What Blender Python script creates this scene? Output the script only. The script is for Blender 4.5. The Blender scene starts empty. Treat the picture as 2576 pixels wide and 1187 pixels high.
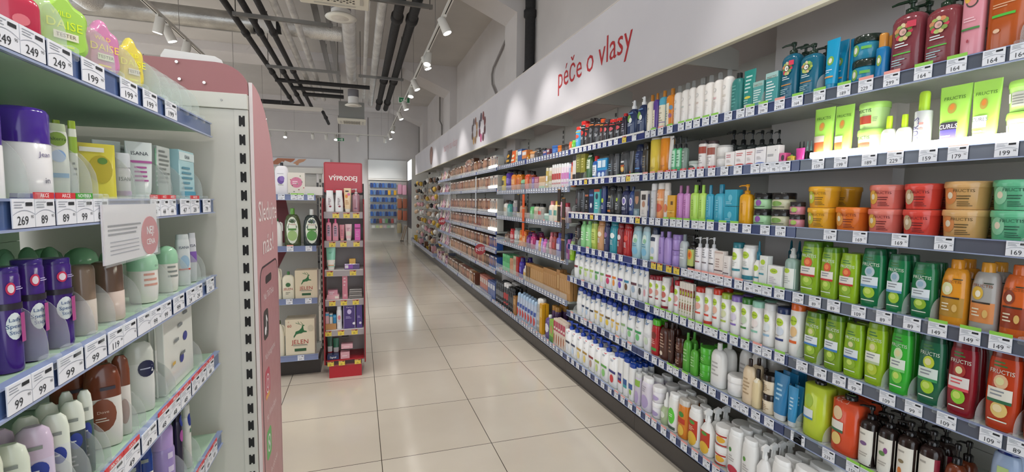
import bpy, math, random
from mathutils import Vector, Matrix
random.seed(7)
SC = bpy.context.scene
COL = SC.collection
PI = math.pi
# ---------------------------------------------------------------- camera model (metres, floor z=0, aisle runs along +Y)
F = 1157.38; CX, CY = 1288.0, 593.5; CZ = 1.3686
YAW, PIT, ROL = 0.3216334, -0.0755950, 0.0137177
_w = Vector((math.sin(YAW)*math.cos(PIT), math.cos(YAW)*math.cos(PIT), math.sin(PIT)))
_r0 = Vector((math.cos(YAW), -math.sin(YAW), 0)); _u0 = _r0.cross(_w)
R_ = _r0*math.cos(ROL) + _u0*math.sin(ROL); U_ = _u0*math.cos(ROL) - _r0*math.sin(ROL); W_ = _w
def ray(px, py): return R_*((px-CX)/F) - U_*((py-CY)/F) + W_
def onx(px, py, X): d = ray(px, py); t = X/d.x; return Vector((X, d.y*t, CZ+d.z*t))
def ony(px, py, Y): d = ray(px, py); t = Y/d.y; return Vector((d.x*t, Y, CZ+d.z*t))
def onz(px, py, Z): d = ray(px, py); t = (Z-CZ)/d.z; return Vector((d.x*t, d.y*t, Z))
def y_of(px, X, z):                       # Y on the plane X=const at height z
    a = (px-CX)/F; dz = z-CZ
    return (a*(X*W_.x+dz*W_.z) - X*R_.x - dz*R_.z)/(R_.y-a*W_.y)
def x_of(px, Y, z):
    a = (px-CX)/F; dz = z-CZ
    return (a*(Y*W_.y+dz*W_.z) - Y*R_.y - dz*R_.z)/(R_.x-a*W_.x)
def z_of(py, X, Y):
    b = -(py-CY)/F
    return CZ + (b*(X*W_.x+Y*W_.y) - X*U_.x - Y*U_.y)/(U_.z-b*W_.z)
cam = bpy.data.cameras.new('camera'); co = bpy.data.objects.new('camera', cam); COL.objects.link(co)
cam.sensor_width = 36; cam.lens = F*36/2576; cam.clip_start = .02
co.matrix_world = Matrix(((R_.x, U_.x, -W_.x, 0), (R_.y, U_.y, -W_.y, 0), (R_.z, U_.z, -W_.z, CZ), (0, 0, 0, 1)))
SC.camera = co
# ---------------------------------------------------------------- materials
def lin(h):
    h = h.lstrip('#')
    if len(h) == 3: h = ''.join(c*2 for c in h)
    o = []
    for i in (0, 2, 4):
        c = int(h[i:i+2], 16)/255
        o.append(c/12.92 if c <= .04045 else ((c+.055)/1.055)**2.4)
    return (*o, 1)
_M = {}
def new_mat(name):
    m = bpy.data.materials.new(name); m.use_nodes = True
    nt = m.node_tree; nt.nodes.clear()
    out = nt.nodes.new('ShaderNodeOutputMaterial')
    return m, nt, out
def mat(c, fin='p'):
    """plastic p, glossy g, matte m, metal k, translucent liquid t, clear acrylic c, frosted f, emitter e<strength>"""
    key = (c, fin)
    if key in _M: return _M[key]
    m, nt, out = new_mat('mat_%s_%s' % (c.strip('#'), fin)); N = nt.nodes; L = nt.links
    if fin[0] == 'e':
        e = N.new('ShaderNodeEmission'); e.inputs[0].default_value = lin(c); e.inputs[1].default_value = float(fin[1:])
        L.new(e.outputs[0], out.inputs[0])
    elif fin in 'cf':
        t = N.new('ShaderNodeBsdfTransparent'); p = N.new('ShaderNodeBsdfPrincipled'); x = N.new('ShaderNodeMixShader')
        t.inputs[0].default_value = (.97, .98, .98, 1) if fin == 'c' else (.93, .94, .93, 1)
        p.inputs['Base Color'].default_value = lin(c); p.inputs['Roughness'].default_value = .08 if fin == 'c' else .35
        lw = N.new('ShaderNodeLayerWeight'); lw.inputs[0].default_value = .35
        mr = N.new('ShaderNodeMapRange'); mr.inputs[3].default_value = .07 if fin == 'c' else .21; mr.inputs[4].default_value = .28 if fin == 'c' else .34
        L.new(lw.outputs['Facing'], mr.inputs[0]); L.new(mr.outputs[0], x.inputs[0])
        L.new(t.outputs[0], x.inputs[1]); L.new(p.outputs[0], x.inputs[2]); L.new(x.outputs[0], out.inputs[0])
    else:
        p = N.new('ShaderNodeBsdfPrincipled'); L.new(p.outputs[0], out.inputs[0])
        ro = {'p': .36, 'g': .14, 'm': .75, 'k': .32, 't': .12}[fin]
        if fin == 'k': p.inputs['Metallic'].default_value = .9
        n = N.new('ShaderNodeTexNoise'); n.inputs['Scale'].default_value = 35; n.inputs['Detail'].default_value = 1
        g = N.new('ShaderNodeMapRange'); g.inputs[3].default_value = ro*.85; g.inputs[4].default_value = min(1, ro*1.2)
        tc = N.new('ShaderNodeTexCoord'); L.new(tc.outputs['Object'], n.inputs[0])
        L.new(n.outputs[0], g.inputs[0]); L.new(g.outputs[0], p.inputs['Roughness'])
        p.inputs['Base Color'].default_value = lin(c)
        if fin == 't':
            p.inputs['Subsurface Weight'].default_value = 0; p.inputs['Coat Weight'].default_value = .4
    _M[key] = m
    return m
def node_mat(name, base, rough, noise=None, bump=None, spec=.5, cols=None):
    m, nt, out = new_mat(name); N = nt.nodes; L = nt.links
    p = N.new('ShaderNodeBsdfPrincipled'); L.new(p.outputs[0], out.inputs[0])
    p.inputs['Roughness'].default_value = rough; p.inputs['Specular IOR Level'].default_value = spec
    tc = N.new('ShaderNodeTexCoord'); n = N.new('ShaderNodeTexNoise'); L.new(tc.outputs['Object'], n.inputs[0])
    n.inputs['Scale'].default_value = noise or 3; n.inputs['Detail'].default_value = 6
    cr = N.new('ShaderNodeValToRGB'); cr.color_ramp.elements[0].position = .3; cr.color_ramp.elements[1].position = .7
    cr.color_ramp.elements[0].color = lin(cols[0]) if cols else lin(base); cr.color_ramp.elements[1].color = lin(cols[1]) if cols else lin(base)
    L.new(n.outputs[0], cr.inputs[0]); L.new(cr.outputs[0], p.inputs['Base Color'])
    if bump:
        b = N.new('ShaderNodeBump'); b.inputs['Strength'].default_value = bump; b.inputs['Distance'].default_value = .01
        n2 = N.new('ShaderNodeTexNoise'); n2.inputs['Scale'].default_value = (noise or 3)*12; L.new(tc.outputs['Object'], n2.inputs[0])
        L.new(n2.outputs[0], b.inputs['Height']); L.new(b.outputs[0], p.inputs['Normal'])
    return m
def floor_mat():
    m, nt, out = new_mat('polished_floor_tiles'); N = nt.nodes; L = nt.links
    p = N.new('ShaderNodeBsdfPrincipled'); L.new(p.outputs[0], out.inputs[0])
    tc = N.new('ShaderNodeTexCoord'); mp = N.new('ShaderNodeMapping'); L.new(tc.outputs['Object'], mp.inputs[0])
    br = N.new('ShaderNodeTexBrick'); L.new(mp.outputs[0], br.inputs[0])
    br.offset = 0; br.squash = 1; br.inputs['Scale'].default_value = 1
    br.inputs['Mortar Size'].default_value = .0022; br.inputs['Mortar Smooth'].default_value = .1
    br.inputs['Brick Width'].default_value = .6; br.inputs['Row Height'].default_value = .6
    br.inputs['Color1'].default_value = lin('#d9d0c1'); br.inputs['Color2'].default_value = lin('#d5cbbb'); br.inputs['Mortar'].default_value = lin('#4e463c')
    mp.inputs['Location'].default_value = (-.0995, -.016, 0)
    n = N.new('ShaderNodeTexNoise'); n.inputs['Scale'].default_value = 2.2; n.inputs['Detail'].default_value = 8; L.new(tc.outputs['Object'], n.inputs[0])
    mx = N.new('ShaderNodeMix'); mx.data_type = 'RGBA'; mx.blend_type = 'MULTIPLY'; mx.inputs[0].default_value = .35
    cr = N.new('ShaderNodeValToRGB'); cr.color_ramp.elements[0].color = (.82, .80, .78, 1); cr.color_ramp.elements[1].color = (1, 1, 1, 1)
    cr.color_ramp.elements[0].position = .35; cr.color_ramp.elements[1].position = .65
    L.new(n.outputs[0], cr.inputs[0]); L.new(br.outputs[0], mx.inputs[6]); L.new(cr.outputs[0], mx.inputs[7]); L.new(mx.outputs[2], p.inputs['Base Color'])
    p.inputs['Roughness'].default_value = .13; p.inputs['Specular IOR Level'].default_value = .55
    b = N.new('ShaderNodeBump'); b.inputs['Strength'].default_value = .25; b.inputs['Distance'].default_value = .002; b.invert = True
    L.new(br.outputs['Fac'], b.inputs['Height']); L.new(b.outputs[0], p.inputs['Normal'])
    return m
WALLM = node_mat('wall_paint', '#b6b0ae', .85, 1.5, .05, .2, ('#cbc5c2', '#d4cecb'))
CEILM = node_mat('concrete_ceiling_paint', '#a39d97', .9, 1.2, .15, .2, ('#c2bcb6', '#cdc7c1'))
WHITE = mat('#e4e2de', 'm'); PANEL = node_mat('shelf_panel_coat', '#cfcdc6', .5, 2, None, .4, ('#b4b1a9', '#bbb8b1'))
FOIL = node_mat('crinkled_foil_wrap', '#c9c6c2', .38, 6, .9, .5, ('#cfccc8', '#f0eeea'))
for _n in FOIL.node_tree.nodes:
    if _n.type == 'BSDF_PRINCIPLED': _n.inputs['Metallic'].default_value = .7
GALV = node_mat('galvanised_duct', '#a8a6a2', .34, 5, .25, .5, ('#979591', '#b9b7b3'))
for _n in GALV.node_tree.nodes:
    if _n.type == 'BSDF_PRINCIPLED': _n.inputs['Metallic'].default_value = .85
RUBBER = mat('#232122', 'm'); RAIL = mat('#3b4770', 'g'); BOARD = mat('#b6bbb4', 'p'); DARK = mat('#1a1818', 'm')
CLEAR = mat('#eef2f2', 'c'); FROST = mat('#e4e6e4', 'f'); TAGW = mat('#e9ebf2', 'p'); INK = mat('#23252b', 'm')
# ---------------------------------------------------------------- mesh builder
class MB:
    def __init__(s): s.v = []; s.f = []; s.m = []; s.sm = []; s.ms = []
    def mi(s, m):
        if m not in s.ms: s.ms.append(m)
        return s.ms.index(m)
    def add(s, vs, fs, m, sm=False):
        b = len(s.v); k = s.mi(m); s.v += [tuple(v) for v in vs]
        for f in fs: s.f.append(tuple(b+i for i in f)); s.m.append(k); s.sm.append(sm)
        return s
    def box(s, a, b, m, ch=0):
        (x0, y0, z0), (x1, y1, z1) = a, b
        if x0 > x1: x0, x1 = x1, x0
        if y0 > y1: y0, y1 = y1, y0
        if z0 > z1: z0, z1 = z1, z0
        if ch <= 0:
            s.add([(x0, y0, z0), (x1, y0, z0), (x1, y1, z0), (x0, y1, z0), (x0, y0, z1), (x1, y0, z1), (x1, y1, z1), (x0, y1, z1)],
                  [(3, 2, 1, 0), (4, 5, 6, 7), (0, 1, 5, 4), (1, 2, 6, 5), (2, 3, 7, 6), (3, 0, 4, 7)], m)
        else:
            c = ch; rings = []
            for z, i in ((z0, c), (z0+c, 0), (z1-c, 0), (z1, c)):
                rings.append([(x0+i+(c-i), y0+i, z), (x1-c, y0+i, z), (x1-i, y0+c, z), (x1-i, y1-c, z), (x1-c, y1-i, z), (x0+c, y1-i, z), (x0+i, y1-c, z), (x0+i, y0+c, z)])
            vs = [p for r in rings for p in r]; fs = []
            for k in range(3):
                for j in range(8): fs.append((k*8+j, k*8+(j+1) % 8, k*8+8+(j+1) % 8, k*8+8+j))
            fs.append(tuple(range(7, -1, -1))); fs.append(tuple(range(24, 32)))
            s.add(vs, fs, m)
        return s
    def loft(s, rings, m, seg=20, caps=True, sm=True):
        """rings: (z, rx, ry[, n[, cx[, cy]]]) cross sections, superellipse exponent n"""
        vs = []; fs = []; R = []
        for q in rings:
            z, rx, ry = q[:3]; n = q[3] if len(q) > 3 else 2; cx = q[4] if len(q) > 4 else 0; cy = q[5] if len(q) > 5 else 0
            ring = []
            for j in range(seg):
                a = 2*PI*(j+.5)/seg; c, t = math.cos(a), math.sin(a)
                ring.append((cx+rx*math.copysign(abs(c)**(2/n), c), cy+ry*math.copysign(abs(t)**(2/n), t), z))
            R.append(ring); vs += ring
        for k in range(len(R)-1):
            for j in range(seg): fs.append((k*seg+j, k*seg+(j+1) % seg, (k+1)*seg+(j+1) % seg, (k+1)*seg+j))
        s.add(vs, fs, m, sm)
        if caps:
            s.add(R[-1], [tuple(range(seg))], m); s.add(R[0], [tuple(range(seg-1, -1, -1))], m)
        return s
    def tube(s, pts, r, m, seg=12, caps=True):
        pts = [Vector(p) for p in pts]; n = len(pts); vs = []; up = None
        for i, p in enumerate(pts):
            d = (pts[min(i+1, n-1)]-pts[max(i-1, 0)]).normalized()
            if up is None:
                up = Vector((0, 0, 1)) if abs(d.z) < .9 else Vector((1, 0, 0))
            x = d.cross(up).normalized(); up = x.cross(d).normalized()
            rr = r[i] if isinstance(r, (list, tuple)) else r
            for j in range(seg):
                a = 2*PI*j/seg; vs.append(p+x*math.cos(a)*rr+up*math.sin(a)*rr)
        fs = [(k*seg+j, (k+1)*seg+j, (k+1)*seg+(j+1) % seg, k*seg+(j+1) % seg) for k in range(n-1) for j in range(seg)]
        s.add(vs, fs, m, True)
        if caps: s.add(vs[:seg], [tuple(range(seg))], m); s.add(vs[-seg:], [tuple(range(seg-1, -1, -1))], m)
        return s
    def prism(s, poly, axis, a, b, m, sm=False):
        """poly: 2-D outline; axis: extrude along 'x','y' or 'z' between a and b"""
        n = len(poly)
        def P(p, t): return {'x': (t, p[0], p[1]), 'y': (p[0], t, p[1]), 'z': (p[0], p[1], t)}[axis]
        lo = [P(p, a) for p in poly]; hi = [P(p, b) for p in poly]
        s.add(lo, [tuple(range(n))], m); s.add(hi, [tuple(range(n-1, -1, -1))], m)
        s.add(lo+hi, [(i, n+i, n+(i+1) % n, (i+1) % n) for i in range(n)], m, sm)
        return s
    def poly(s, pts, m):
        return s.add(pts, [tuple(range(len(pts)))], m)
    def text(s, txt, m, fn):
        vs, fs = text_mesh(txt)
        return s.add([fn(x, y) for x, y in vs], fs, m)
    def mesh(s, name):
        me = bpy.data.meshes.new(name); me.from_pydata(s.v, [], s.f)
        for m in s.ms: me.materials.append(m)
        me.polygons.foreach_set('material_index', s.m); me.polygons.foreach_set('use_smooth', s.sm); me.update()
        return me
_TX = {}
def text_mesh(txt):
    """outline of a line of text as a mesh, unit height, centred"""
    if txt in _TX: return _TX[txt]
    cu = bpy.data.curves.new('lettering', 'FONT'); cu.body = txt; cu.resolution_u = 2; cu.align_x = 'CENTER'; cu.align_y = 'CENTER'; cu.size = 1
    o = bpy.data.objects.new('lettering', cu); COL.objects.link(o)
    dg = bpy.context.evaluated_depsgraph_get(); me = bpy.data.meshes.new_from_object(o.evaluated_get(dg))
    vs = [(v.co.x, v.co.y) for v in me.vertices]; fs = [tuple(p.vertices) for p in me.polygons]
    bpy.data.objects.remove(o); bpy.data.curves.remove(cu); bpy.data.meshes.remove(me)
    _TX[txt] = (vs, fs); return vs, fs
def link(o): COL.objects.link(o); return o
def obj(name, mb, parent=None, loc=(0, 0, 0), label=None):
    o = bpy.data.objects.new(name, mb if isinstance(mb, bpy.types.Mesh) else mb.mesh(name)); link(o)
    if parent: o.parent = parent
    o.location = loc
    if label: o['label'] = label
    return o
def tag(o, label, cat, group=None, kind=None):
    o['label'] = label; o['category'] = cat
    if group: o['group'] = group
    if kind: o['kind'] = kind
    return o
def thing(name, label, cat, loc=(0, 0, 0), rz=0, group=None):
    o = link(bpy.data.objects.new(name, None)); o.empty_display_size = .05
    o.location = loc; o.rotation_euler = (0, 0, rz)
    return tag(o, label, cat, group)
def struct(name, mb):
    o = obj(name, mb); o['kind'] = 'structure'; return o
# ---------------------------------------------------------------- products: local frame, front looks along -Y, base at z=0
class Body:
    """profile of a product body, used to lay labels on its front"""
    def __init__(s, rings): s.r = sorted([(q[0], q[1], q[2], q[3] if len(q) > 3 else 2, q[5] if len(q) > 5 else 0) for q in rings])
    def at(s, z):
        r = s.r
        if z <= r[0][0]: return r[0][1:]
        for a, b in zip(r, r[1:]):
            if z <= b[0]:
                t = (z-a[0])/max(1e-9, b[0]-a[0]); return tuple(a[i]+(b[i]-a[i])*t for i in range(1, 5))
        return r[-1][1:]
    def pt(s, x, z, off):
        rx, ry, n, cy = s.at(z); q = min(.985, abs(x)/rx)
        return (max(-rx, min(rx, x)), cy-ry*(1-q**n)**(1/n)-off, z)
def art(mb, body, g, w, h, hi=True):
    hw = w/2; off = .0004
    for q in g:
        k = q[0]; off += .00035
        if k == 'r':
            _, s0, z0, s1, z1, c = q; nx = 8 if hi else 4; nz = 3
            vs = [body.pt(hw*(s0+(s1-s0)*i/nx), h*(z0+(z1-z0)*j/nz), off) for j in range(nz+1) for i in range(nx+1)]
            fs = [(j*(nx+1)+i, j*(nx+1)+i+1, (j+1)*(nx+1)+i+1, (j+1)*(nx+1)+i) for j in range(nz) for i in range(nx)]
            mb.add(vs, fs, mat(c), True)
        elif k == 'e':
            _, s0, z0, rs, rz, c = q; n = 16 if hi else 8
            vs = [body.pt(hw*s0, h*z0, off)]
            for t in (.5, 1): vs += [body.pt(hw*(s0+rs*t*math.cos(2*PI*i/n)), h*(z0+rz*t*math.sin(2*PI*i/n)), off) for i in range(n)]
            fs = [(0, 1+i, 1+(i+1) % n) for i in range(n)]+[(1+i, 1+n+i, 1+n+(i+1) % n, 1+(i+1) % n) for i in range(n)]
            mb.add(vs, fs, mat(c), True)
        elif k == 'l':
            _, s0, z0, s1, z1, n, c = q; rnd = random.Random(int(abs(s0*1000)+z0*777+n))
            for i in range(n):
                zz = z0+(z1-z0)*(i+.3)/n; t = (z1-z0)/n*.42; e = s1-(s1-s0)*rnd.uniform(0, .45)
                vs = [body.pt(hw*(s0+(e-s0)*j/4), h*(zz+t*u), off) for u in (0, 1) for j in range(5)]
                mb.add(vs, [(j, j+1, 6+j, 5+j) for j in range(4)], mat(c))
        elif k == 't' and hi:
            _, tx, s0, z0, sz, c = q
            tv = text_mesh(tx)[0]; tw = (max(v[0] for v in tv)-min(v[0] for v in tv))*sz*h; fx = min(1, (1.5-abs(s0))*body.at(h*z0)[0]/tw); fy = fx**.4
            mb.text(tx, mat(c, 'm'), lambda x, y: body.pt(hw*s0+x*sz*h*fx, h*z0+y*sz*h*fy, off))
        elif k == 'v' and hi:        # text running up the front
            _, tx, s0, z0, sz, c = q
            mb.text(tx, mat(c, 'm'), lambda x, y: body.pt(hw*s0-y*sz*h, h*z0+x*sz*h, off))
def build(kind, w, d, h, P, seg, hi):
    """returns [(part name, MB)] for one product"""
    body = mat(P.get('c', '#fff'), P.get('fin', 'g')); cap = mat(P.get('k', '#fff'), P.get('kf', 'g')); rx, ry = w/2, d/2
    out = []; A = MB(); K = MB(); n = P.get('n', 2.6); g = P.get('g', [])
    e = min(.006, h*.04)
    if kind == 'bot':
        ch = P.get('ch', .15)*h; hb = h-ch; sh = P.get('sh', .8)*hb; nk = P.get('nk', .45); tw = P.get('tw', 1)
        rg = [(0, rx*.93, ry*.93, n), (e, rx, ry, n), (sh*.5, rx*P.get('mid', 1), ry, n), (sh, rx*tw, ry*tw, n)]
        for t in (.3, .6, .85, 1): q = math.cos(t*PI/2); rg.append((sh+(hb-sh)*math.sin(t*PI/2), rx*(nk+(tw-nk)*q), ry*(nk+(tw-nk)*q), n+(2-n)*t))
        A.loft(rg, body, seg); cr = P.get('cr', nk*1.02)
        kr = min(rx, ry)*cr if nk < .75 else None
        a, b = (kr, kr) if kr else (rx*cr, ry*cr)
        K.loft([(hb, a, b, 2.2), (hb+ch*.9, a*P.get('ct', .96), b*P.get('ct', .96), 2.2), (h, a*.85, b*.85, 2.2)], cap, seg)
    elif kind == 'wid':              # flat shampoo bottle, full-width cap
        ch = P.get('ch', .1)*h; hb = h-ch
        rg = [(0, rx*.86, ry*.8, 3), (e, rx*.9, ry*.85, 3), (hb*.45, rx, ry, 3), (hb*.93, rx*.93, ry*.95, 3), (hb, rx*.86, ry*.9, 3)]
        A.loft(rg, body, seg); K.loft([(hb, rx*.84, ry*.9, 3), (h-.004, rx*.82, ry*.85, 3), (h, rx*.78, ry*.78, 3)], cap, seg)
    elif kind == 'can':
        ch = P.get('ch', .22)*h; hb = h-ch; cr = P.get('cr', .86); dm = P.get('dm', .05)*h
        rg = [(0, rx*.94, ry*.94), (e, rx, ry), (hb-dm, rx, ry), (hb-dm*.4, rx*.95, ry*.95), (hb, rx*cr*.98, ry*cr*.98)]
        A.loft(rg, body, seg); K.loft([(hb, rx*cr, ry*cr), (h-ch*.15, rx*cr, ry*cr), (h-ch*.04, rx*cr*.9, ry*cr*.9), (h, rx*cr*.7, ry*cr*.7)], cap, seg)
    elif kind == 'hs':               # oval bottle leaning to a domed top, standing cap
        ch = .15*h; hb = h-ch
        rg = [(0, rx*.8, ry*.8, 2.4), (e, rx*.88, ry*.88, 2.4), (hb*.3, rx*.98, ry, 2.4), (hb*.6, rx, ry*.95, 2.3), (hb*.85, rx*.88, ry*.8, 2.2), (hb*.95, rx*.8, ry*.72, 2.2), (hb, rx*.72, ry*.64, 2.2)]
        A.loft(rg, body, seg); K.loft([(hb, rx*.78, ry*.72, 2.2), (hb+ch*.6, rx*.72, ry*.68, 2.2, rx*.06), (h-ch*.1, rx*.5, ry*.5, 2.2, rx*.12), (h, rx*.3, ry*.3, 2.2, rx*.16)], cap, seg)
    elif kind in ('pump', 'mist'):
        ph = P.get('ph', .22)*h; hb = h-ph; nk = .34
        sh = P.get('sh', .88)*hb
        rg = [(0, rx*.93, ry*.93, n), (e, rx, ry, n), (sh, rx, ry, n)]
        for t in (.35, .7, 1): q = math.cos(t*PI/2); rg.append((sh+(hb-sh)*math.sin(t*PI/2), rx*(nk+(1-nk)*q), ry*(nk+(1-nk)*q), n+(2-n)*t))
        A.loft(rg, body, seg); r = min(rx, ry)*.5; s2 = max(8, seg//2)
        if kind == 'pump':
            K.loft([(hb, r, r), (hb+ph*.3, r, r), (hb+ph*.36, r*.55, r*.55)], cap, s2)
            K.loft([(hb+ph*.36, r*.35, r*.35), (hb+ph*.7, r*.35, r*.35)], cap, 8)
            K.loft([(hb+ph*.68, r*.62, r*.62), (h-ph*.04, r*.7, r*.7), (h, r*.5, r*.5)], cap, s2)
            K.tube([(0, 0, h-ph*.14), (-.8*rx, -ry*.3, h-ph*.14), (-1.15*rx, -ry*.45, h-ph*.22)], [r*.34, r*.28, r*.2], cap, 8)
        else:
            K.loft([(hb, r*1.05, r*1.05), (hb+ph*.3, r*1.05, r*1.05), (hb+ph*.4, r*.7, r*.7), (hb+ph*.85, r*.62, r*.62), (h, r*.45, r*.45)], cap, s2)
            K.tube([(0, 0, h-ph*.2), (0, -r*1.1, h-ph*.2)], r*.22, cap, 6)
    elif kind == 'trig':
        ph = .3*h; hb = h-ph; rg = [(0, rx*.95, ry*.95, n), (e, rx, ry, n), (hb*.75, rx, ry, n), (hb*.93, rx*.6, ry*.6, n), (hb, rx*.36, ry*.5, 2)]
        A.loft(rg, body, seg); r = min(rx, ry)*.5
        K.loft([(hb, r, r), (hb+ph*.28, r, r), (hb+ph*.34, r*.6, r*.6), (hb+ph*.6, r*.55, r*.7)], cap, 10)
        K.prism([(-r*1.9, hb+ph*.62), (-r*1.9, hb+ph*.86), (r*.4, h), (r*1.5, h-ph*.12), (r*1.2, hb+ph*.5), (-r*.3, hb+ph*.55)], 'x', -r*.55, r*.55, cap)
        K.prism([(-r*1.2, hb+ph*.62), (-r*.8, hb+ph*.62), (-r*1.05, hb+ph*.1), (-r*1.5, hb+ph*.12)], 'x', -r*.3, r*.3, cap)
    elif kind == 'tube':             # stands on its cap, crimped top
        ch = P.get('ch', .13)*h
        rg = [(ch, rx*.8, ry*.85, 2.2), (ch+h*.12, rx*.86, ry*.85, 2.2), (h*.55, rx*.93, ry*.62, 2.3), (h*.85, rx, ry*.25, 2.6), (h*.94, rx, .003, 3), (h, rx, .0022, 4)]
        A.loft(rg, body, seg); K.loft([(0, rx*.66, ry*.72, 2.4), (ch*.9, rx*.74, ry*.78, 2.4), (ch, rx*.76, ry*.8, 2.4)], cap, seg)
    elif kind == 'tub':
        lh = P.get('lh', .2)*h; hb = h-lh
        rg = [(0, rx*.84, ry*.84), (e, rx*.86, ry*.86), (hb, rx*.95, ry*.95)]
        A.loft(rg, body, seg+4); K.loft([(hb-lh*.12, rx*.985, ry*.985), (hb+lh*.2, rx, ry), (h-.003, rx*.99, ry*.99), (h, rx*.96, ry*.96)], cap, seg+4)
    elif kind == 'jar':
        lh = P.get('lh', .35)*h; hb = h-lh
        rg = [(0, rx*.9, ry*.9), (e, rx*.97, ry*.97), (hb*.9, rx*.97, ry*.97), (hb, rx*.9, ry*.9)]
        A.loft(rg, body, seg); K.loft([(hb, rx, ry), (h-e, rx, ry), (h, rx*.93, ry*.93)], cap, seg)
    elif kind == 'box':
        A.box((-rx, -ry, 0), (rx, ry, h), body, min(.0012, w*.05)); rg = [(0, rx, ry, 60), (h, rx, ry, 60)]
    elif kind == 'roll':             # roll-on with a big domed cap
        ch = P.get('ch', .42)*h; hb = h-ch
        rg = [(0, rx*.82, ry*.82), (e, rx*.9, ry*.9), (hb*.5, rx*.97, ry*.97), (hb, rx*.95, ry*.95)]
        A.loft(rg, body, seg); K.loft([(hb, rx*.97, ry*.97), (hb+.003, rx, ry), (hb+ch*.45, rx*.98, ry*.98), (hb+ch*.72, rx*.86, ry*.86), (hb+ch*.9, rx*.6, ry*.6), (hb+ch*.98, rx*.3, ry*.3), (h, rx*.08, ry*.08)], cap, seg)
    elif kind == 'slant':            # oval deodorant stick, cap sloping up
        ch = P.get('ch', .35)*h; hb = h-ch
        rg = [(0, rx*.88, ry*.85, 2.4), (e, rx*.95, ry*.95, 2.4), (hb*.5, rx, ry, 2.4), (hb, rx*.97, ry*.97, 2.4)]
        A.loft(rg, body, seg); K.loft([(hb, rx*.98, ry*.98, 2.4), (hb+ch*.5, rx*.97, ry*.97, 2.4), (hb+ch*.85, rx*.8, ry*.82, 2.3), (h, rx*.45, ry*.5, 2.2)], cap, seg)
    elif kind == 'drop':
        hb = .55*h; rg = [(0, rx*.94, ry*.94), (e, rx, ry), (hb*.8, rx, ry), (hb, rx*.5, ry*.5)]
        A.loft(rg, body, seg); K.loft([(hb, rx*.55, ry*.55), (h*.72, rx*.55, ry*.55), (h*.76, rx*.3, ry*.3), (h*.95, rx*.22, ry*.22), (h, rx*.08, ry*.08)], cap, 10)
    elif kind == 'dome':             # rounded-shoulder bottle with slim clear cap
        hb = P.get('hb', .84)*h; rg = [(0, rx*.95, ry*.95), (e, rx, ry), (hb*.88, rx, ry)]
        for t in (.3, .55, .8, 1): rg.append((hb*.88+hb*.12*math.sin(t*PI/2), rx*(.3+.7*math.cos(t*PI/2)), ry*(.3+.7*math.cos(t*PI/2))))
        A.loft(rg, body, seg); K.loft([(hb, rx*.36, ry*.36), (h*.99, rx*.34, ry*.34), (h, rx*.26, ry*.26)], cap, 10)
    elif kind == 'pouch':
        rg = [(0, rx, ry, 3), (h*.1, rx, ry*.9, 2.6), (h*.6, rx, ry*.5, 2.4), (h*.92, rx, .004, 4), (h, rx, .003, 4)]
        A.loft(rg, body, seg)
    elif kind == 'flower':           # petal-lobed flat bottle standing on its short side
        lobes = []; N = 72
        for i in range(N):
            a = 2*PI*i/N; q = 1+.09*math.cos(6*a+PI)
            lobes.append((rx*.93*q*math.cos(a), h/2+h*.46*q*math.sin(a)))
        rings = []
        for t, sc in ((-1, .8), (-.8, .94), (-.3, 1), (.3, 1), (.8, .94), (1, .8)):
            rings.append([(x*sc, ry*t, h/2+(z-h/2)*sc) for x, z in lobes])
        vs = [p for r in rings for p in r]; fs = [(k*N+i, k*N+(i+1) % N, (k+1)*N+(i+1) % N, (k+1)*N+i) for k in range(5) for i in range(N)]
        A.add(vs, fs, body, True); A.add(rings[0], [tuple(range(N))], body); A.add(rings[-1], [tuple(range(N-1, -1, -1))], body)
        A.box((-rx*.45, -ry*.8, 0), (rx*.45, ry*.8, h*.06), body, .002); rg = [(0, rx*1.6, ry, 60), (h, rx*1.6, ry, 60)]
    elif kind == 'jug':
        rg = [(0, rx*.95, ry*.95, 3.5), (e, rx, ry, 3.5), (h*.6, rx, ry, 3.5), (h*.8, rx*.75, ry*.8, 3), (h*.9, rx*.35, ry*.5, 2)]
        A.loft(rg, body, seg); A.tube([(rx*.6, 0, h*.86), (rx*.95, 0, h*.82), (rx*1.02, 0, h*.7), (rx*.98, 0, h*.55)], ry*.26, body, 8)
        K.loft([(h*.9, rx*.36, rx*.36), (h, rx*.34, rx*.34)], cap, 12)
    Gm = MB()
    if g: art(Gm, Body(rg), g, w, h, hi)
    nm = {'tub': 'lid', 'jar': 'lid', 'pump': 'pump', 'mist': 'spray_nozzle', 'trig': 'spray_trigger', 'drop': 'dropper'}.get(kind, 'cap')
    out.append(({'box': 'carton', 'tub': 'tub_body', 'jar': 'jar_body', 'tube': 'tube_body', 'pouch': 'pouch_body'}.get(kind, 'bottle_body' if kind != 'can' else 'can_body'), A))
    if K.v: out.append((nm, K))
    if Gm.v: out.append(('printed_label', Gm))
    return out
NAMES = {'bot': ('bottle', 'bottle'), 'wid': ('shampoo_bottle', 'bottle'), 'can': ('spray_can', 'spray can'), 'hs': ('shampoo_bottle', 'bottle'), 'pump': ('pump_bottle', 'bottle'), 'mist': ('spray_bottle', 'bottle'),
         'trig': ('trigger_spray_bottle', 'bottle'), 'tube': ('cosmetic_tube', 'tube'), 'tub': ('hair_mask_tub', 'tub'), 'jar': ('cream_jar', 'jar'), 'box': ('cosmetic_box', 'box'), 'roll': ('roll_on_deodorant', 'deodorant'),
         'slant': ('deodorant_stick', 'deodorant'), 'drop': ('dropper_bottle', 'bottle'), 'dome': ('mousse_bottle', 'bottle'), 'pouch': ('refill_pouch', 'pouch'), 'flower': ('flower_shaped_bottle', 'bottle'), 'jug': ('detergent_jug', 'jug')}
_PC = {}
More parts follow.
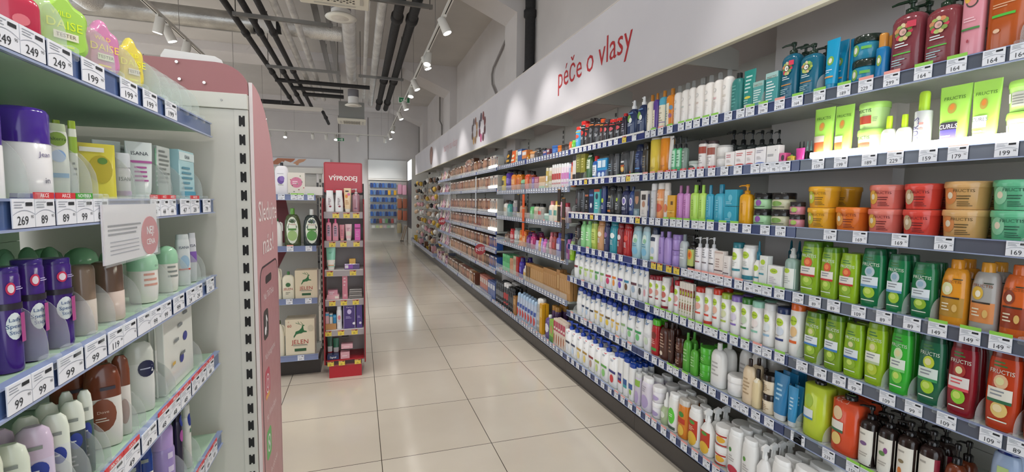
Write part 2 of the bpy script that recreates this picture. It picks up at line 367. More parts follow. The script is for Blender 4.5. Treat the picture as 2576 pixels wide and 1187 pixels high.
def product(spec, w, d, h, loc, rz, label, group=None, parts=True, seg=20, hi=True, name=None, lean=0):
    kind, P = spec
    w, d, h = [max(.004, round(q/.002)*.002) for q in (w, d, h)]
    key = (kind, repr(P), w, d, h, parts, seg, hi)
    if key not in _PC:
        pl = build(kind, w, d, h, P, seg, hi)
        if parts: _PC[key] = [(n, m.mesh(n)) for n, m in pl]
        else:
            J = MB()
            for n, m in pl:
                b = len(J.v); J.v += m.v
                for f, k, s in zip(m.f, m.m, m.sm): J.f.append(tuple(b+i for i in f)); J.m.append(J.mi(m.ms[k])); J.sm.append(s)
            _PC[key] = [(None, J.mesh(kind))]
    nm, cat = NAMES[kind]
    nm = name or nm
    if parts and len(_PC[key]) > 1:
        root = thing(nm, label, cat, loc, rz, group)
        for n, me in _PC[key]: obj(n, me, root)
    else:
        root = obj(nm, _PC[key][0][1]); root.location = loc; root.rotation_euler = (0, 0, rz); tag(root, label, cat, group)
    if lean: root.rotation_euler = (0, lean, rz)
    return root
# ---------------------------------------------------------------- room shell
Y0, Y1, XL_, XR_, CEIL = -4.0, 16.0, -7.0, 2.05, 4.25
fl = MB().box((XL_, Y0, -.1), (XR_+.3, Y1+.3, 0), floor_mat()); struct('floor', fl)
struct('ceiling', MB().box((XL_, Y0, CEIL), (XR_+.3, Y1+.3, CEIL+.2), CEILM))
struct('wall_right', MB().box((XR_, Y0, 0), (XR_+.2, Y1+.2, CEIL), WALLM))
struct('wall_end', MB().box((XL_, Y1, 0), (XR_, Y1+.2, CEIL), WALLM))
m = MB().box((XL_-.2, Y0, 0), (XL_, Y1+.2, .35), WALLM); m.box((XL_-.2, Y0, 3.35), (XL_, Y1+.2, CEIL), WALLM)
for a, b in ((Y0, 2.0), (5.4, 5.8), (9.2, 9.6), (13.4, Y1+.2)): m.box((XL_-.2, a, .35), (XL_, b, 3.35), WALLM)  # unseen window gaps between piers, added to let in sky fill light
struct('wall_left', m)
struct('trim_1', MB().box((XL_, Y1-.06, CEIL-.22), (XR_, Y1, CEIL), WALLM))
XC = 1.90
for i, (ya, yb) in enumerate(((5.62, 6.12), (10.1, 10.85), (14.6, 15.3), (1.2, 1.75))):
    m = MB().box((XC, ya, 0), (XR_, yb, CEIL), WALLM)                              # column
    m.prism([(XC, 3.72), (XC, CEIL), (XC-1.0, CEIL), (XC-1.0, CEIL-.12)], 'y', ya, yb, WALLM)   # haunch
    m.box((XL_, ya+.002, CEIL-.16), (XC-.99, yb-.002, CEIL), WALLM)                       # beam
    struct('trim_%d' % (i+2), m)
# recess lines / conduit on the right wall
def pipe_thing(name, pts, r, m, label, cat='pipe', seg=14, group=None, couplings=()):
    root = thing(name, label, cat, pts[0], 0, group); o = Vector(pts[0])
    obj('pipe_run', MB().tube([Vector(p)-o for p in pts], r, m, seg), root)
    for c in couplings:
        c = Vector(c)-o; d = (Vector(pts[1])-Vector(pts[0])).normalized()
        obj('coupling', MB().tube([c-d*.05, c-d*.035, c+d*.035, c+d*.05], [r*1.05, r*1.3, r*1.3, r*1.05], m, seg), root)
    return root
pipe_thing('drain_pipe', [(1.985, 5.38, CEIL), (1.985, 5.38, 2.35)], .06, RUBBER, 'thick black vertical drain pipe beside the nearest wall column', couplings=[(1.985, 5.38, 3.62), (1.985, 5.38, 2.9)])
pipe_thing('conduit', [(2.02, 6.22, 3.75), (2.02, 7.1, 3.45), (2.02, 7.18, 3.36), (2.02, 7.15, 3.2), (2.02, 6.92, 3.0), (2.02, 6.9, 2.9), (2.02, 6.9, 2.14)], .016, mat('#8d8783', 'm'), 'thin bent grey conduit on the wall beyond the nearest column', seg=8)
pipe_thing('conduit', [(2.0, 11.2, 4.0), (2.0, 11.2, 3.42), (2.0, 10.95, 3.3), (2.0, 10.95, 2.14)], .02, mat('#8d8783', 'm'), 'grey stepped conduit just beyond the second wall column', seg=8)
pipe_thing('conduit', [(2.0, 12.0, 4.0), (2.0, 12.0, 3.4), (2.0, 11.7, 3.25), (2.0, 11.7, 2.14)], .02, mat('#8d8783', 'm'), 'grey stepped conduit nearer the end wall corner', seg=8)
pipe_thing('drain_pipe', [(1.98, 15.9, CEIL), (1.98, 15.9, .02)], .05, mat('#8b8581', 'm'), 'grey vertical pipe in the far corner of the end wall')
struct('trim_6', MB().box((-.60, Y1-.015, 0), (-.57, Y1, CEIL), mat('#77706c', 'm')))
struct('trim_7', MB().box((.30, Y1-.015, 2.6), (.32, Y1, CEIL), mat('#77706c', 'm')))
struct('trim_8', MB().box((-2.75, Y1-.015, 0), (-2.72, Y1, CEIL), mat('#77706c', 'm')))
# ---------------------------------------------------------------- price tags and shelves
_TG = {}
def tag_mesh(txt, flag, yellow=False, ink=True):
    k = (txt, flag, yellow, ink)
    if k in _TG: return _TG[k]
    m = MB(); W, H = (.0225 if ink else .0205), .038
    m.box((-W, -.0012, 0), (W, 0, H), mat('#e3c94f', 'p') if yellow else TAGW)
    y = -.0016
    def rc(x0, z0, x1, z1, c): m.add([(x0, y, z0), (x1, y, z0), (x1, y, z1), (x0, y, z1)], [(0, 1, 2, 3)], c)
    rc(.004, .0285, .018, .0335, INK)
    for i, e in enumerate((.002, -.004, -.002)): rc(-.019, .033-i*.0035, e, .0342-i*.0035, mat('#9398a3', 'm'))
    if ink:
        m.text(txt, INK, lambda a, b: (a*.0155-.003, y, b*.0165+.009))
        m.text('90', INK, lambda a, b: (a*.006+.0165, y, b*.006+.014))
    else: rc(-.012, .006, .014, .013, INK)
    n = 10
    if yellow: rc(-W, .0335, W, .038, mat('#c23a36', 'p'))
    else:
        arc = [(-W+2*W*i/n, .0165+.006*(1-(2*i/n-1)**2)) for i in range(n+1)]
        m.add([(a, y, b) for a, b in arc]+[(a, y, b+.0008) for a, b in arc], [(i, i+1, n+2+i, n+1+i) for i in range(n)], mat('#8e93a0', 'm'))
    if flag:
        c = {'r': '#cf3038', 'g': '#8fce4f', 'G': '#3aa02c', 'p': '#eaa198'}[flag]
        m.box((-W, -.0014, H), (W, 0, H+.009), mat(c, 'p'))
        if flag in 'rG' and ink: m.text('AKCE' if flag == 'r' else 'NOVINKA', mat('#fff', 'm'), lambda a, b: (a*.008, y, b*.008+H+.0045))
    _TG[k] = m.mesh('price_tag'); return _TG[k]
_DV = {}
def divider_mesh(dep, h=.065, fr=True):
    k = (round(dep, 2), h, fr)
    if k not in _DV:
        m = MB(); r = h*.75; a = .004
        pl = [(a, 0), (dep, 0), (dep, h*.7), (r*1.4, h)]+[(a+r-r*math.sin(t*PI/2/6), h-r+r*math.cos(t*PI/2/6)) for t in range(1, 7)]
        m.prism(pl, 'x', -.0006, .0006, FROST if fr else CLEAR)
        m.box((-.008, -.006, -.012), (.008, .012, .006), CLEAR, .002)
        _DV[k] = m.mesh('divider')
    return _DV[k]
def shelf(label, loc, rz, half, depth, tags, divs=(), ddp=None, lip=0, light=None, board=None, rail=None, group=None, rh=.043, dh=.065, ink=True, dfr=True, lit=7, paper=False, ts=None):
    """loc: middle of the shelf's front edge, level of the rail's lower edge; tags: [(u, text, flag, yellow)] along the front"""
    t = thing('shelf', label, 'shelf', loc, rz, group)
    a, b = -half+.002, half-.002
    obj('shelf_board', MB().box((a, .009, rh-.026), (b, depth, rh-.006), board or BOARD), t)
    m = MB(); rm = rail or RAIL
    m.box((a, 0, .001), (b, .008, rh-.003), rm); m.box((a, -.004, -.001), (b, .002, .002), mat('#9aa6c6', 'g')); m.box((a, -.003, rh-.004), (b, .009, rh-.001), mat('#8593b8', 'g'))
    if paper: m.box((a, -.0045, rh-.006), (b, .0, rh+.005), mat('#e6e4e2', 'p'))
    obj('price_rail', m, t)
    us_ = [q[0] for q in tags]
    for q in tags:
        u, txt, fl = q[:3]; sc_ = ts and (min([ts[0]]+[abs(u-v)*.97/.045 for v in us_ if v != u]), 1, ts[2])
        if a+.02 < u < b-.02: obj('price_tag', tag_mesh(txt, fl, q[3] if len(q) > 3 else False, ink), t, (u, -.003, .003), None).scale = sc_ or (1, 1, 1)
    for u in divs:
        if a+.01 < u < b-.01: obj('divider', divider_mesh(ddp or depth*.9, dh, dfr), t, (u, 0, rh))
    if lip: obj('acrylic_front', MB().box((a, -.002, rh), (b, .0015, rh+lip), CLEAR), t)
    if light:
        obj('light_strip', MB().box((light[0], -.006, rh+.001), (light[1], .004, rh+light[2]), mat('#fff6ec', 'e%g' % lit), .002), t, label='glowing white light strip')
    return t
LEV = ['top', 'second', 'third', 'fourth', 'fifth', 'sixth', 'bottom']
def sp(kind, c, k='#ffffff', g=None, **kw):
    P = dict(c=c, k=k, **kw)
    if g: P['g'] = g
    return (kind, P)
DR = dict(can=1, roll=1, tub=1, jar=1, dome=1, drop=1, mist=.9, bot=.62, wid=.58, hs=.62, pump=.8, tube=.55, box=.5, pouch=.4, flower=.35, slant=.6, trig=.6, jug=.6)
EDGE = {}; IVL = {}
def free(key, v): return not any(a-.0012 < v < b+.0012 for a, b in IVL.get(key, ()))
def wall_rows(sec, lv, XF, zs, items, tr, rows, seg=18, hi=True, parts=True, rzone=1.955):
    """products on one shelf of the right-hand wall; tr = (x0, y0, scale) of the measuring frame"""
    zb = zs+.0385; X = XF+.014; ox, oy, sc = tr; lvl = LEV[lv]+' shelf'
    for it in items:
        x0, x1, yt, spec, look = it[:5]; n = it[5] if len(it) > 5 else 1; op = it[6] if len(it) > 6 else {}
        ya = y_of(ox+x0/sc, X, zb+.05); yb = y_of(ox+x1/sc, X, zb+.05)
        EDGE.setdefault((sec, lv), []).extend([yb, ya] if not op.get('b') else [])
        pw = (ya-yb)/n; w = pw*.955; dr = spec[1].get('dr', DR[spec[0]]); st = op.get('st', 1)
        d = min(w*dr, .15) if spec[0] != 'box' else op.get('d', max(.03, w*dr))
        if spec[0] in ('can', 'roll', 'tub', 'jar', 'dome', 'drop'): d = w
        back = op.get('b', 0); Xc = X+d/2+.004+back
        ht = z_of(oy+yt/sc, Xc, (ya+yb)/2)-zb if yt is not None else op['h']
        ht = max(.03, min(ht, op.get('mx', .3)))
        for i in range(n):
            yy = ya-pw*(i+.5); IVL.setdefault((sec, lv), []).append((yy-w/2-.002, yy+w/2+.002))
            for r in range(op.get('r', rows)):
                xc = Xc+r*(d+.006)
                if xc+d/2 > rzone: break
                for s in range(st):
                    pos = ('upper ' if s else 'lower ') if st > 1 else ''
                    if r: vs = [', behind the front one, %s of %s', ' behind its front twin, %s of %s', ', rear row, %s of %s', ' behind, %s of %s']; gp = pos+look+' behind, '+lvl+' of '+sec
                    elif n > 1: vs = [', front row of %d alike, %%s of %%s' % n, ', front row, %s of %s', ', %s of %s']; gp = '%s%s in front, %s of %s' % (pos, look, lvl, sec)
                    else: vs = [', front row, %s of %s', ' in front, %s of %s', ', %s of %s']; gp = None
                    for v in vs:
                        lb = pos+look+v % (lvl, sec)
                        if len(lb.split()) <= 16: break
                    jx = random.uniform(-.002, .002) if r else 0
                    product(spec, w, d, ht/st-.001, (xc, yy+jx, zb+s*ht/st), -PI/2+random.uniform(-.012, .012), lb, gp, parts and (r == 0), seg if r == 0 else 12, hi and r == 0, op.get('nm'))
# the bays of the right-hand wall
BAY = [(.30, 1.303), (1.303, 2.303), (2.303, 3.285), (3.285, 4.281), (4.281, 5.281), (5.281, 6.281), (6.281, 7.281), (7.281, 8.281), (8.281, 9.60)]
ZN = [1.735, 1.495, 1.245, 1.0, .75, .472, .152]
ZM = [1.733, 1.447, 1.16, .873, .54, None, .152]
ZH = [1.726, 1.48, 1.187, .962, .731, .484, .15]
ORD = ['nearest', 'second', 'third', 'fourth', 'fifth', 'sixth', 'seventh', 'eighth', 'ninth']
for i, (a, b) in enumerate(BAY+[(9.60, 11.7), (11.7, 13.9)]):
    ym = (a+b)/2; h = (b-a)/2
    where = (ORD+['tenth', 'eleventh'])[i]
    t = thing('shelving_unit', 'white perforated-post shelving back with dark plinth, %s bay of the long right wall' % where, 'shelving', (1.56, ym, 0), -PI/2)
    m = MB()
    for z0 in [.16+.4*k for k in range(5)]:
        m.box((-h+.016, .405, z0+.001), (h-.016, .42, min(2.12, z0+.399)), PANEL)
    obj('back_panel', m, t)
    for s in (-1, 1):
        m = MB().box((s*(h-.008)-.007, .395, .0), (s*(h-.008)+.007, .43, 2.12), PANEL)
        for k in range(39): m.box((s*(h-.008)-.004, .3935, .15+k*.05), (s*(h-.008)+.004, .396, .18+k*.05), DARK)
        obj('upright', m, t)
    m = MB().box((-h+.001, 0, 0), (h-.001, .39, .10), mat('#4b4643', 'p')); m.box((-h+.001, .012, .10), (h-.001, .39, .148), mat('#2d2a29', 'm'))
    obj('plinth', m, t)
# ---------------------------------------------------------------- hair-care wall: bays one to three
HC = 'hair-care wall'
def lab(c='#f4f2ee', ink='#6a6a70', z0=.14, z1=.6, s=.72):
    return [('r', -s, z0, s, z1, c), ('l', -s*.75, z0+.08, s*.7, z1-.08, 4, ink)]
def ik(c='#e8e8ea', z0=.25, z1=.6, s=.55, n=4): return [('l', -s, z0, s, z1, n, c)]
T1 = (1420, 180, 4.24); T2 = (1420, 440, 4.24); T3 = (1420, 640, 4.24); T4 = (1360, 780, 2.917)
C1 = (2000, 0, 4.462); C2 = (2000, 240, 4.462); C3 = (2000, 440, 4.462); C4 = (2000, 600, 4.462); C5 = (2000, 780, 2.917); PX = (0, 0, 1)
def taft(c, k, band, acc='#c8352c'): return sp('can', c, k, [('e', 0, .55, .6, .09, acc), ('l', -.5, .3, .5, .45, 3, '#dddde2'), ('r', -.8, .72, .8, .76, band)], ch=.16, cr=.9)
def HERB(c, k, a, b, f='#e9efe2'):
    pal = (a, '#7f9a4a', b, '#d9c9a0', '#9fb85a', '#c98a5c', '#6f8a44', a, '#b0c070', '#d8b98a', '#7f9a4a')
    g = [('e', .4*math.cos(i*.571), .54+.085*math.sin(i*.571), .15+.03*(i % 3), .03+.006*(i % 2), pal[i]) for i in range(11)]
    g += [('e', 0, .54, .27, .058, '#3a2f2a'), ('e', 0, .54, .22, .046, f), ('e', .05, .535, .1, .02, '#b09080'), ('l', -.45, .34, .45, .41, 2, '#d7e3e4'), ('r', -.55, .25, .55, .268, '#56b947' if b != '#8fc45a' else '#c98a3c'), ('l', -.6, .1, .3, .2, 3, '#9fc0c4')]
    if a in ('#d83a56', '#c83a50'): g.append(('r', .25, .58, .75, .66, a))
    return sp('pump', c, k, g, ph=.2, sh=.86, n=3, dr=.75)
wall_rows(HC, 0, 1.56, ZN[0], [
 (38, 64, 745, sp('bot', '#e0703c', '#e05a2c'), 'small orange bottle'),
 (66, 92, 735, sp('bot', '#6cc23c', '#7bd244'), 'small bright green bottle'),
 (93, 148, 590, taft('#4fa8dc', '#d23b2e', '#e6c33a', '#e8573c'), 'light blue hairspray can with red cap'),
 (149, 197, 528, taft('#2a2a2e', '#c92a2a', '#b5b5b8'), 'black hairspray can with tall red cap'),
 (198, 234, 557, taft('#38302f', '#cf3430', '#c94a3a'), 'slim dark can with red cap'),
 (235, 290, 497, taft('#2b2a2b', '#1f1d1e', '#e07a34', '#6a6a6e'), 'black can with orange-banded black cap'),
 (291, 356, 500, taft('#333134', '#232122', '#d96f34', '#55555a'), 'wide charcoal can with orange-banded cap'),
 (360, 398, 505, taft('#3a2a28', '#d5542a', '#e8a23a'), 'slim black can with orange-red cap'),
 (400, 444, 508, taft('#2c2628', '#4a4547', '#c43a36', '#d86a6e'), 'dark can with grey cap and pink oval'),
 (445, 515, 510, taft('#2d2729', '#cc2f2c', '#c43a36', '#c85560'), 'black can with broad red cap'),
 (517, 586, 494, taft('#272226', '#cb3128', '#8a2a2c', '#c84a52'), 'black can with glossy red cap and red oval'),
 (588, 636, 446, sp('bot', '#2b2334', '#b9272c', ik('#a6a3b5'), nk=.6, ch=.12, dr=.9), 'dark violet bottle with red cap'),
 (638, 741, 308, sp('mist', '#24365f', '#e9e9ea', [('e', -.2, .5, .4, .1, '#6da23f'), ('e', .1, .44, .3, .07, '#eef3ea'), ('l', -.5, .28, .5, .38, 3, '#d4dcea'), ('r', -.5, .62, .5, .65, '#7a9cc8')], ph=.24, sh=.72, dr=.6), 'navy spray bottle with white nozzle and green leaf', 1),
 (743, 846, 265, sp('mist', '#20335c', '#f0f0f0', [('e', -.2, .5, .4, .1, '#78aa46'), ('e', .15, .44, .3, .07, '#eef3ea'), ('l', -.5, .28, .5, .38, 3, '#d4dcea'), ('r', -.5, .64, .5, .67, '#7a9cc8')], ph=.22, sh=.72, dr=.6), 'taller navy spray bottle with white nozzle')], T1, 1)
wall_rows(HC, 0, 1.56, ZN[0], [
 (848, 914, 250, sp('dome', '#efe6cf', '#b8762c', [('e', 0, .62, .3, .035, '#b8b3a2'), ('l', -.5, .25, .5, .5, 4, '#a89f88')], kf='t', hb=.83), 'cream mousse bottle with amber cap'),
 (916, 970, 228, sp('dome', '#5f3f93', '#b46f28', [('r', -.9, .1, .3, .55, '#ece2c8'), ('l', -.7, .2, .1, .48, 4, '#a08f76')], kf='t', hb=.83), 'purple bottle with cream label and amber cap'),
 (972, 1045, 204, sp('dome', '#58aec9', '#bb7b30', [('r', -.9, .06, .9, .62, '#ece4cb'), ('e', -.1, .55, .3, .035, '#b8b3a2'), ('l', -.6, .2, .6, .45, 4, '#a09880'), ('r', -.9, .17, .9, .19, '#7d5f97')], kf='t', hb=.84), 'sky blue domed bottle with cream label'),
 (1047, 1130, 180, sp('dome', '#e48a26', '#b5762e', [('r', -.9, .06, .3, .62, '#eee5cc'), ('e', .6, .5, .25, .06, '#6f91ad'), ('e', .5, .3, .25, .06, '#9c6a8a'), ('l', -.7, .2, .1, .45, 4, '#a09880')], kf='t', hb=.84), 'orange domed bottle with cream label and amber cap')], T1, 1)
for i, (a, b, y, acc, nm) in enumerate(((1134, 1205, 152, '#cfd0cf', 'nearest the orange bottle'), (1206, 1290, 122, '#c6cbc4', 'second from the orange bottle'), (1291, 1356, 98, '#c9bfc2', 'third from the orange bottle'), (1357, 1452, 68, '#d2c2b8', 'fourth from the orange bottle'), (1453, 1545, 40, '#c4c4c0', 'third from the teal bottle'), (1546, 1640, 8, '#e2bcbc', 'second from the teal bottle'), (1641, 1740, -30, '#d8cfc4', 'touching the teal bottle'))):
    wall_rows(HC, 0, 1.56, ZN[0], [(a, b, y, sp('dome', '#f2ece6', '#dfe3e4', [('e', -.1, .6, .34, .045, '#b4b2ae'), ('e', -.1, .6, .28, .037, '#e9e4df'), ('r', -.4, .4, .3, .44, acc), ('l', -.5, .2, .5, .36, 4, '#dcd6d2')], kf='c', hb=.84), 'white dome-top bottle '+nm)], T1, 1)
wall_rows(HC, 0, 1.56, ZN[0], [
 (1742, 1862, 12, sp('bot', '#2f7e78', '#1e2324', [('l', -.5, .12, .4, .7, 7, '#5ea79f')], nk=.5, ch=.14, dr=.8, fin='p'), 'teal bottle with black cap and pale leaf print'),
 (1864, 1994, -20, sp('tube', '#2f8f86', '#e9e6de', [('l', -.5, .4, .6, .88, 5, '#bfe0da'), ('e', .1, .3, .5, .035, '#d8cc4e'), ('l', -.5, .14, .4, .26, 2, '#9ccbc4')]), 'teal tube with yellow patch on white cap'),
 (1998, 2112, 106, sp('box', '#5fa7a3', g=[('r', -1, .8, 1, 1, '#9bc2ba'), ('t', 'INECTO', 0, .86, .12, '#8f6a55'), ('l', -.8, .15, .7, .7, 6, '#d9ece8')]), 'short pale teal carton'),
 (2130, 2266, 10, sp('box', '#4f9f9f', g=[('r', -1, .82, 1, 1, '#a4c9c4'), ('t', 'INECTO', 0, .85, .1, '#7d5d4c'), ('l', -.8, .1, .8, .75, 7, '#e0efec')]), 'tall pale teal carton')], T1, 1)
wall_rows(HC, 0, 1.56, ZN[0], [
 (1955, 1999, 106, HERB('#17607a', '#1f3328', '#d83a56', '#8fc45a'), 'teal pump bottle with red sticker and flower wreath'),
 (2001, 2052, 109, HERB('#18647e', '#1f3328', '#b9c65a', '#8fc45a'), 'teal pump bottle with green flower wreath'),
 (2063, 2098, 98, sp('tube', '#1f9bc8', '#1b89b2', [('e', 0, .58, .5, .09, '#7cae4c'), ('e', 0, .58, .25, .05, '#e6ddd0'), ('l', -.6, .34, .5, .42, 2, '#cfe8f2'), ('r', -.7, .25, .6, .28, '#d79a52')], dr=.8), 'bright blue tube with coconut flower'),
 (2101, 2122, 96, sp('tube', '#1b8fc0', '#187da6', dr=.8), 'bright blue tube set further back', 1, dict(b=.05)),
 (2124, 2192, 92, sp('jar', '#2f86a5', '#1e2b24', [('e', -.35, .4, .3, .24, '#7cae4c'), ('e', -.35, .4, .16, .14, '#e8dfd0'), ('r', .1, .4, .7, .52, '#6bb64a')], lh=.3), 'teal jar with dark green lid', 1, dict(st=2)),
 (2192, 2224, 84, sp('can', '#1876b0', '#c8893e', [('e', 0, .4, .4, .12, '#8aa94a'), ('e', 0, .4, .2, .06, '#e8dfd0')], ch=.3, cr=.7), 'blue oil bottle with gold cap'),
 (2226, 2309, -5, HERB('#7c3740', '#17301f', '#c83a50', '#d8785c', '#d9a9a0'), 'burgundy pump bottle beside the gold-capped oil'),
 (2311, 2404, -22, HERB('#803a40', '#17301f', '#cf3a52', '#d88a5c', '#d9a9a0'), 'burgundy pump bottle beside the pink bottle'),
 (2406, 2466, -70, sp('bot', '#dd93a0', '#c56f80', [('e', 0, .66, .55, .07, '#4a4440'), ('e', 0, .66, .42, .053, '#d98a8a'), ('e', -.4, .7, .3, .05, '#e3b04c'), ('e', .45, .72, .3, .05, '#e0a44c'), ('l', -.6, .42, .6, .48, 2, '#f0c8cf'), ('r', -.8, .33, .8, .355, '#4d8a4c'), ('e', -.1, .2, .1, .02, '#a8404c')], nk=.6, ch=.08, sh=.9), 'tall pink bottle with flower oval'),
 (2469, 2572, -90, sp('bot', '#b7551c', '#8a3f18', [('e', 0, .72, .5, .06, '#d8c8b8'), ('e', .3, .66, .4, .04, '#7f9a3c'), ('l', -.6, .5, .6, .56, 2, '#e2b08a'), ('r', -.6, .4, .6, .43, '#4fc040'), ('e', -.3, .24, .18, .025, '#e8c0a0')], nk=.5, ch=.08, sh=.86, dr=.7, n=3.2), 'large amber bottle with green band')], PX, 2)
GF = '#a5dc5c'
wall_rows(HC, 1, 1.56, ZN[1], [
 (80, 115, 895, sp('box', '#ded9d4', g=[('r', -1, 0, 1, .25, '#2c2a2c'), ('r', -1, .8, 1, 1, '#37363a')]), 'white carton with black base'),
 (116, 163, 880, sp('box', '#8a8a45', g=[('r', -1, 0, 1, .3, '#25241f'), ('l', -.5, .45, .5, .9, 5, '#c5c07a')]), 'olive carton with black base'),
 (165, 211, 876, sp('box', '#96923c', g=[('r', -1, 0, 1, .28, '#2a2824'), ('l', -.5, .45, .5, .85, 4, '#d0c880')]), 'lighter olive carton with black base'),
 (214, 272, 866, sp('bot', '#3f6a44', '#2c3a2c', [('r', -.6, .4, .6, .9, '#cfd8c4'), ('l', -.5, .5, .5, .85, 5, '#5a7a4c')], nk=.6), 'tall green bottle with pale label'),
 (280, 336, 900, sp('bot', '#2d5fa8', '#c22e34', lab('#dfe6ee'), nk=.7, ch=.22), 'blue bottle with red cap'),
 (340, 444, 926, sp('box', '#3e9ad0', g=[('r', -1, 0, 1, .4, '#2b57a4'), ('e', -.5, .2, .3, .12, '#cfe0f2'), ('e', .3, .2, .3, .12, '#cfe0f2'), ('r', -.8, .55, -.05, .9, '#dcebf4'), ('r', .1, .55, .8, .9, '#cfe4f0')]), 'blue twin-pack carton'),
 (447, 505, 878, sp('wid', '#2b2c2f', '#1d1e20', ik('#7fa3b8')), 'slim black bottle with blue print'),
 (507, 562, 876, sp('wid', '#4a4c4f', '#3b3d40', ik('#9a9ca0')), 'dark grey bottle beside the black one'),
 (565, 668, 850, sp('wid', '#3b3d40', '#2b2c2f', [('r', -.5, .55, .2, .62, '#d8d9da'), ('e', -.15, .3, .4, .12, '#d99a3a'), ('e', -.15, .3, .25, .08, '#e9cf8a'), ('r', -.5, .4, .3, .46, '#c05a2c')]), 'broad charcoal bottle with orange emblem'),
 (670, 713, 846, sp('tube', '#5c5d5f', '#39393b', [('r', -.3, .1, .3, .2, '#b5562e')]), 'grey tube standing on its cap'),
 (715, 802, 775, sp('can', '#22315a', '#1a2340', [('l', -.5, .4, .5, .7, 5, '#6f86b8'), ('r', -.7, .2, .6, .24, '#4f86c0')]), 'navy spray can'),
 (804, 862, 752, sp('can', '#3b352c', '#231f1a', [('l', -.5, .2, .5, .6, 5, '#8a7a5c')]), 'dark brown spray can'),
 (866, 978, 708, sp('can', '#e3c94a', '#d9d4cc', ik('#9a8530', .1, .2), ch=.06, cr=.92, dm=.02), 'tall yellow spray can'),
 (980, 1078, 690, sp('can', '#ea9128', '#d9d4cc', ik('#a85f14', .12, .22), ch=.06, cr=.92, dm=.02), 'tall orange spray can'),
 (1080, 1122, 685, sp('tube', '#e6e1dc', '#d8d3ce', dr=1.2), 'slim white tapering tube'),
 (1125, 1171, 688, sp('pump', '#5fc085', '#25282a', lab('#bfe8cd', '#4f8f68'), ph=.34), 'mint pump bottle beside the white tube'),
 (1173, 1225, 682, sp('pump', '#56b87c', '#25282a', lab('#b7e2c6', '#4f8f68'), ph=.34), 'mint pump bottle beside the grey pumps'),
 (1227, 1283, 690, sp('pump', '#7f9186', '#222426', ik('#b0c0b4'), ph=.32), 'grey-green pump bottle, slim'),
 (1285, 1388, 955, sp('jar', '#cfd6d0', '#aeb8b0', [('e', 0, .35, .6, .2, '#3e4a42')], lh=.3), 'low clear jar with dark label', 1),
 (1392, 1481, 735, sp('can', '#e8e2de', '#3a3032', [('r', -.9, .55, .9, .78, '#a2402c'), ('l', -.6, .2, .5, .5, 4, '#a6a0a0'), ('r', -.7, .82, .6, .88, '#d7d1cd')], ch=.12, cr=.9), 'white and rust can with dark cap'),
 (1483, 1575, 738, sp('can', '#e9e1dc', '#433638', [('r', -.9, .5, .9, .75, '#9a5040'), ('l', -.6, .18, .5, .45, 4, '#a6a0a0'), ('r', -.7, .8, .6, .88, '#d7d1cd')], ch=.12, cr=.9), 'white and brown can with dark cap'),
 (1577, 1702, 790, sp('jar', '#e6e2de', '#b9b6b4', lh=.12), 'white jar with silver lid', 1, dict(st=2)),
 (1704, 1806, 856, sp('box', '#ebe4e0', g=[('l', -.7, .6, .6, .85, 2, '#c8707a'), ('e', 0, .05, .9, .09, '#e6a52e'), ('l', -.6, .3, .4, .5, 3, '#c0b8b4')]), 'white carton with yellow wave'),
 (1808, 1920, 836, sp('box', '#ece4e0', g=[('l', -.7, .62, .6, .85, 2, '#cc5a5a'), ('e', 0, .07, .9, .1, '#d24430'), ('l', -.6, .3, .4, .5, 3, '#c0b8b4')]), 'white carton with red wave'),
 (1922, 2018, 824, sp('box', '#ede4e1', g=[('l', -.7, .62, .6, .85, 2, '#d0605c'), ('e', 0, .07, .9, .08, '#c83a34'), ('l', -.6, .3, .4, .5, 3, '#c0b8b4')]), 'white carton with thin red wave'),
 (2020, 2142, 803, sp('box', '#e9e4e4', g=[('l', -.7, .65, .6, .85, 2, '#9a96a4'), ('e', 0, .06, .9, .08, '#5a78c2'), ('l', -.6, .3, .4, .5, 3, '#c0b8b4')]), 'white carton with blue wave'),
 (2145, 2282, 786, sp('box', '#e6e2df', g=[('t', '+', .5, .72, .2, '#55555a'), ('l', -.8, .4, .3, .55, 2, '#8a8a8e')]), 'white carton with a plus sign')], T1, 1)
for i, (a, b) in enumerate(((1395, 1500), (1501, 1600), (1601, 1690), (1691, 1790), (1795, 1880), (1881, 1960))):
    wall_rows(HC, 1, 1.56, ZN[1], [(a, b, 622, sp('pump', '#464b4a', '#1d1f20', ik('#7f8684'), ph=.36), 'smoky pump bottle, %s of the black-pump row at the back' % ('first', 'second', 'third', 'fourth', 'fifth', 'sixth')[i], 1, dict(b=.17, r=1))], T1, 1)
wall_rows(HC, 1, 1.56, ZN[1], [
 (2284, 2352, 865, sp('box', '#cf4f86', g=[('e', .2, .5, .5, .3, '#3a2a32')]), 'low pink carton under small bottles'),
 (2284, 2360, 740, sp('drop', '#26292b', '#3a3d40'), 'small black dropper bottle', 2, dict(b=.09, r=1)),
 (2362, 2440, 735, sp('drop', '#2f3233', '#9fc8c8'), 'small black bottle with pale top', 2, dict(b=.09, r=1)),
 (2356, 2440, 890, sp('bot', '#c8a83c', '#6a9a3a', ik('#7a5a1c')), 'pineapple yellow bottle'),
 (2442, 2540, 812, sp('tube', '#d6479c', '#e68ac0'), 'magenta tube')], T1, 1)
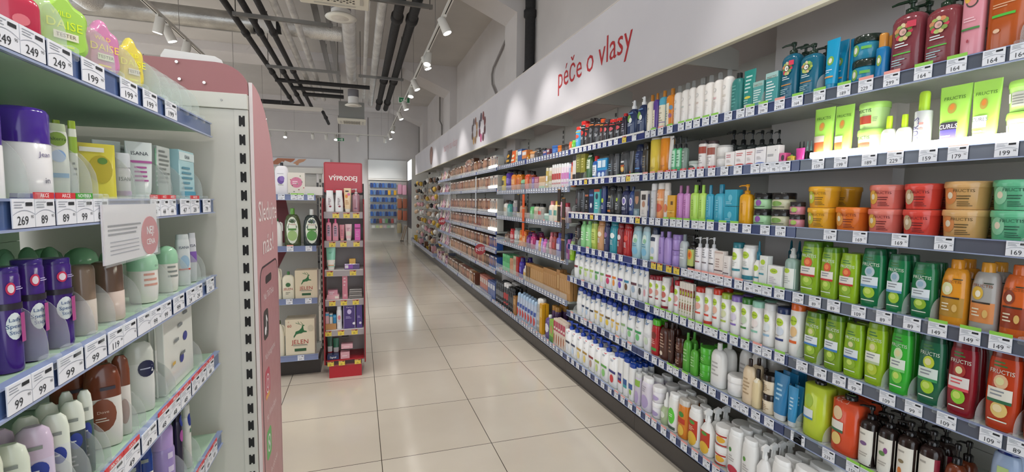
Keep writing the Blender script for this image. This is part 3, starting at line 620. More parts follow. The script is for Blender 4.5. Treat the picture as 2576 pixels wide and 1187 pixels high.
FR = lambda c, k, d1, b1, b2, d2, tx='#e6efe0', nm='wid', pl=None: sp(nm, c, k, [('l', -.5, .78, .4, .87, 2, '#3f7a3a'), ('t', 'FRUCTIS', 0, .73, .085, tx), ('e', 0, .61, .42, .09, d1), ('e', -.05, .615, .25, .05, {'#d9552c': '#ef8a4a', '#b8c8d2': '#8fb0c4'}.get(d1, '#dcd8a0')), ('e', .02, .26, .5, .1, d2), ('e', -.06, .275, .28, .05, '#c9e06a' if d2[1:3] < 'd0' else '#f0dcae'), ('r', -.72, .38, .72, .53, b1), ('l', -.55, .42, .55, .51, 2, pl or '#8a8f96'), ('r', -.72, .345, .72, .385, b2), ('l', -.6, .1, .6, .14, 1, tx)])
FT = lambda t: sp('tube', GF, '#cfe89a', [('t', 'FRUCTIS', 0, .8, .075, '#3f6a2c'), ('e', -.05, .64, .28, .085, '#b7a04a'), ('e', -.05, .66, .16, .05, '#d98a3c')]+t)
wall_rows(HC, 1, 1.56, ZN[1], [
 (150, 382, 140, FT([('r', -.9, .1, .35, .34, '#b8562c'), ('r', -.9, .34, .35, .46, '#bfb6aa')]), 'light green tube with rust label, farther'),
 (384, 602, 108, FT([('r', -.9, .1, .2, .3, '#b8562c'), ('r', -.9, .3, .2, .42, '#c9c2b8')]), 'light green tube with rust label, beside the tubs'),
 (604, 925, 88, sp('tub', '#b4d98c', '#a9db6c', [('t', 'FRUCTIS', -.25, .68, .2, '#33552a'), ('r', -.6, .2, .35, .5, '#a8402c'), ('l', .42, .25, .7, .45, 3, '#8a9a6a')], lh=.2), 'pale green tub with rust label', 1, dict(st=2)),
 (927, 1092, 232, sp('bot', '#eef0e4', '#b6d832', ik('#b8bcae'), nk=.62, cr=.62, ch=.34), 'short white bottle with lime cap, farther'),
 (1094, 1270, 212, sp('bot', '#eef0e4', '#b2d42e', ik('#b8bcae'), nk=.62, cr=.62, ch=.34), 'short white bottle with lime cap, nearer'),
 (1272, 1462, -45, sp('can', '#c2c6c6', '#a6cc34', [('v', 'CURLS', -.3, .36, .14, '#4a4a72'), ('l', .1, .15, .6, .5, 4, '#c88a84')], ch=.32, cr=.62, dm=.02), 'silvery spray bottle with lime nozzle'),
 (1464, 1530, -20, FT([]), 'light green tube half hidden by the spray bottle', 1, dict(b=.07)),
 (1534, 1908, -118, FT([('r', -.7, .1, .4, .42, '#4a4592'), ('r', -.7, .3, .4, .42, '#34323e'), ('t', 'CURLS', -.15, .35, .1, '#eceaf4'), ('l', -.6, .14, .3, .22, 2, '#b9b4dc')]), 'large light green tube with purple panel'),
 (1912, 2246, -180, FT([('r', -.75, .28, .3, .46, '#dfe8cf'), ('t', 'CURLS', -.2, .4, .09, '#6a707c'), ('l', -.6, .15, .3, .25, 2, '#c4cfa8')]), 'large light green tube with white panel'),
 (2250, 2760, -180, sp('tub', '#b9e884', '#a9e066', [('r', -.55, .15, .5, .62, '#b4b8ae'), ('l', -.5, .2, .4, .55, 4, '#7c807a'), ('r', -.8, .3, -.6, .6, '#e4e6e0')], lh=.2), 'wide lime tub with grey panel', 1, dict(st=2))], C2, 1)
wall_rows(HC, 2, 1.56, ZN[2], [
 (92, 155, 150, sp('wid', '#333437', '#232426', [('e', 0, .5, .3, .12, '#5e4246'), ('l', -.5, .2, .5, .35, 2, '#7a7a7e')]), 'charcoal bottle, first past the clip strips'),
 (157, 205, 160, sp('wid', '#3b3f44', '#2c2f33', ik('#6a6f76')), 'slate bottle'),
 (207, 251, 150, sp('box', '#1d1f22', g=[('r', -.8, .7, .8, .78, '#a85a3c'), ('t', 'X', 0, .5, .12, '#e2e2e6'), ('l', -.5, .2, .5, .4, 3, '#9a9aa0')]), 'black carton with white lettering'),
 (253, 303, 150, sp('box', '#1f3158', g=[('r', -.8, .72, .8, .8, '#4f7fb8'), ('e', 0, .35, .4, .1, '#e2e6ee')]), 'navy carton with white ring'),
 (306, 366, 150, sp('box', '#58b3b4', g=[('e', 0, .72, .5, .12, '#22344c'), ('l', -.5, .2, .5, .5, 3, '#cfe8e8'), ('r', -1, .9, 1, 1, '#b5543c')]), 'turquoise carton with dark disc'),
 (372, 420, 118, sp('wid', '#23336a', '#1b2546', [('e', 0, .5, .5, .08, '#b8d23c'), ('l', -.5, .2, .5, .35, 3, '#c4cce0')]), 'navy bottle with lime stripe'),
 (422, 512, 110, sp('hs', '#28292c', '#1c1c1f', [('t', '4in1', 0, .62, .13, '#d9cfa2'), ('l', -.6, .28, .5, .45, 3, '#d2d2d4'), ('r', -.4, .12, .3, .18, '#d57a34')]), 'black 4in1 bottle with gold lettering'),
 (514, 580, 118, sp('hs', '#2f3234', '#222426', [('e', 0, .55, .3, .06, '#a8c43c'), ('l', -.5, .2, .5, .45, 4, '#c0c4c6')]), 'black bottle with green leaf'),
 (583, 666, 115, sp('bot', '#22284f', '#1b2040', [('e', 0, .5, .5, .14, '#e9e6f2'), ('e', 0, .5, .34, .09, '#7d6fb5'), ('l', -.5, .2, .5, .32, 3, '#c9cce2')], nk=.5), 'navy bottle with violet ring, farther'),
 (668, 728, 122, sp('bot', '#2a427a', '#1f2c54', [('e', 0, .5, .5, .13, '#e9e6f2'), ('e', 0, .5, .34, .09, '#8a7ab8'), ('l', -.5, .2, .5, .32, 3, '#c9cce2')], nk=.5), 'blue bottle with violet ring, nearer'),
 (731, 796, 150, sp('box', '#575a5c', g=[('e', 0, .66, .6, .2, '#b88a6c'), ('r', -.7, .75, .7, .92, '#3d2c22'), ('r', -1, 0, 1, .3, '#6f8a94'), ('l', -.6, .08, .5, .24, 3, '#d8dcde')]), 'grey carton with portrait'),
 (798, 874, 166, sp('box', '#e0dbd6', g=[('r', -.6, .66, .6, .86, '#3b3230'), ('e', 0, .5, .45, .12, '#b98a70'), ('l', -.5, .12, .4, .3, 3, '#b0aaa6')]), 'white carton with dark picture'),
 (876, 891, 200, sp('hs', '#26336a', '#1a2350', [('e', 0, .4, .4, .12, '#f0f0f2')]), 'dark blue rounded bottle', 1)], T2, 1)
ECO = lambda c: [('v', 'eco', -.1, .2, .1, c), ('l', -.3, .3, .1, .6, 5, c)]
wall_rows(HC, 2, 1.56, ZN[2], [
 (892, 944, 88, sp('can', '#c9cacc', '#dedcdb', ik('#9fa0a4'), ch=.2), 'pale grey spray can'),
 (947, 1032, 82, sp('can', '#e99c62', '#e2dcd6', [('e', 0, .3, .7, .12, '#c94f34'), ('r', -.8, .5, .8, .56, '#f2c9a0'), ('l', -.6, .6, .5, .72, 3, '#f6e2cc')], ch=.18), 'apricot spray can with white cap'),
 (1034, 1084, 80, sp('can', '#e6dcd2', '#d9d0c8', [('e', .3, .3, .5, .12, '#d97a4c'), ('l', -.6, .45, .5, .65, 4, '#b8a898')], ch=.2), 'beige spray can with orange fruit'),
 (1086, 1170, 215, sp('box', '#e0a526', g=[('r', -.1, .6, .5, .75, '#6a4a1c'), ('t', 'X', .1, .3, .2, '#8a5a1c'), ('r', -1, .3, 1, .34, '#f0c860')]), 'mustard yellow carton'),
 (1173, 1239, 112, sp('bot', '#c583bf', '#a3628f', ECO('#9d5a97'), nk=.52, ch=.22, sh=.9), 'pink bottle with mauve cap, farther'),
 (1241, 1311, 110, sp('bot', '#c98ac4', '#a86a96', ECO('#9d5a97'), nk=.52, ch=.22, sh=.9), 'pink bottle with mauve cap, nearer'),
 (1313, 1405, 106, sp('bot', '#b4dc62', '#9ed048', ECO('#7fa83c'), nk=.52, ch=.22, sh=.9), 'lime bottle with lime cap, farther'),
 (1407, 1480, 104, sp('bot', '#b9e068', '#a3d44e', ECO('#7fa83c'), nk=.52, ch=.22, sh=.9), 'lime bottle with lime cap, nearer'),
 (1482, 1558, 104, sp('bot', '#3fa0bb', '#2d86a4', ECO('#8fd0e0'), nk=.52, ch=.24, sh=.9), 'blue bottle with blue cap, farther'),
 (1560, 1688, 98, sp('bot', '#45a8c2', '#2f8aa8', ECO('#8fd0e0'), nk=.52, ch=.24, sh=.9), 'broad blue bottle with blue cap, nearer'),
 (1690, 1824, 152, sp('box', '#38a2bd', g=[('e', 0, .5, .35, .2, '#6cc0d2'), ('l', -.7, .1, .6, .3, 2, '#9fd8e4')]), 'blue square carton', 1, dict(st=2)),
 (1826, 1950, 96, sp('pump', '#e3a320', '#e0981a', [('v', 'nature', -.2, .4, .1, '#a8700c')], ph=.24), 'yellow pump bottle'),
 (1952, 2132, 190, sp('jar', '#a8d2a4', '#1c1b1c', [('e', .1, .38, .3, .2, '#8a4a9a'), ('l', -.7, .1, .7, .2, 1, '#3e5a3c')], lh=.38), 'dark-lidded jar with green label and violet flower', 1, dict(st=2)),
 (2135, 2346, 190, sp('jar', '#c9c7a8', '#211f1f', [('e', 0, .35, .5, .16, '#7aa04c'), ('l', -.7, .1, .7, .2, 1, '#4a4a3c')], lh=.38), 'big dark-lidded jar with cream label', 1, dict(st=2)),
 (2348, 2490, 285, sp('jar', '#d18a9a', '#2a2528', [('e', .2, .38, .4, .2, '#a8c060'), ('l', -.7, .12, .7, .24, 1, '#5a3a44')], lh=.36), 'small dark-lidded pink jar', 1, dict(st=2))], T2, 1)
HF = lambda c, k, f1, dk: sp('tub', c, k, [('e', -.35, .48, .32, .3, f1), ('e', -.35, .5, .14, .12, '#efe2c8'), ('t', 'FRUCTIS', .22, .66, .15, dk), ('l', -.02, .34, .6, .52, 2, dk), ('l', .0, .1, .65, .3, 3, dk)], lh=.2)
wall_rows(HC, 2, 1.56, ZN[2], [
 (45, 350, 128, HF('#e6a82c', '#eeb030', '#c8cc4c', '#7a5a1c'), 'yellow hair mask tub', 1, dict(st=2)),
 (354, 706, 362, HF('#e0742c', '#ea7f34', '#e8a04c', '#7a2f14'), 'orange hair mask tub, alone'),
 (712, 1094, 112, HF('#dd7468', '#e58274', '#e6b04c', '#6a2020'), 'coral hair mask tub', 1, dict(st=2)),
 (1100, 1516, 95, HF('#d9473c', '#df4f44', '#c9b08a', '#6a1a1a'), 'red hair mask tub', 1, dict(st=2)),
 (1522, 2056, 72, HF('#d3a468', '#dcae74', '#d98a4c', '#5f4a24'), 'tan hair mask tub', 1, dict(st=2)),
 (2062, 2640, 50, HF('#62b58a', '#6cc094', '#8fd0a8', '#2c5a44'), 'sea green hair mask tub', 1, dict(st=2))], C3, 2)
DV = lambda c, k, f: sp('bot', c, k, [('e', 0, .55, .55, .09, f), ('l', -.5, .25, .5, .42, 4, '#dfe4ea')], nk=.8, ch=.14, cr=.85)
wall_rows(HC, 3, 1.56, ZN[3], [
 (92, 152, 490, sp('bot', '#241c1a', '#1a1514', ik('#9a8a7c'), nk=.5), 'black bottle at the far end'),
 (156, 205, 490, sp('bot', '#8fcf8a', '#86c67e', ik('#e6f4e2'), nk=.62, ch=.12), 'mint green bottle, farther'),
 (207, 265, 490, sp('bot', '#96d68f', '#8ccc84', ik('#e6f4e2'), nk=.62, ch=.12), 'mint green bottle, nearer'),
 (267, 326, 485, sp('wid', '#a8bd4c', '#4a5c2c', [('r', -.7, .2, .7, .7, '#c6d672'), ('l', -.5, .3, .5, .6, 4, '#6f842c')]), 'olive bottle with lime label'),
 (328, 400, 490, DV('#c9986a', '#b98456', '#f0e2cc'), 'tan bottle with cream oval'),
 (402, 456, 492, DV('#2d2f58', '#23243f', '#8a6a9a'), 'dark indigo bottle'),
 (458, 540, 495, DV('#2b8fa0', '#237684', '#e9f2ee'), 'teal bottle with white oval'),
 (542, 601, 515, DV('#8e2226', '#7a1c20', '#e9d8d6'), 'dark red bottle with white oval'),
 (603, 684, 520, DV('#b32a2c', '#96211f', '#d94a40'), 'red bottle with bright red oval'),
 (687, 790, 540, sp('hs', '#a9cdd6', '#9fb6bd', [('e', 0, .6, .5, .14, '#d9eadf'), ('e', .1, .55, .35, .07, '#8fc4a0'), ('e', 0, .22, .6, .12, '#7fbcd8'), ('l', -.5, .35, .5, .48, 2, '#4f8fa8')], dr=.5), 'pale blue rounded bottle, farther'),
 (792, 882, 545, sp('hs', '#b2d3da', '#a4bac0', [('e', 0, .6, .5, .14, '#d9eadf'), ('e', .1, .55, .35, .07, '#8fc4a0'), ('e', 0, .22, .6, .12, '#7fbcd8'), ('l', -.5, .35, .5, .48, 2, '#4f8fa8')], dr=.5), 'pale blue rounded bottle, nearer'),
 (884, 978, 560, sp('bot', '#e9eaec', '#27324e', [('r', -.6, .6, .5, .9, '#26344f'), ('e', 0, .32, .4, .1, '#b9cfe4'), ('r', -.5, .06, .3, .14, '#9fc060')], nk=.7, ch=.2, cr=.78), 'white bottle with navy cap and label')], T2, 1)
wall_rows(HC, 3, 1.56, ZN[3], [
 (982, 1036, 602, sp('bot', '#a58bc9', '#8f74b2', [('v', 'eco', 0, .4, .16, '#6d4f9a')], nk=.6, ch=.16), 'lilac bottle with eco lettering'),
 (1037, 1112, 602, sp('bot', '#ae94d2', '#9a7fbe', None, nk=.6, ch=.18), 'plain lilac bottle'),
 (1114, 1200, 632, sp('jar', '#a98fce', '#9379b8', lh=.3), 'lilac jar', 1, dict(st=2)),
 (1202, 1282, 630, sp('bot', '#b9c0c2', '#787f84', ik('#dfe4e6'), nk=.55, ch=.2), 'light grey bottle with grey cap'),
 (1284, 1366, 635, sp('pump', '#2a2622', '#1a1718', [('r', -.95, .1, .95, .58, '#b8c46a'), ('e', 0, .42, .6, .14, '#e8922c'), ('e', 0, .42, .3, .07, '#c85a20')], ph=.3), 'black pump bottle with orange flower'),
 (1368, 1438, 655, sp('pump', '#ece8ea', '#d6d6d8', [('l', -.6, .4, .6, .66, 4, '#8a8a92'), ('r', -.7, .26, .7, .29, '#8a2f38')], ph=.3), 'white pump bottle, farther of the slim three'),
 (1440, 1510, 662, sp('pump', '#ebe9ec', '#d6d6d8', [('l', -.6, .4, .6, .66, 4, '#8a8a92'), ('r', -.7, .26, .7, .29, '#5a4a52')], ph=.29), 'white pump bottle, middle of the slim three'),
 (1512, 1586, 662, sp('pump', '#ece9ea', '#d4d4d6', [('l', -.6, .4, .6, .66, 4, '#8a8a92'), ('r', -.7, .26, .7, .29, '#2f2a30')], ph=.29), 'white pump bottle, nearer of the slim three'),
 (1588, 1682, 806, sp('box', '#eee2da', g=[('l', -.7, .3, .5, .7, 4, '#b59a92'), ('r', -1, .18, 1, .22, '#4a2a34'), ('r', -1, .9, 1, .96, '#c9b2a8')]), 'cream carton with maroon line'),
 (1684, 1746, 862, sp('box', '#ebe4e0', g=[('l', -.6, .4, .5, .7, 3, '#a89a98'), ('r', -1, .16, 1, .2, '#4a3a44')]), 'short white carton'),
 (1748, 1846, 716, sp('can', '#efeeea', '#2f7a86', [('e', -.1, .62, .6, .11, '#b6d23c'), ('t', 'alverde', -.1, .62, .05, '#3d6a2c'), ('r', -.9, .22, .9, .28, '#3a8794'), ('l', -.5, .34, .5, .48, 3, '#b5b8b4')], ch=.16, cr=.96, dm=.01), 'white bottle with teal cap'),
 (1848, 1986, 742, sp('can', '#f0efec', '#e6e5e2', [('e', -.1, .72, .55, .1, '#b6d23c'), ('t', 'alverde', -.1, .72, .045, '#3d6a2c'), ('r', -.95, .05, .95, .16, '#2f7f8e'), ('r', -.9, .32, .5, .37, '#3a8794'), ('l', -.5, .42, .3, .55, 3, '#b5b8b4')], ch=.06, cr=.9, dm=.04), 'large white bottle with teal base stripe'),
 (1988, 2062, 700, sp('drop', '#ecebe6', '#1d6f86', [('e', 0, .36, .7, .07, '#b6d23c'), ('r', -.8, .12, .8, .16, '#3a8794')]), 'white bottle with teal dropper tip'),
 (2064, 2150, 860, sp('box', '#e9ebe6', g=[('e', -.1, .78, .6, .09, '#b6d23c'), ('r', -1, .34, .3, .4, '#4a93a0'), ('l', -.7, .5, .4, .65, 3, '#b8bcb8')]), 'tall white carton with lime oval'),
 (2155, 2306, 966, sp('box', '#f0efec', g=[('e', -.1, .75, .55, .12, '#b6d23c'), ('t', 'alverde', -.1, .75, .07, '#3d6a2c'), ('l', -.7, .15, .5, .5, 4, '#c8bcc4')]), 'short white carton with lime oval'),
 (2308, 2436, 775, sp('mist', '#93aca2', '#d8d9d8', [('r', -.95, .04, .95, .52, '#eceee8'), ('e', -.2, .46, .5, .06, '#b6d23c'), ('l', -.6, .15, .5, .34, 4, '#b8bcb8')], ph=.24, sh=.86), 'clear green spray bottle with white label'),
 (2438, 2500, 780, sp('mist', '#8fa89e', '#d4d6d5', [('r', -.95, .04, .95, .5, '#e6e8e2')], ph=.24, sh=.86), 'spray bottle with white label at the pillar end', 1, dict(b=.05)),
 (1960, 2300, 705, sp('drop', '#dfe3e0', '#1b6d84'), 'teal dropper bottle in the back row', 4, dict(b=.19, r=1))], T2, 1)
BAN = lambda c, k, a, b: sp('bot', c, k, [('r', -.85, .12, .85, .42, b), ('r', -.7, .4, .6, .425, '#3a2f26'), ('e', -.3, .55, .42, .1, a), ('e', -.25, .54, .2, .05, '#f2ead2'), ('t', 'FRUCTIS', .0, .66, .06, '#8a4a1c'), ('r', .1, .695, .7, .71, '#2f3a2c'), ('e', .35, .26, .18, .06, '#d9b26a'), ('l', -.6, .2, .1, .34, 3, '#e8dcc0')], nk=.62, cr=.63, ch=.14, sh=.62, dr=.72, n=2.4)
LMG, DKG = '#8fb52a', '#1f7a4a'
wall_rows(HC, 3, 1.56, ZN[3], [
 (12, 236, 30, FR(LMG, '#5d8a24', '#d9552c', '#e9e4dc', '#c22f2c', '#9cc43a'), 'tall lime bottle with orange slice, far end'),
 (244, 440, 95, FR('#8cb02c', '#5a8a22', '#d9552c', '#e9e4dc', '#c22f2c', '#9cc43a'), 'lime bottle with orange slice and green cap'),
 (448, 672, 166, FR('#98bd26', '#98bd26', '#d9552c', '#e9e4dc', '#c22f2c', '#8fb82e'), 'lime cap-down bottle with orange slice'),
 (682, 950, 110, FR(DKG, '#195c3a', '#b8c8d2', '#dfe8ee', '#6fa0cc', '#a2cc30'), 'tall dark green bottle with coconut, far'),
 (972, 1222, 172, FR('#217e4c', '#1a5f3c', '#b8c8d2', '#dfe8ee', '#6fa0cc', '#a2cc30'), 'dark green bottle with coconut, middle'),
 (1246, 1540, 262, FR('#1f7446', '#1d6a42', '#b8c8d2', '#dfe8ee', '#a4b8c8', '#8fb82e'), 'dark green cap-down bottle with coconut'),
 (1566, 1890, 228, BAN('#e2962a', '#d98f24', '#dfe0a8', '#b98a2c'), 'yellow round-shouldered bottle with banana'),
 (1900, 2240, 262, BAN('#a9a6a2', '#d9962c', '#d8b03c', '#d98a4c'), 'grey round-shouldered bottle with yellow cap'),
 (2246, 2600, 292, BAN('#d5642a', '#cf6228', '#8a3a1c', '#9a3c1c'), 'orange round-shouldered bottle')], C4, 2)
# fifth shelf
def HS(acc, a2=None, txt='2in1', cap='#1f3fa0', k='hs'):
    g = [('e', .1, .78, .4, .06, '#4a7fb0'), ('e', .2, .79, .3, .045, '#f2f2f0'), ('l', -.45, .68, .4, .73, 1, '#5f7fb4'), ('r', -.75, .38, .75, .45, acc)]
    if a2: g += [('e', .1, .26, .42, .1, a2)]
    if txt: g += [('t', txt, 0, .55, .07, '#33343c')]
    return sp(k, '#edeeee', cap, g)
b5 = (85, 136, 186, 246, 301, 360, 412, 488, 542, 612, 680, 762, 822, 868)
y5 = (832, 845, 868, 872, 885, 900, 910, 924, 940, 955, 972, 986, 1000)
cap5 = (('#7a1f2a', None, 'with dark red stripe'), ('#9ac46a', '#7fae4c', 'with aloe leaf'), ('#a9c46a', '#cfe0a0', 'with lime green band, wide'), ('#a9c46a', '#cfe0a0', 'with lime green band, narrow'), ('#4f8f5a', '#6fae5c', 'with green fern'), ('#6f9a50', '#dfe8c8', 'with olive band'), ('#b02a4a', '#c8346a', 'with crimson band'), ('#d97a2c', '#e8933c', 'with orange flower'), ('#5a3a9a', '#6f4ab8', 'with violet flower'), ('#3a86a8', '#6a4a30', 'with teal and brown print'), ('#5a2f3a', '#9fb4c8', 'with plum band'), ('#8a8f9a', '#3a3a3e', 'with dark emblem'), ('#c8ccd2', '#d8a0a8', 'with faint print'))
for i in range(13):
    a, b2, nm = cap5[i]
    wall_rows(HC, 4, 1.56, ZN[4], [(b5[i], b5[i+1], y5[i]-38, HS(a, b2, '2in1' if i in (2, 3, 6) else None), 'white blue-capped bottle '+nm)], T2, 1)
ALV = lambda k, a, o=None, band=None: sp('can', '#f0eeea', k, [('e', 0, .66, .5, .09, '#b6d23c'), ('t', 'alverde', 0, .66, .04, '#3d6a2c'), ('e', .1, .46, .5, .1, o or '#efe4da'), ('r', -.6, .24, .6, .29, a), ('l', -.5, .32, .4, .38, 1, '#b0aaa6')]+([('r', -.98, .03, .98, .11, band)] if band else []), ch=.15, cr=.96, dm=.012)
wall_rows(HC, 4, 1.56, ZN[4], [
 (870, 938, 214, ALV('#8e1f2c', '#8e1f2c', '#d98a80'), 'white bottle with dark red cap, farthest'),
 (940, 1000, 222, ALV('#8e1f2c', '#a33a40', '#d9a090'), 'white bottle with dark red cap, second'),
 (1002, 1080, 238, ALV('#e6e2de', '#8e1f2c', '#c96a60', '#8e1f2c'), 'white bottle with red base band', 1),
 (1082, 1132, 240, sp('drop', '#ece9e4', '#a3242c', [('e', 0, .36, .7, .07, '#b6d23c')]), 'small white bottle with red dropper tip'),
 (1136, 1208, 275, ALV('#b3242f', '#d9727a', '#e0a8a0'), 'white bottle with bright red cap'),
 (1210, 1350, 300, sp('pouch', '#e9e2d6', g=[('r', -.8, .6, .8, .8, '#9a4a40'), ('e', 0, .68, .4, .06, '#b6d23c'), ('l', -.7, .1, .7, .5, 5, '#a9b07a'), ('e', -.3, .3, .4, .1, '#a84a3c')], dr=.45), 'patterned sachet fanned in a tray', 5),
 (1354, 1452, 340, ALV('#c2352a', '#d9503c', '#e8b0a0'), 'white bottle with vermilion cap'),
 (1454, 1540, 352, ALV('#e9e4de', '#d2402f', '#e6a894', '#cf3f2e'), 'white bottle with vermilion base band'),
 (1544, 1626, 362, ALV('#cf3c26', '#d9503c', '#e8b8a0'), 'white bottle with deep vermilion cap'),
 (1628, 1726, 405, ALV('#9fb83c', '#a9bf4c', '#d9dcb0'), 'white bottle with olive cap'),
 (1728, 1836, 432, ALV('#8a6fb8', '#8a6fb8', '#d8d0e2'), 'white bottle with violet cap'),
 (1838, 1944, 458, ALV('#3f7a34', '#4f8a3c', '#c8d8b8'), 'white bottle with forest green cap'),
 (1946, 2068, 490, ALV('#9fd2bc', '#8fc4ae', '#f0e4e0'), 'white bottle with mint cap'),
 (2072, 2192, 520, ALV('#e6e4e2', '#9fc0d8', '#e2e8ea'), 'white bottle with white cap'),
 (2196, 2348, 552, ALV('#26345f', '#2f3f78', '#d4dce8'), 'white bottle with navy cap'),
 (2352, 2484, 506, ALV('#e0672c', '#e0672c', '#e6c08a'), 'tall white bottle with orange cap')], T3, 2)
wall_rows(HC, 4, 1.56, ZN[4], [
 (38, 172, 10, FR('#86a82a', '#557f24', '#a9c64a', '#e4eaee', '#3f7fc0', '#9cc43a'), 'tall lime bottle with cucumber slice, far'),
 (182, 322, 30, FR('#7fa328', '#55801f', '#7fa83c', '#e4eaee', '#3f7fc0', '#8fb52f'), 'lime bottle with blue band and green cap'),
 (326, 470, 98, FR('#93bb26', '#93bb26', '#7fa83c', '#dfe6ea', '#3f6fb8', '#8fb52f'), 'lime cap-down bottle with blue band'),
 (478, 634, 95, FR('#9cc026', '#7fa320', '#b9d24a', '#e9ece0', '#b6c8a0', '#b9cc3a'), 'yellow-green bottle with pear'),
 (662, 818, 125, FR('#3db53a', '#2f9a34', '#c9e2b0', '#e2ecdc', '#7fcf7a', '#7fd04a'), 'bright green bottle with apple'),
 (858, 1062, 175, FR('#2a6a4c', '#1f4f3a', '#c2d23c', '#d8e4dc', '#3f9a5c', '#a3cf2e'), 'dark green bottle with lime slice'),
 (1078, 1294, 225, FR('#8c1f2a', '#6f1820', '#a83a30', '#e2dcd8', '#d9545c', '#8fcf3a', nm='wid', pl='#d9545c'), 'dark red bottle with green lime'),
 (1354, 1620, 290, FR('#c2421f', '#8a2f1a', '#e0b890', '#e6e2d6', '#2f6a4a', '#e6c87a'), 'orange-red bottle with cream band'),
 (1640, 1900, 330, FR('#b83c1f', '#8a2f1a', '#e0b890', '#e6e2d6', '#2f6a4a', '#e6c87a'), 'orange-red bottle cut by the photo edge')], C5, 2)
b6 = (108, 168, 205, 250, 300, 350, 410, 478, 525, 578, 640, 720, 812, 905)
y6 = (372, 405, 428, 465, 450, 492, 515, 540, 588, 570, 625, 648, 660)
cp6 = (('#e6e8ea', None, 'plain white'), ('#2f3f5f', '#c4d4e4', 'with navy stripe'), ('#33486a', '#b9cfe6', 'with navy stripe and sky print'), ('#2a2f3a', None, 'with black stripe'), ('#b8923c', '#e6d28a', 'with gold band, narrow'), ('#b8923c', '#e8cf6a', 'with gold band and 2in1'), ('#5a4a30', '#e8c84a', 'with yellow flower'), ('#d9a83c', '#e8d08a', 'with amber print'), ('#c9a24a', '#f0c86a', 'with gold coin'), ('#8fae7a', '#dfe8d8', 'with sage band'), ('#4f9a5c', '#8fc88a', 'with green leaf'), ('#3f9a58', '#6fc07a', 'with green leaf and 2in1'), ('#d8dadc', '#c8d8c0', 'turned sideways'))
for i in range(13):
    a, b2, nm = cp6[i]
    wall_rows(HC, 5, 1.56, ZN[5], [(b6[i], b6[i+1], y6[i]-34, HS(a, b2, '2in1' if i in (5, 11) else None), 'white blue-capped bottle '+nm)], T3, 2)
wall_rows(HC, 5, 1.56, ZN[5], [
 (902, 980, 690, sp('bot', '#b3262a', '#58c02c', [('e', 0, .55, .6, .1, '#7a2f24'), ('l', -.6, .3, .6, .45, 3, '#e6b0a8'), ('r', -.7, .12, .7, .2, '#3f9a3a')], nk=.8, cr=.9, ch=.16), 'red bottle with bright green cap'),
 (982, 1088, 720, sp('bot', '#4f2a20', '#3a1f18', [('l', -.6, .3, .5, .7, 5, '#b99a86'), ('e', -.2, .16, .3, .06, '#e6d6c2')], nk=.5), 'brown bottle with pale lettering'),
 (1090, 1140, 725, sp('bot', '#40231c', '#2f1a15', ik('#9a7a68'), nk=.6), 'slim dark brown bottle'),
 (1142, 1234, 880, sp('jar', '#5a3226', '#3f231b', [('l', -.6, .2, .6, .5, 3, '#c2a490')], lh=.3), 'brown jar', 1, dict(st=2)),
 (1237, 1314, 832, sp('bot', '#57a63a', '#4f9a34', ik('#9fd08a'), nk=.42, ch=.2, sh=.75), 'leaf green bottle, tall'),
 (1316, 1392, 945, sp('bot', '#5cab3c', '#4f9a34', ik('#9fd08a'), nk=.4, ch=.2, sh=.75), 'leaf green bottle, short'),
 (1394, 1520, 985, sp('jar', '#4fae34', '#56b83a', [('l', -.5, .2, .5, .4, 2, '#a8dc92')], lh=.4), 'leaf green jar', 1, dict(st=2)),
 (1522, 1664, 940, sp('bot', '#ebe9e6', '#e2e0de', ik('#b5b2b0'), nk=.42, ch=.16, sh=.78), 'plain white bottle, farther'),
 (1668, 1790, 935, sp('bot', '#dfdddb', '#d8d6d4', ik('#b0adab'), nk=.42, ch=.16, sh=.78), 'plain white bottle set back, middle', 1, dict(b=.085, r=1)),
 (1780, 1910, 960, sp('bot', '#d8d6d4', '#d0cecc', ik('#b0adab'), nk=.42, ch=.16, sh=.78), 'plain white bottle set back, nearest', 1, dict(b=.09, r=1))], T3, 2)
wall_rows(HC, 5, 1.56, ZN[5], [
 (1326, 1454, 478, sp('jar', '#f0eeec', '#f4f2f0', None, lh=.3), 'round white jar with domed lid'),
 (1440, 1560, 350, sp('jar', '#e2dfdc', '#e9e6e2', None, lh=.2), 'white jar standing at the back', 1, dict(st=2, b=.13, r=1)),
 (1457, 1545, 356, sp('bot', '#e6cfae', '#33231e', [('l', -.6, .2, .5, .6, 5, '#b59a78')], nk=.42, ch=.16, sh=.78), 'cream bottle with dark cap, tall'),
 (1532, 1590, 432, sp('bot', '#e6d2a6', '#2c2320', [('e', 0, .72, .8, .06, '#f2e9d2')], nk=.45, ch=.26, sh=.75, dr=.9), 'cream bottle with dark cap, short'),
 (1592, 1686, 468, sp('jar', '#ead9bd', '#2a211e', [('l', -.6, .15, .6, .5, 4, '#a98f6a'), ('r', -.8, .1, -.3, .6, '#3a2f28')], lh=.3), 'black-lidded cream jar', 1, dict(st=2)),
 (1672, 1786, 460, sp('tube', '#2f7fb2', '#e4e6e6', [('l', -.4, .4, .4, .8, 4, '#a9d4ec')]), 'large blue tube on white cap', 1, dict(r=3)),
 (1788, 1862, 560, sp('tube', '#3a94c8', '#e4e6e6', [('l', -.4, .4, .4, .75, 4, '#b9dcf0')]), 'small blue tube on white cap')], T4, 2)
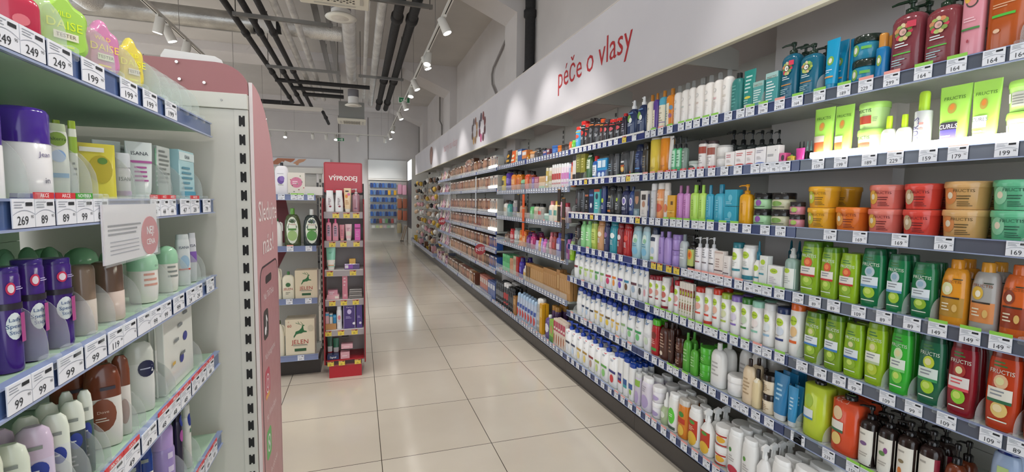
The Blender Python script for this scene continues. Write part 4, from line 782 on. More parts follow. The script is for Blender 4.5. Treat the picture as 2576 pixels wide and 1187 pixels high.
wall_rows(HC, 5, 1.56, ZN[5], [
 (22, 205, 440, sp('pump', '#c2d43a', '#1f1d1e', [('r', -.8, .84, .8, .865, '#4a6a30'), ('e', -.3, .55, .35, .1, '#a9c84a'), ('r', -.9, .3, .1, .42, '#dfe6ea'), ('r', -.9, .27, .1, .3, '#3f7fc0')], ph=.2, n=3, sh=.97), 'big yellow-green pump bottle'),
 (226, 440, 545, sp('pump', '#d9502c', '#1f1d1e', [('r', -.8, .84, .8, .865, '#4a6a30'), ('t', 'FRUCTIS', -.2, .77, .055, '#f0d8c8'), ('e', -.35, .58, .35, .1, '#e6c8a0'), ('r', -.9, .34, .1, .46, '#e9e4dc'), ('r', -.9, .3, .1, .34, '#2f6a4a'), ('e', -.35, .2, .35, .09, '#e6c87a')], ph=.22, n=3, sh=.97), 'big orange pump bottle'),
 (434, 562, 700, sp('pump', '#241a18', '#181415', [('r', -.97, .02, .97, .62, '#e8e4da'), ('l', -.6, .5, .5, .57, 1, '#a9a49c'), ('e', -.1, .38, .4, .035, '#7a5a8a'), ('l', -.5, .16, .5, .24, 2, '#b0aaa2')], ph=.22, sh=.86, dr=1), 'black-topped white-label bottle with lavender sprig'),
 (566, 702, 760, sp('pump', '#241a18', '#181415', [('r', -.97, .02, .97, .62, '#e8e4da'), ('l', -.6, .5, .5, .57, 1, '#a9a49c'), ('e', .25, .42, .22, .05, '#8a4a8a'), ('e', -.1, .36, .35, .04, '#5f8a4c'), ('l', -.5, .16, .5, .24, 2, '#b0aaa2')], ph=.22, sh=.86, dr=1), 'black-topped white-label bottle with thistle'),
 (705, 856, 815, sp('pump', '#2a1c18', '#181415', [('r', -.97, .02, .97, .62, '#e8e4da'), ('l', -.6, .5, .5, .57, 1, '#a9a49c'), ('e', -.3, .22, .22, .06, '#d0722c'), ('e', -.2, .38, .3, .03, '#8a7a5c')], ph=.22, sh=.86, dr=1), 'black-topped white-label bottle with almond'),
 (860, 1025, 880, sp('pump', '#2a1a18', '#181415', [('r', -.97, .02, .7, .62, '#e8e4da'), ('r', .7, .02, .97, .62, '#8e2338'), ('l', -.6, .5, .4, .57, 1, '#a9a49c'), ('e', -.5, .2, .4, .1, '#a8c48a')], ph=.22, sh=.86, dr=1), 'black-topped white-label bottle with crimson edge'),
 (1055, 1200, 980, sp('pump', '#6a3018', '#181415', [('r', -.97, .02, .97, .5, '#e2e2d4'), ('l', -.5, .2, .5, .4, 3, '#7a9a6a')], ph=.3, sh=.8, dr=1), 'amber pump bottle with pale label'),
 (1375, 1595, 1000, sp('bot', '#9db0cf', '#1f2f78', [('r', -.4, .66, .4, .78, '#b8cf8a'), ('r', -.4, .62, .4, .66, '#8fb848')], nk=.8, cr=.7, ch=.08, n=3), 'grey-blue bottle with navy cap')], C5, 2)
# bottom shelf
PB = lambda acc, a2, txt=None: sp('pump', '#f1f1f0', '#1e3f9c', [('e', .35, .74, .3, .035, '#d23a48'), ('e', .35, .74, .16, .018, '#f1f1f0'), ('l', -.4, .62, .4, .68, 2, '#9aa4b8'), ('r', -.75, .34, .75, .4, acc), ('e', 0, .2, .4, .1, a2)]+([('t', txt, 0, .5, .05, '#33343c')] if txt else []), ph=.26, n=5, sh=.97, dr=.8)
b7 = (172, 212, 252, 296, 340, 385, 428, 485, 550)
y7 = (78, 98, 122, 142, 170, 196, 226, 258)
c7 = (('#2a2f44', '#dfe4ea', 'with navy stripe, farthest'), ('#2f3a5a', '#c4d8ec', 'with navy stripe and 2in1'), ('#b89240', '#ecd88a', 'with gold band'), ('#b08a3c', '#e8d27a', 'with gold band and 2in1'), ('#8a2a2c', '#b99a8a', 'with maroon band'), ('#8fae3c', '#c8dc8a', 'with lime band'), ('#5fa84c', '#8fd07a', 'with green leaf'), ('#2c2f78', '#d23a3c', 'with navy and red block'))
for i in range(8):
    a, b2, nm = c7[i]
    wall_rows(HC, 6, 1.51, ZN[6], [(b7[i], b7[i+1], y7[i], PB(a, b2, '2in1' if i in (1, 3) else None), 'big white blue-pump bottle '+nm)], T4, 2)
LAV = '#b3a2cc'
wall_rows(HC, 6, 1.51, ZN[6], [
 (552, 590, 315, sp('wid', '#efefee', '#1e4298', [('r', -.7, .3, .7, .5, '#2c2f78'), ('r', -.7, .24, .7, .3, '#c83a44'), ('t', 'EN', 0, .4, .1, '#fff')]), 'white bottle with blue cap and navy block', 1, dict(r=4)),
 (590, 630, 350, sp('wid', '#efefee', '#1e4298', [('r', -.7, .3, .7, .45, '#2a5a9a'), ('r', -.7, .22, .7, .3, '#3aa0a8')]), 'white bottle with blue cap and teal block', 1, dict(r=4)),
 (630, 672, 392, sp('wid', '#efefee', '#1e4298', [('r', -.7, .3, .7, .45, '#3a5a9a'), ('e', 0, .22, .4, .08, '#8fc04a')]), 'white bottle with blue cap and green print', 1, dict(r=4)),
 (675, 716, 460, sp('bot', '#cfc8d6', '#cfd0cc', [('e', 0, .25, .7, .2, LAV), ('r', -.9, .6, .9, .8, '#8fb84a')], nk=.9, cr=.92, ch=.12), 'lavender bottle with clear cap'),
 (718, 790, 492, sp('bot', '#ddd6e2', '#f0efee', [('e', 0, .28, .7, .2, LAV), ('l', -.5, .55, .5, .75, 3, '#a8a2b0')], nk=.85, cr=.85, ch=.14), 'white lavender bottle', 1, dict(r=3)),
 (792, 856, 556, sp('jar', '#eeeaf0', '#f2f0f0', [('e', 0, .3, .7, .16, LAV)], lh=.3), 'white tub with lavender print', 1, dict(st=2)),
 (858, 914, 600, sp('drop', '#a9b890', '#f0f0ee', [('e', 0, .3, .5, .1, '#e4e8d8')]), 'clear green bottle with white nozzle'),
 (916, 984, 610, sp('bot', '#eff0ec', '#f2f2f0', [('e', 0, .4, .7, .22, '#5fd03c'), ('l', -.4, .36, .4, .46, 2, '#e6f4dc'), ('r', -.8, .04, .8, .12, '#4a5a4c')], nk=.9, cr=.9, ch=.1), 'white bottle with vivid green patch', 1, dict(r=3)),
 (986, 1058, 655, sp('bot', '#d9822c', '#cfcac2', [('e', 0, .62, .5, .07, '#3f8f3a'), ('r', -.7, .38, .7, .52, '#c2381f'), ('e', 0, .2, .6, .14, '#e8c04c')], nk=.9, cr=.92, ch=.14), 'orange bottle with clear cap'),
 (1060, 1144, 708, sp('bot', '#f0eeea', '#f3f2f0', [('r', -.8, .2, .8, .7, '#c2381f'), ('e', 0, .62, .45, .05, '#4f9a3a'), ('e', 0, .2, .75, .18, '#e6b83c'), ('l', -.5, .4, .4, .52, 3, '#f0d8b0')], nk=.85, cr=.85, ch=.1), 'white bottle with red and honey label', 1, dict(r=2)),
 (1146, 1236, 722, sp('trig', '#f0eeea', '#f2f2f0', [('r', -.8, .2, .8, .52, '#c2381f'), ('e', 0, .47, .45, .04, '#4f9a3a'), ('e', 0, .16, .75, .13, '#e6b83c')]), 'white trigger spray with red and honey label', 1, dict(r=3)),
 (1238, 1344, 845, sp('jar', '#f0ece6', '#f3f1ee', [('r', -.95, .52, .95, .6, '#b52a22'), ('e', .2, .36, .5, .16, '#e6b03c'), ('r', -.95, .05, .95, .12, '#b52a22')], lh=.3), 'white tub with red bands', 1, dict(st=2)),
 (1346, 1444, 878, sp('bot', '#efeeec', '#f2f2f1', [('e', -.3, .56, .22, .05, '#3f8a3a'), ('l', -.5, .3, .4, .46, 3, '#b8b4b2'), ('e', .1, .14, .7, .09, '#c2384a')], nk=.88, cr=.88, ch=.1), 'white bottle with leaf and red berries, farther', 1, dict(r=3)),
 (1446, 1552, 945, sp('bot', '#efeeec', '#f2f2f1', [('e', -.3, .56, .22, .05, '#5a9a3a'), ('l', -.5, .3, .4, .46, 3, '#b8b4b2'), ('e', 0, .12, .7, .09, '#c24450')], nk=.88, cr=.88, ch=.1), 'white bottle with leaf and red berries, nearer', 1, dict(r=4)),
 (1556, 1658, 985, sp('trig', '#f0efee', '#f2f2f1', [('e', -.2, .4, .25, .04, '#4f8a3a'), ('l', -.5, .18, .4, .3, 3, '#c0bcba')]), 'white trigger spray with green leaf', 1, dict(r=4)),
 (1662, 1790, 1090, sp('bot', '#f1f0ee', '#f4f3f2', [('e', -.2, .5, .25, .04, '#5a9a3a')], nk=.88, cr=.88, ch=.1), 'plain white bottle beside the leaf spray', 1, dict(r=4)),
 (1796, 1990, 1160, sp('bot', '#f1f0ee', '#f4f3f2', None, nk=.88, cr=.88, ch=.1), 'plain white bottle at the photo edge', 1, dict(r=4))], T4, 3)
# rails and tags of the hair-care bays
def tpx(lst, X, z, y0, y1):
    out = []
    for q in lst:
        y = y_of(q[0], X, z+.02)
        if y0 < y < y1: out.append((-(y-(y0+y1)/2), q[1], q[2] if len(q) > 2 else None, q[3] if len(q) > 3 else False))
    return out
def zx(xs, ox, sc): return [ox+x/sc for x in xs]
TAGS = {
 0: [(ox, t, f) for ox, t, f in zip(zx((85, 130, 175, 222, 272, 322, 376, 432, 492, 553), 1420, 4.24), ['139', '139', '129', '139', '159', '139', '129', '139', '119', '99'], [None]*10)]
    + [(1420+642/4.24, '99', None, True), (1420+748/4.24, '', None)] + [(x, t, f) for x, t, f in zip(zx((832, 890, 952, 1030, 1128, 1248, 1330, 1415, 1512, 1606, 1752, 1884, 1985, 2124, 2300, 2490), 1420, 4.24), ['249', '249', '249', '249', '299', '299', '299', '299', '299', '299', '229', '229', '299', '299', '299', '164'], [None, None, 'g', 'p', 'g', 'g', 'g', 'g', 'g', 'g', None, None, 'g', 'g', 'p', 'g'])]
    + [(x, t, f) for x, t, f in zip(zx((280, 555, 800, 1090, 1445, 1820, 2240, 2560), 2000, 4.462), ['164', '189', '229', '299', '164', '164', '164', '164'], ['g', 'g', 'p', 'p', 'g', 'g', None, None])],
 1: [(x, t, f, yl) for x, t, f, yl in zip(zx((75, 125, 175, 230, 280, 345, 410, 500, 580, 632, 684, 730, 780, 866, 942, 1025, 1102, 1172, 1270, 1360, 1455, 1575, 1712, 1855, 2040, 2145, 2250, 2360, 2490), 1420, 4.24), ['99', '99', '109', '79', '99', '109', '99', '99', '119', '119', '79', '119', '129', '89', '269', '269', '89', '89', '89', '89', '89', '89', '269', '39', '39', '39', '95', '99', '139'], [None]*8+['g', None, None, 'g', 'g', 'p', 'p', 'p']+['r']*6+[None]*7, [False]*3+[True]+[False]*6+[True]+[False]*18)]
    + [(x, t, f) for x, t, f in zip(zx((50, 265, 520, 840, 1130, 1500, 1835, 2380), 2000, 4.462), ['159', '159', '199', '189', '229', '159', '179', '199'], [None, None, None, None, 'p', None, 'p', None])],
 2: [(x, t, f, yl) for x, t, f, yl in zip(zx((92, 135, 180, 235, 294, 345, 420, 492, 580, 640, 722, 785, 855, 935, 1000, 1085, 1160, 1228, 1305, 1395, 1470, 1560, 1690, 1815, 1950, 2145, 2310), 1420, 4.24), ['79', '79', '89', '89', '79', '99', '99', '99', '109', '109', '89', '89', '99', '99', '79', '249', '199', '199', '199', '199', '199', '199', '199', '199', '149', '149', '134'], ['r', 'r', 'r', 'r']+[None]*11+['g']*9+[None]*3, [False]*4+[True]+[False]*6+[True]+[False]*15)]
    + [(x, '169', None) for x in zx((65, 400, 735, 1185, 1680, 2510), 2000, 4.462)],
 3: [(x, t, f, yl) for x, t, f, yl in zip(zx((78, 160, 250, 312, 382, 450, 528, 605, 752, 865, 955, 1022, 1118, 1200, 1282, 1352, 1424, 1500, 1580, 1660, 1748, 1862, 1965, 2062, 2165, 2298, 2470), 1420, 4.24), ['89', '89', '99', '89', '99', '109', '99', '99', '119', '119', '75', '75', '75', '75', '79', '269', '269', '269', '134', '269', '59', '59', '89', '99', '99', '69', '109'], [None, None, 'p']+[None]*12+['p']*7+[None, 'g', 'g', 'g', None], [False]*10+[True]*4+[False]*13)]
    + [(x, t, f) for x, t, f in zip(zx((40, 230, 440, 720, 1005, 1320, 1605, 1970, 2310), 2000, 4.462), ['109', '89', '89', '109', '89', '89', '149', '149', '149'], [None]*6+['g', 'g', 'g'])],
 4: [(x, t, f) for x, t, f in zip(zx((80, 120, 198, 272, 330, 396, 462, 520, 593, 660, 730, 795, 888, 985, 1047, 1115, 1190, 1270, 1358, 1435, 1525, 1600, 1700, 1812, 1930, 2060, 2165, 2300), 1420, 4.24), ['109', '109', '79', '99', '99', '109', '99', '99', '99', '109', '99', '99', '39', '39', '39', '79', '39', '29', '59', '59', '69', '28', '59', '59', '59', '59', '59', '69'], [None, None, 'p', None, None, 'p']+[None]*6+['g']*13+['p', None, 'g'])]
    + [(x, t, None) for x, t in zip(zx((55, 190, 328, 445, 682, 875, 1115, 1440, 1650), 2000, 2.917), ['129', '89', '89', '99', '109', '99', '109', '109', '89'])],
 5: [(x, t, f) for x, t, f in zip(zx((232, 268, 306, 330, 368, 404, 460, 520, 565, 612, 655, 710, 780, 838, 890, 950, 995, 1062, 1130, 1200, 1262, 1352, 1435, 1498, 1582, 1680, 1766, 1880), 1360, 2.917), ['109', '109', '99', '99', '99', '99', '109', '99', '99', '109', '99', '99', '149', '64', '64', '64', '64', '64', '64', '64', '69', '64', '69', '99', '79', '79', '129', '239'], ['p', None, None, 'p', 'p']+[None]*3+['p', None, 'p', 'p']+[None]*3+['g']*3+[None]*10)]
    + [(x, t, f) for x, t, f in zip(zx((35, 250, 430, 530), 2000, 2.917), ['239', '239', '159', '159'], [None, None, 'g', 'g'])],
 6: [(x, t, f) for x, t, f in zip(zx((155, 205, 238, 275, 318, 358, 412, 458, 510, 558, 605, 660, 722, 790, 835, 905, 975, 1055, 1135, 1220, 1290, 1390), 1360, 2.917), ['229', '229', '229', '229', '229', '229', '229', '99', '99', '99', '35', '35', '35', '35', '35', '35', '35', '35', '35', '35', '35', '35'], [None]*9+['p', 'p']+['p']*11)]}
BNM = ['nearest', 'middle', 'far']
for lv in range(7):
    for i in range(3):
        y0, y1 = BAY[i]; z = ZN[lv]; X = 1.51 if lv == 6 else 1.56
        tg = tpx(TAGS[lv], X, z, y0, y1)
        dv = []
        for e in sorted(EDGE[(HC, lv)]):
            u = (y0+y1)/2-e
            for e2 in (e, e-.003, e+.003, e-.006, e+.006):
                if free((HC, lv), e2): break
            else: continue
            e = e2; u = (y0+y1)/2-e
            if y0+.02 < e < y1-.02 and (not dv or abs(u-dv[-1]) > (.05 if i < 2 else .1)): dv.append(u)
        shelf('%s shelf with slate price rail, %s bay of the hair-care wall' % (LEV[lv].replace('top', 'topmost'), BNM[i]), (X, (y0+y1)/2, z), -PI/2, (y1-y0)/2, .388 if lv < 6 else .438, tg, dv, light=(-.46, .495, .02) if (lv == 1 and i == 0) else None, rail=mat('#565c69', 'g') if i == 0 else (mat('#2e3a78', 'g') if i == 2 and lv < 5 else None), dfr=True, lit=45, paper=i == 2 and lv < 3)
# ---------------------------------------------------------------- styling bays (four and five) and hair-dye bays
ST = 'styling bays'
TA = (1230, 340, 5.395); TB = (1230, 540, 5.395); TD = (1180, 660, 4.947)
CB = lambda c, k, a='#d8d8da', **kw: sp('bot', c, k, [('r', -.7, .3, .7, .55, a)], nk=kw.get('nk', .7), ch=kw.get('ch', .2), cr=kw.get('nk', .7), dr=.8)
CN = lambda c, k, a='#e6e4e2', **kw: sp('can', c, k, [('r', -.8, .35, .8, .6, a), ('r', -.8, .15, .8, .22, a)], ch=kw.get('ch', .16), cr=.9)
BX = lambda c, a='#d8d4d0', b=None: sp('box', c, g=[('r', -.8, .55, .8, .85, a)]+([('r', -1, 0, 1, .22, b)] if b else []))
PU = lambda c, a='#e8d8b8': sp('pouch', c, g=[('e', 0, .6, .5, .12, a), ('r', -.6, .2, .6, .35, a)])
def mrow(lv, z, items, tr, rows, XF=1.56): wall_rows(ST, lv, XF, z, items, tr, rows, 14, False, True)
mrow(0, ZM[0], [(200, 270, 205, PU('#2e2a28', '#d8a02c'), 'black pouch with amber oval'), (271, 338, 210, PU('#e0642c'), 'orange pouch'), (340, 380, 205, PU('#d9cdb0', '#b9a070'), 'cream pouch'), (381, 440, 192, BX('#3b5f9c', '#dfe9f2'), 'blue and white box'),
 (441, 505, 206, BX('#e08a4a', '#e8e4e2', '#35507a'), 'orange box with blue base'), (506, 524, 258, CB('#d99a2c', '#c8842a'), 'small amber bottle'), (524, 590, 225, sp('jar', '#d9b99c', '#e09a5a', lh=.3), 'peach jar'), (592, 650, 172, sp('pump', '#4a4444', '#1c1a1a', ph=.35), 'smoky pump bottle'),
 (651, 724, 178, sp('pump', '#3d3a3c', '#1c1a1a', ph=.35), 'charcoal pump bottle'), (726, 775, 206, BX('#3a4f9a', '#d8a8a0'), 'blue and red box'), (776, 815, 186, BX('#8a4a52'), 'maroon box'), (817, 897, 145, sp('jar', '#4f7fc8', '#3f6ab0', lh=.25), 'blue tub'),
 (900, 962, 140, sp('jar', '#d97a2c', '#c96a20', lh=.25), 'orange tub'), (965, 1000, 132, sp('jar', '#4a4240', '#35302e', lh=.3), 'dark jar, farther'), (1002, 1056, 118, sp('jar', '#5a5250', '#3a3432', lh=.3), 'dark jar, nearer'), (1064, 1106, 88, CN('#d9583c', '#e0663f', '#e6a890'), 'coral can'), (1108, 1146, 68, CN('#6fbf3c', '#7fd048', '#b9e09a'), 'bright green can')], TA, 1)
mrow(1, ZM[1], [(155, 198, 500, CB('#d8b82c', '#22201f', '#3a352c'), 'yellow bottle with black cap'), (200, 266, 470, CN('#4f2f8a', '#241f2c', '#8a6fc0'), 'purple can'), (275, 336, 480, CB('#e0812c', '#2a201c', '#eab070'), 'orange bottle, farther'), (345, 400, 480, CB('#e07f28', '#2a201c', '#c85a20'), 'orange bottle, middle'),
 (404, 458, 592, sp('roll', '#5a4a52', '#8fd0a0'), 'small green-capped roller'), (460, 520, 480, CB('#d9502c', '#2a1c1a', '#e8884c'), 'orange-red bottle'), (523, 572, 486, CB('#8a3f2c', '#1f1a1a', '#b87058'), 'red-brown bottle'), (575, 606, 570, BX('#7a4f9a', '#a98fc4'), 'violet box'),
 (608, 668, 566, BX('#a8586a', '#c48a94'), 'mauve box'), (671, 752, 556, BX('#dcb48c', '#c8a070', '#8fb88a'), 'peach box with green base'), (755, 780, 440, CN('#c9b05c', '#e0d8c0'), 'mustard can'), (782, 832, 440, CN('#cfc3a0', '#e6e0d4', '#a89860'), 'beige can'),
 (835, 956, 392, CN('#dfd2cc', '#e6e6e4', '#b3342f'), 'white and red can', 4), (960, 1066, 378, CN('#e2d2dc', '#e8e8e8', '#c878b4'), 'white and pink can', 3), (1068, 1090, 392, CN('#a9b9d6', '#d8dcea', '#6f8fc8'), 'pale blue can'), (1092, 1128, 368, CN('#d9793c', '#a3242c', '#e8b890'), 'orange can with red cap')], TA, 1)
mrow(2, ZM[2], [(180, 226, 880, CB('#dcd8cf', '#4a3a34', '#b8a888'), 'white bottle with brown cap'), (230, 272, 890, CB('#3f9a90', '#39454a', '#8fc4bc'), 'teal bottle'), (292, 352, 880, CN('#a09a98', '#b9b4b2', '#7a6f8a'), 'grey can'), (400, 442, 918, CB('#e0b89a', '#201c1c', '#d8a080'), 'peach bottle with black cap'), (354, 394, 1040, sp('jar', '#cfc8c4', '#bdb6b2', lh=.3), 'low pale jar'),
 (446, 496, 1050, sp('jar', '#d8b8b0', '#bda49e', lh=.3), 'low pink jar'), (535, 584, 925, CB('#5fb06a', '#1c1b1b', '#8fd096'), 'green bottle with black cap'), (586, 640, 925, CB('#c8bfa8', '#1c1b1b', '#a89c84'), 'cream bottle with black cap'), (642, 700, 930, CB('#a8a49a', '#1c1b1b', '#c84a3c'), 'grey bottle with black cap'), (720, 780, 1060, sp('jar', '#6fae98', '#c8d8d0', lh=.3), 'low green jar'),
 (788, 848, 890, CB('#e6d8c8', '#d98a8a', '#6fa0a8'), 'striped bottle with coral cap'), (850, 912, 888, CB('#e6dcb8', '#e0c05c', '#5f9a8a'), 'striped bottle with yellow cap'), (915, 972, 900, CB('#e0a8b8', '#e3b4c4', '#f0dce2'), 'pink bottle'), (975, 1036, 918, CB('#e6c8ce', '#c84a5a', '#c2344c'), 'white and red bottle')], TA, 1)
mrow(3, ZM[3], [(190, 252, 226, CB('#6a4a3a', '#4a352a', '#a88a70'), 'brown bottle'), (265, 306, 184, CN('#c0252c', '#b3202a', '#e0a0a0'), 'red can'), (312, 376, 174, CN('#b0b4b0', '#6f7f7c', '#e2e2de'), 'pale grey can'), (380, 440, 206, PU('#e07a20', '#e8b070'), 'orange pouch'), (441, 480, 222, CB('#e0853c', '#d9752c', '#e8b88a'), 'orange bottle'),
 (485, 541, 234, CB('#6a2470', '#55205c', '#a05aa8'), 'plum bottle'), (546, 590, 250, CB('#b02f6a', '#8a2858', '#d880a8'), 'magenta bottle'), (594, 654, 346, sp('tube', '#b8a8d4', '#a890c8'), 'lilac tube'), (656, 690, 310, CB('#c8963c', '#b8842c', '#e0bc7a'), 'gold bottle'), (691, 712, 318, CB('#a898d0', '#9080c0', '#c8bce2'), 'slim lilac bottle'),
 (713, 752, 328, CB('#d070b8', '#c060a8', '#e4a8d4'), 'slim pink bottle'), (755, 797, 336, CB('#8a8484', '#6f6a6c', '#a8a4a4'), 'slim grey bottle'), (800, 836, 234, CB('#b87078', '#c05a6a', '#d8a8ac'), 'rose bottle'), (838, 884, 234, CB('#8f3a34', '#7a2f2c', '#b03a3c'), 'brick red bottle'), (886, 950, 250, CB('#6a5fa8', '#4f48a0', '#c8c4dc'), 'violet bottle'),
 (955, 1024, 258, CB('#5f6a84', '#4a5f7a', '#7f8aa4'), 'blue-grey bottle'), (1026, 1074, 334, CB('#d080c4', '#c870bc', '#a84f98'), 'orchid bottle'), (1076, 1120, 358, CB('#98cc2c', '#a4d438', '#c8e484'), 'lime bottle')], TB, 2)
KR = lambda c, t='#b8925f': sp('box', c, g=[('r', -.7, .3, .7, .8, t)])
mrow(4, ZM[4], [(180, 276, 540, BX('#6fc888', '#4fa868'), 'mint green box', 2), (277, 320, 592, BX('#dca080', '#c88a6a'), 'peach box'), (322, 360, 562, BX('#c8bfa4', '#a89a78'), 'cream box'), (361, 390, 572, BX('#c03a3a', '#a02c30'), 'red box'), (391, 432, 582, CB('#3f2f9a', '#33287c', '#6f5fc8'), 'indigo bottle'), (444, 490, 690, CB('#cfc4b4', '#e8e4dc', '#c8a050'), 'white bottle with gold band'),
 (492, 556, 660, sp('box', '#b98a50', g=[('r', -.6, .1, .6, .85, '#3a2a1c')]), 'brown brush box with dark lettering', 3), (560, 728, 700, KR('#b88a54', '#c49a66'), 'kraft brown brush box, farther run', 7), (731, 906, 738, KR('#ac7f4c', '#b88c5a'), 'kraft brown brush box, middle run', 7), (908, 950, 742, KR('#a8794a'), 'broad kraft box'), (952, 1092, 812, KR('#b58853', '#c09664'), 'kraft brown brush box, nearest run', 6)], TB, 2)
wall_rows(ST, 6, 1.51, ZM[6], [(132, 226, 170, BX('#b86a5c', '#cfc0b8', '#8a7f98'), 'red-topped dye box', 4), (228, 318, 235, BX('#4f649c', '#cfd0d8'), 'blue dye box', 3), (320, 410, 240, CN('#29292b', '#3a3a3c', '#6f6f72'), 'black spray can', 4), (412, 470, 258, CN('#3a3a3e', '#e0dcda', '#b33a38'), 'dark can with white cap', 2), (472, 540, 310, CN('#252426', '#1d1c1d', '#4a494b'), 'all-black can', 3), (542, 576, 420, BX('#a8743c', '#c8985c'), 'amber box')], TD, 2, 14, False)
wall_rows(ST, 6, 1.51, ZM[6], [(580, 816, 425, sp('hs', '#b8c4d8', '#a9c4de', [('r', -.8, .45, .8, .6, '#2f4a9a'), ('e', 0, .25, .7, .16, '#c8403c')]), 'blue-capped gel bottle with red swirl', 7), (820, 866, 440, CN('#a9a8a4', '#e9e8e4', '#c0bfbc'), 'tall grey can with white cap', 1, dict(r=1)), (868, 900, 512, BX('#d9a020', '#e8c060'), 'yellow box'), (901, 972, 540, CN('#5a3a6a', '#c08a3c', '#8a5f9a'), 'plum bottle with gold cap', 2, dict(b=.08)),
 (922, 990, 650, sp('bot', '#5f4a8a', '#e6e4e6', [('e', 0, .45, .7, .2, '#e6e0ea')], nk=.4, ch=.12), 'violet bottle with white cap', 1, dict(r=1)), (990, 1040, 712, sp('box', '#8fb84a', g=[('e', .1, .55, .5, .2, '#c89068'), ('r', -1, 0, 1, .25, '#4f8a3c')]), 'green box with picture'), (1042, 1188, 728, sp('box', '#e0cfc0', g=[('r', -.9, .55, .9, .92, '#b8405c'), ('e', -.3, .25, .5, .2, '#a85f3c'), ('r', -.6, .62, .6, .7, '#f0e2dc')]), 'pink zig-zag box', 5)], TD, 2, 14, False)
ZMA = [1.738, 1.448, 1.158, .866, .532, None, .152]
for lv in (0, 1, 2, 3, 4, 6):
    for i in (3, 4):
        y0, y1 = BAY[i]; h = (y1-y0)/2; X = 1.51 if lv == 6 else 1.56
        n = 15; tg = [(-h+.05+k*(2*h-.1)/(n-1), str(random.choice((49, 59, 79, 89, 99, 119, 139))), 'p' if (lv == 6 and k % 2) or random.random() < .08 else None) for k in range(n)]
        shelf('%s shelf with crowded price tags, %s styling bay' % (LEV[lv].replace('top', 'topmost'), 'nearer' if i == 3 else 'farther'), (X, (y0+y1)/2, ZM[lv]), -PI/2, h, .388 if lv < 6 else .438, tg, (), lip=.05 if lv in (1, 2, 3, 4) else 0, rail=mat('#3c4a8a', 'g') if lv == 0 else mat('#8a92a8', 'g'), ink=False)
# clip strips and wobblers hanging from the rails
def hang(name, label, cat, X, y, z0, z1, w, m, n=1, edge=None, group=None):
    t = thing(name, label, cat, (X, y, z1), -PI/2, group)
    obj('strip', MB().box((-.006, -.002, z0-z1), (.006, 0, 0), CLEAR), t)
    for k in range(n):
        b = (z0-z1)*(k+1)/n+.008; a = (z0-z1)*k/n-.004
        mm = MB().box((-w/2, -.012, b), (w/2, -.003, a), m, .002)
        if edge: mm.box((-w/2-.004, -.0125, b-.004), (w/2+.004, -.011, b), edge); mm.box((-w/2-.004, -.0125, a), (w/2+.004, -.011, a+.004), edge)
        obj('hanging_pack', mm, t)
    return t
hang('clip_strip', 'orange packs on a clip strip between the styling bays', 'clip strip', 1.545, 4.27, 1.02, 1.44, .05, mat('#e0581c', 'p'), 3)
hang('clip_strip', 'yellow and black pack hanging beside the orange clip strip', 'clip strip', 1.545, 4.42, 1.25, 1.44, .05, mat('#2a2522', 'p'), 1, mat('#d9b02c', 'p'))
hang('clip_strip', 'brown and amber packs on the upper clip strip at the end of styling bays', 'clip strip', 1.545, 3.42, 1.2, 1.47, .05, mat('#33241c', 'p'), 2, mat('#c98a2c', 'p'))
hang('clip_strip', 'brown and amber packs on the lower clip strip beside the shampoo bay', 'clip strip', 1.545, 3.33, .9, 1.4, .05, mat('#3a291e', 'p'), 3, mat('#c98a2c', 'p'))
for y, z0, z1, w in ((6.22, 1.05, 1.70, 'nearer'), (8.1, .95, 1.70, 'farther')):
    hang('product_strip', 'pale hanging strip at the %s dye bay joint' % w, 'clip strip', 1.545, y, z0, z1, .035, mat('#bfc3c6', 'p'), 3)
def wobbler(px, py, X, r, label):
    p = onx(px, py, X); t = thing('round_sign', label, 'sign', p, -.25)
    n = 28; m = MB().prism([(r*math.cos(2*PI*i/n), r*math.sin(2*PI*i/n)) for i in range(n)], 'y', 0, .002, mat('#b3202c', 'p')); obj('disc', m, t)
    obj('lettering', MB().text('NEJ!', mat('#fff', 'm'), lambda a, b: ((a*.9*math.cos(.25)-b*.9*math.sin(.25))*r, -.0006, (a*math.sin(.25)+b)*.9*r)), t)
    obj('clip_arm', MB().box((-.004, .0021, -.004), (.075, .006, .004), CLEAR), t)
wobbler(1112, 556, 1.50, .07, 'round red NEJ sign farther down the dye shelves')
wobbler(1208, 627, 1.50, .072, 'round red NEJ sign nearer on the dye shelves')
# dye boxes
SH = [('peach', '#b98c70', '#dcb89a'), ('honey', '#a5774c', '#d9b48a'), ('chestnut', '#75493a', '#c49a80'), ('rose brown', '#8a5850', '#cfa898'), ('sand', '#b89c84', '#e2d0bc'), ('caramel', '#94643c', '#d0a884'), ('copper', '#914c30', '#d8a080'), ('walnut', '#553828', '#b08a74')]
RD = [('wine red', '#7a2a2c', '#c08878'), ('cherry', '#96363a', '#d0a090'), ('mahogany', '#5f2f28', '#b07a68')]
PL = [('white', '#cfccc4', '#e6e4e0'), ('pale grey', '#b9bcbc', '#d8dada')]
BL = [('blue', '#3a5fae', '#a8c0e0'), ('slate blue', '#5a6f9a', '#c0c8d8')]
DY = 'dye bays'
ON = ['first', 'second', 'third', 'fourth', 'fifth', 'sixth', 'seventh', 'eighth', 'ninth', 'tenth', 'eleventh', 'twelfth', 'thirteenth', 'fourteenth', 'fifteenth', 'sixteenth']
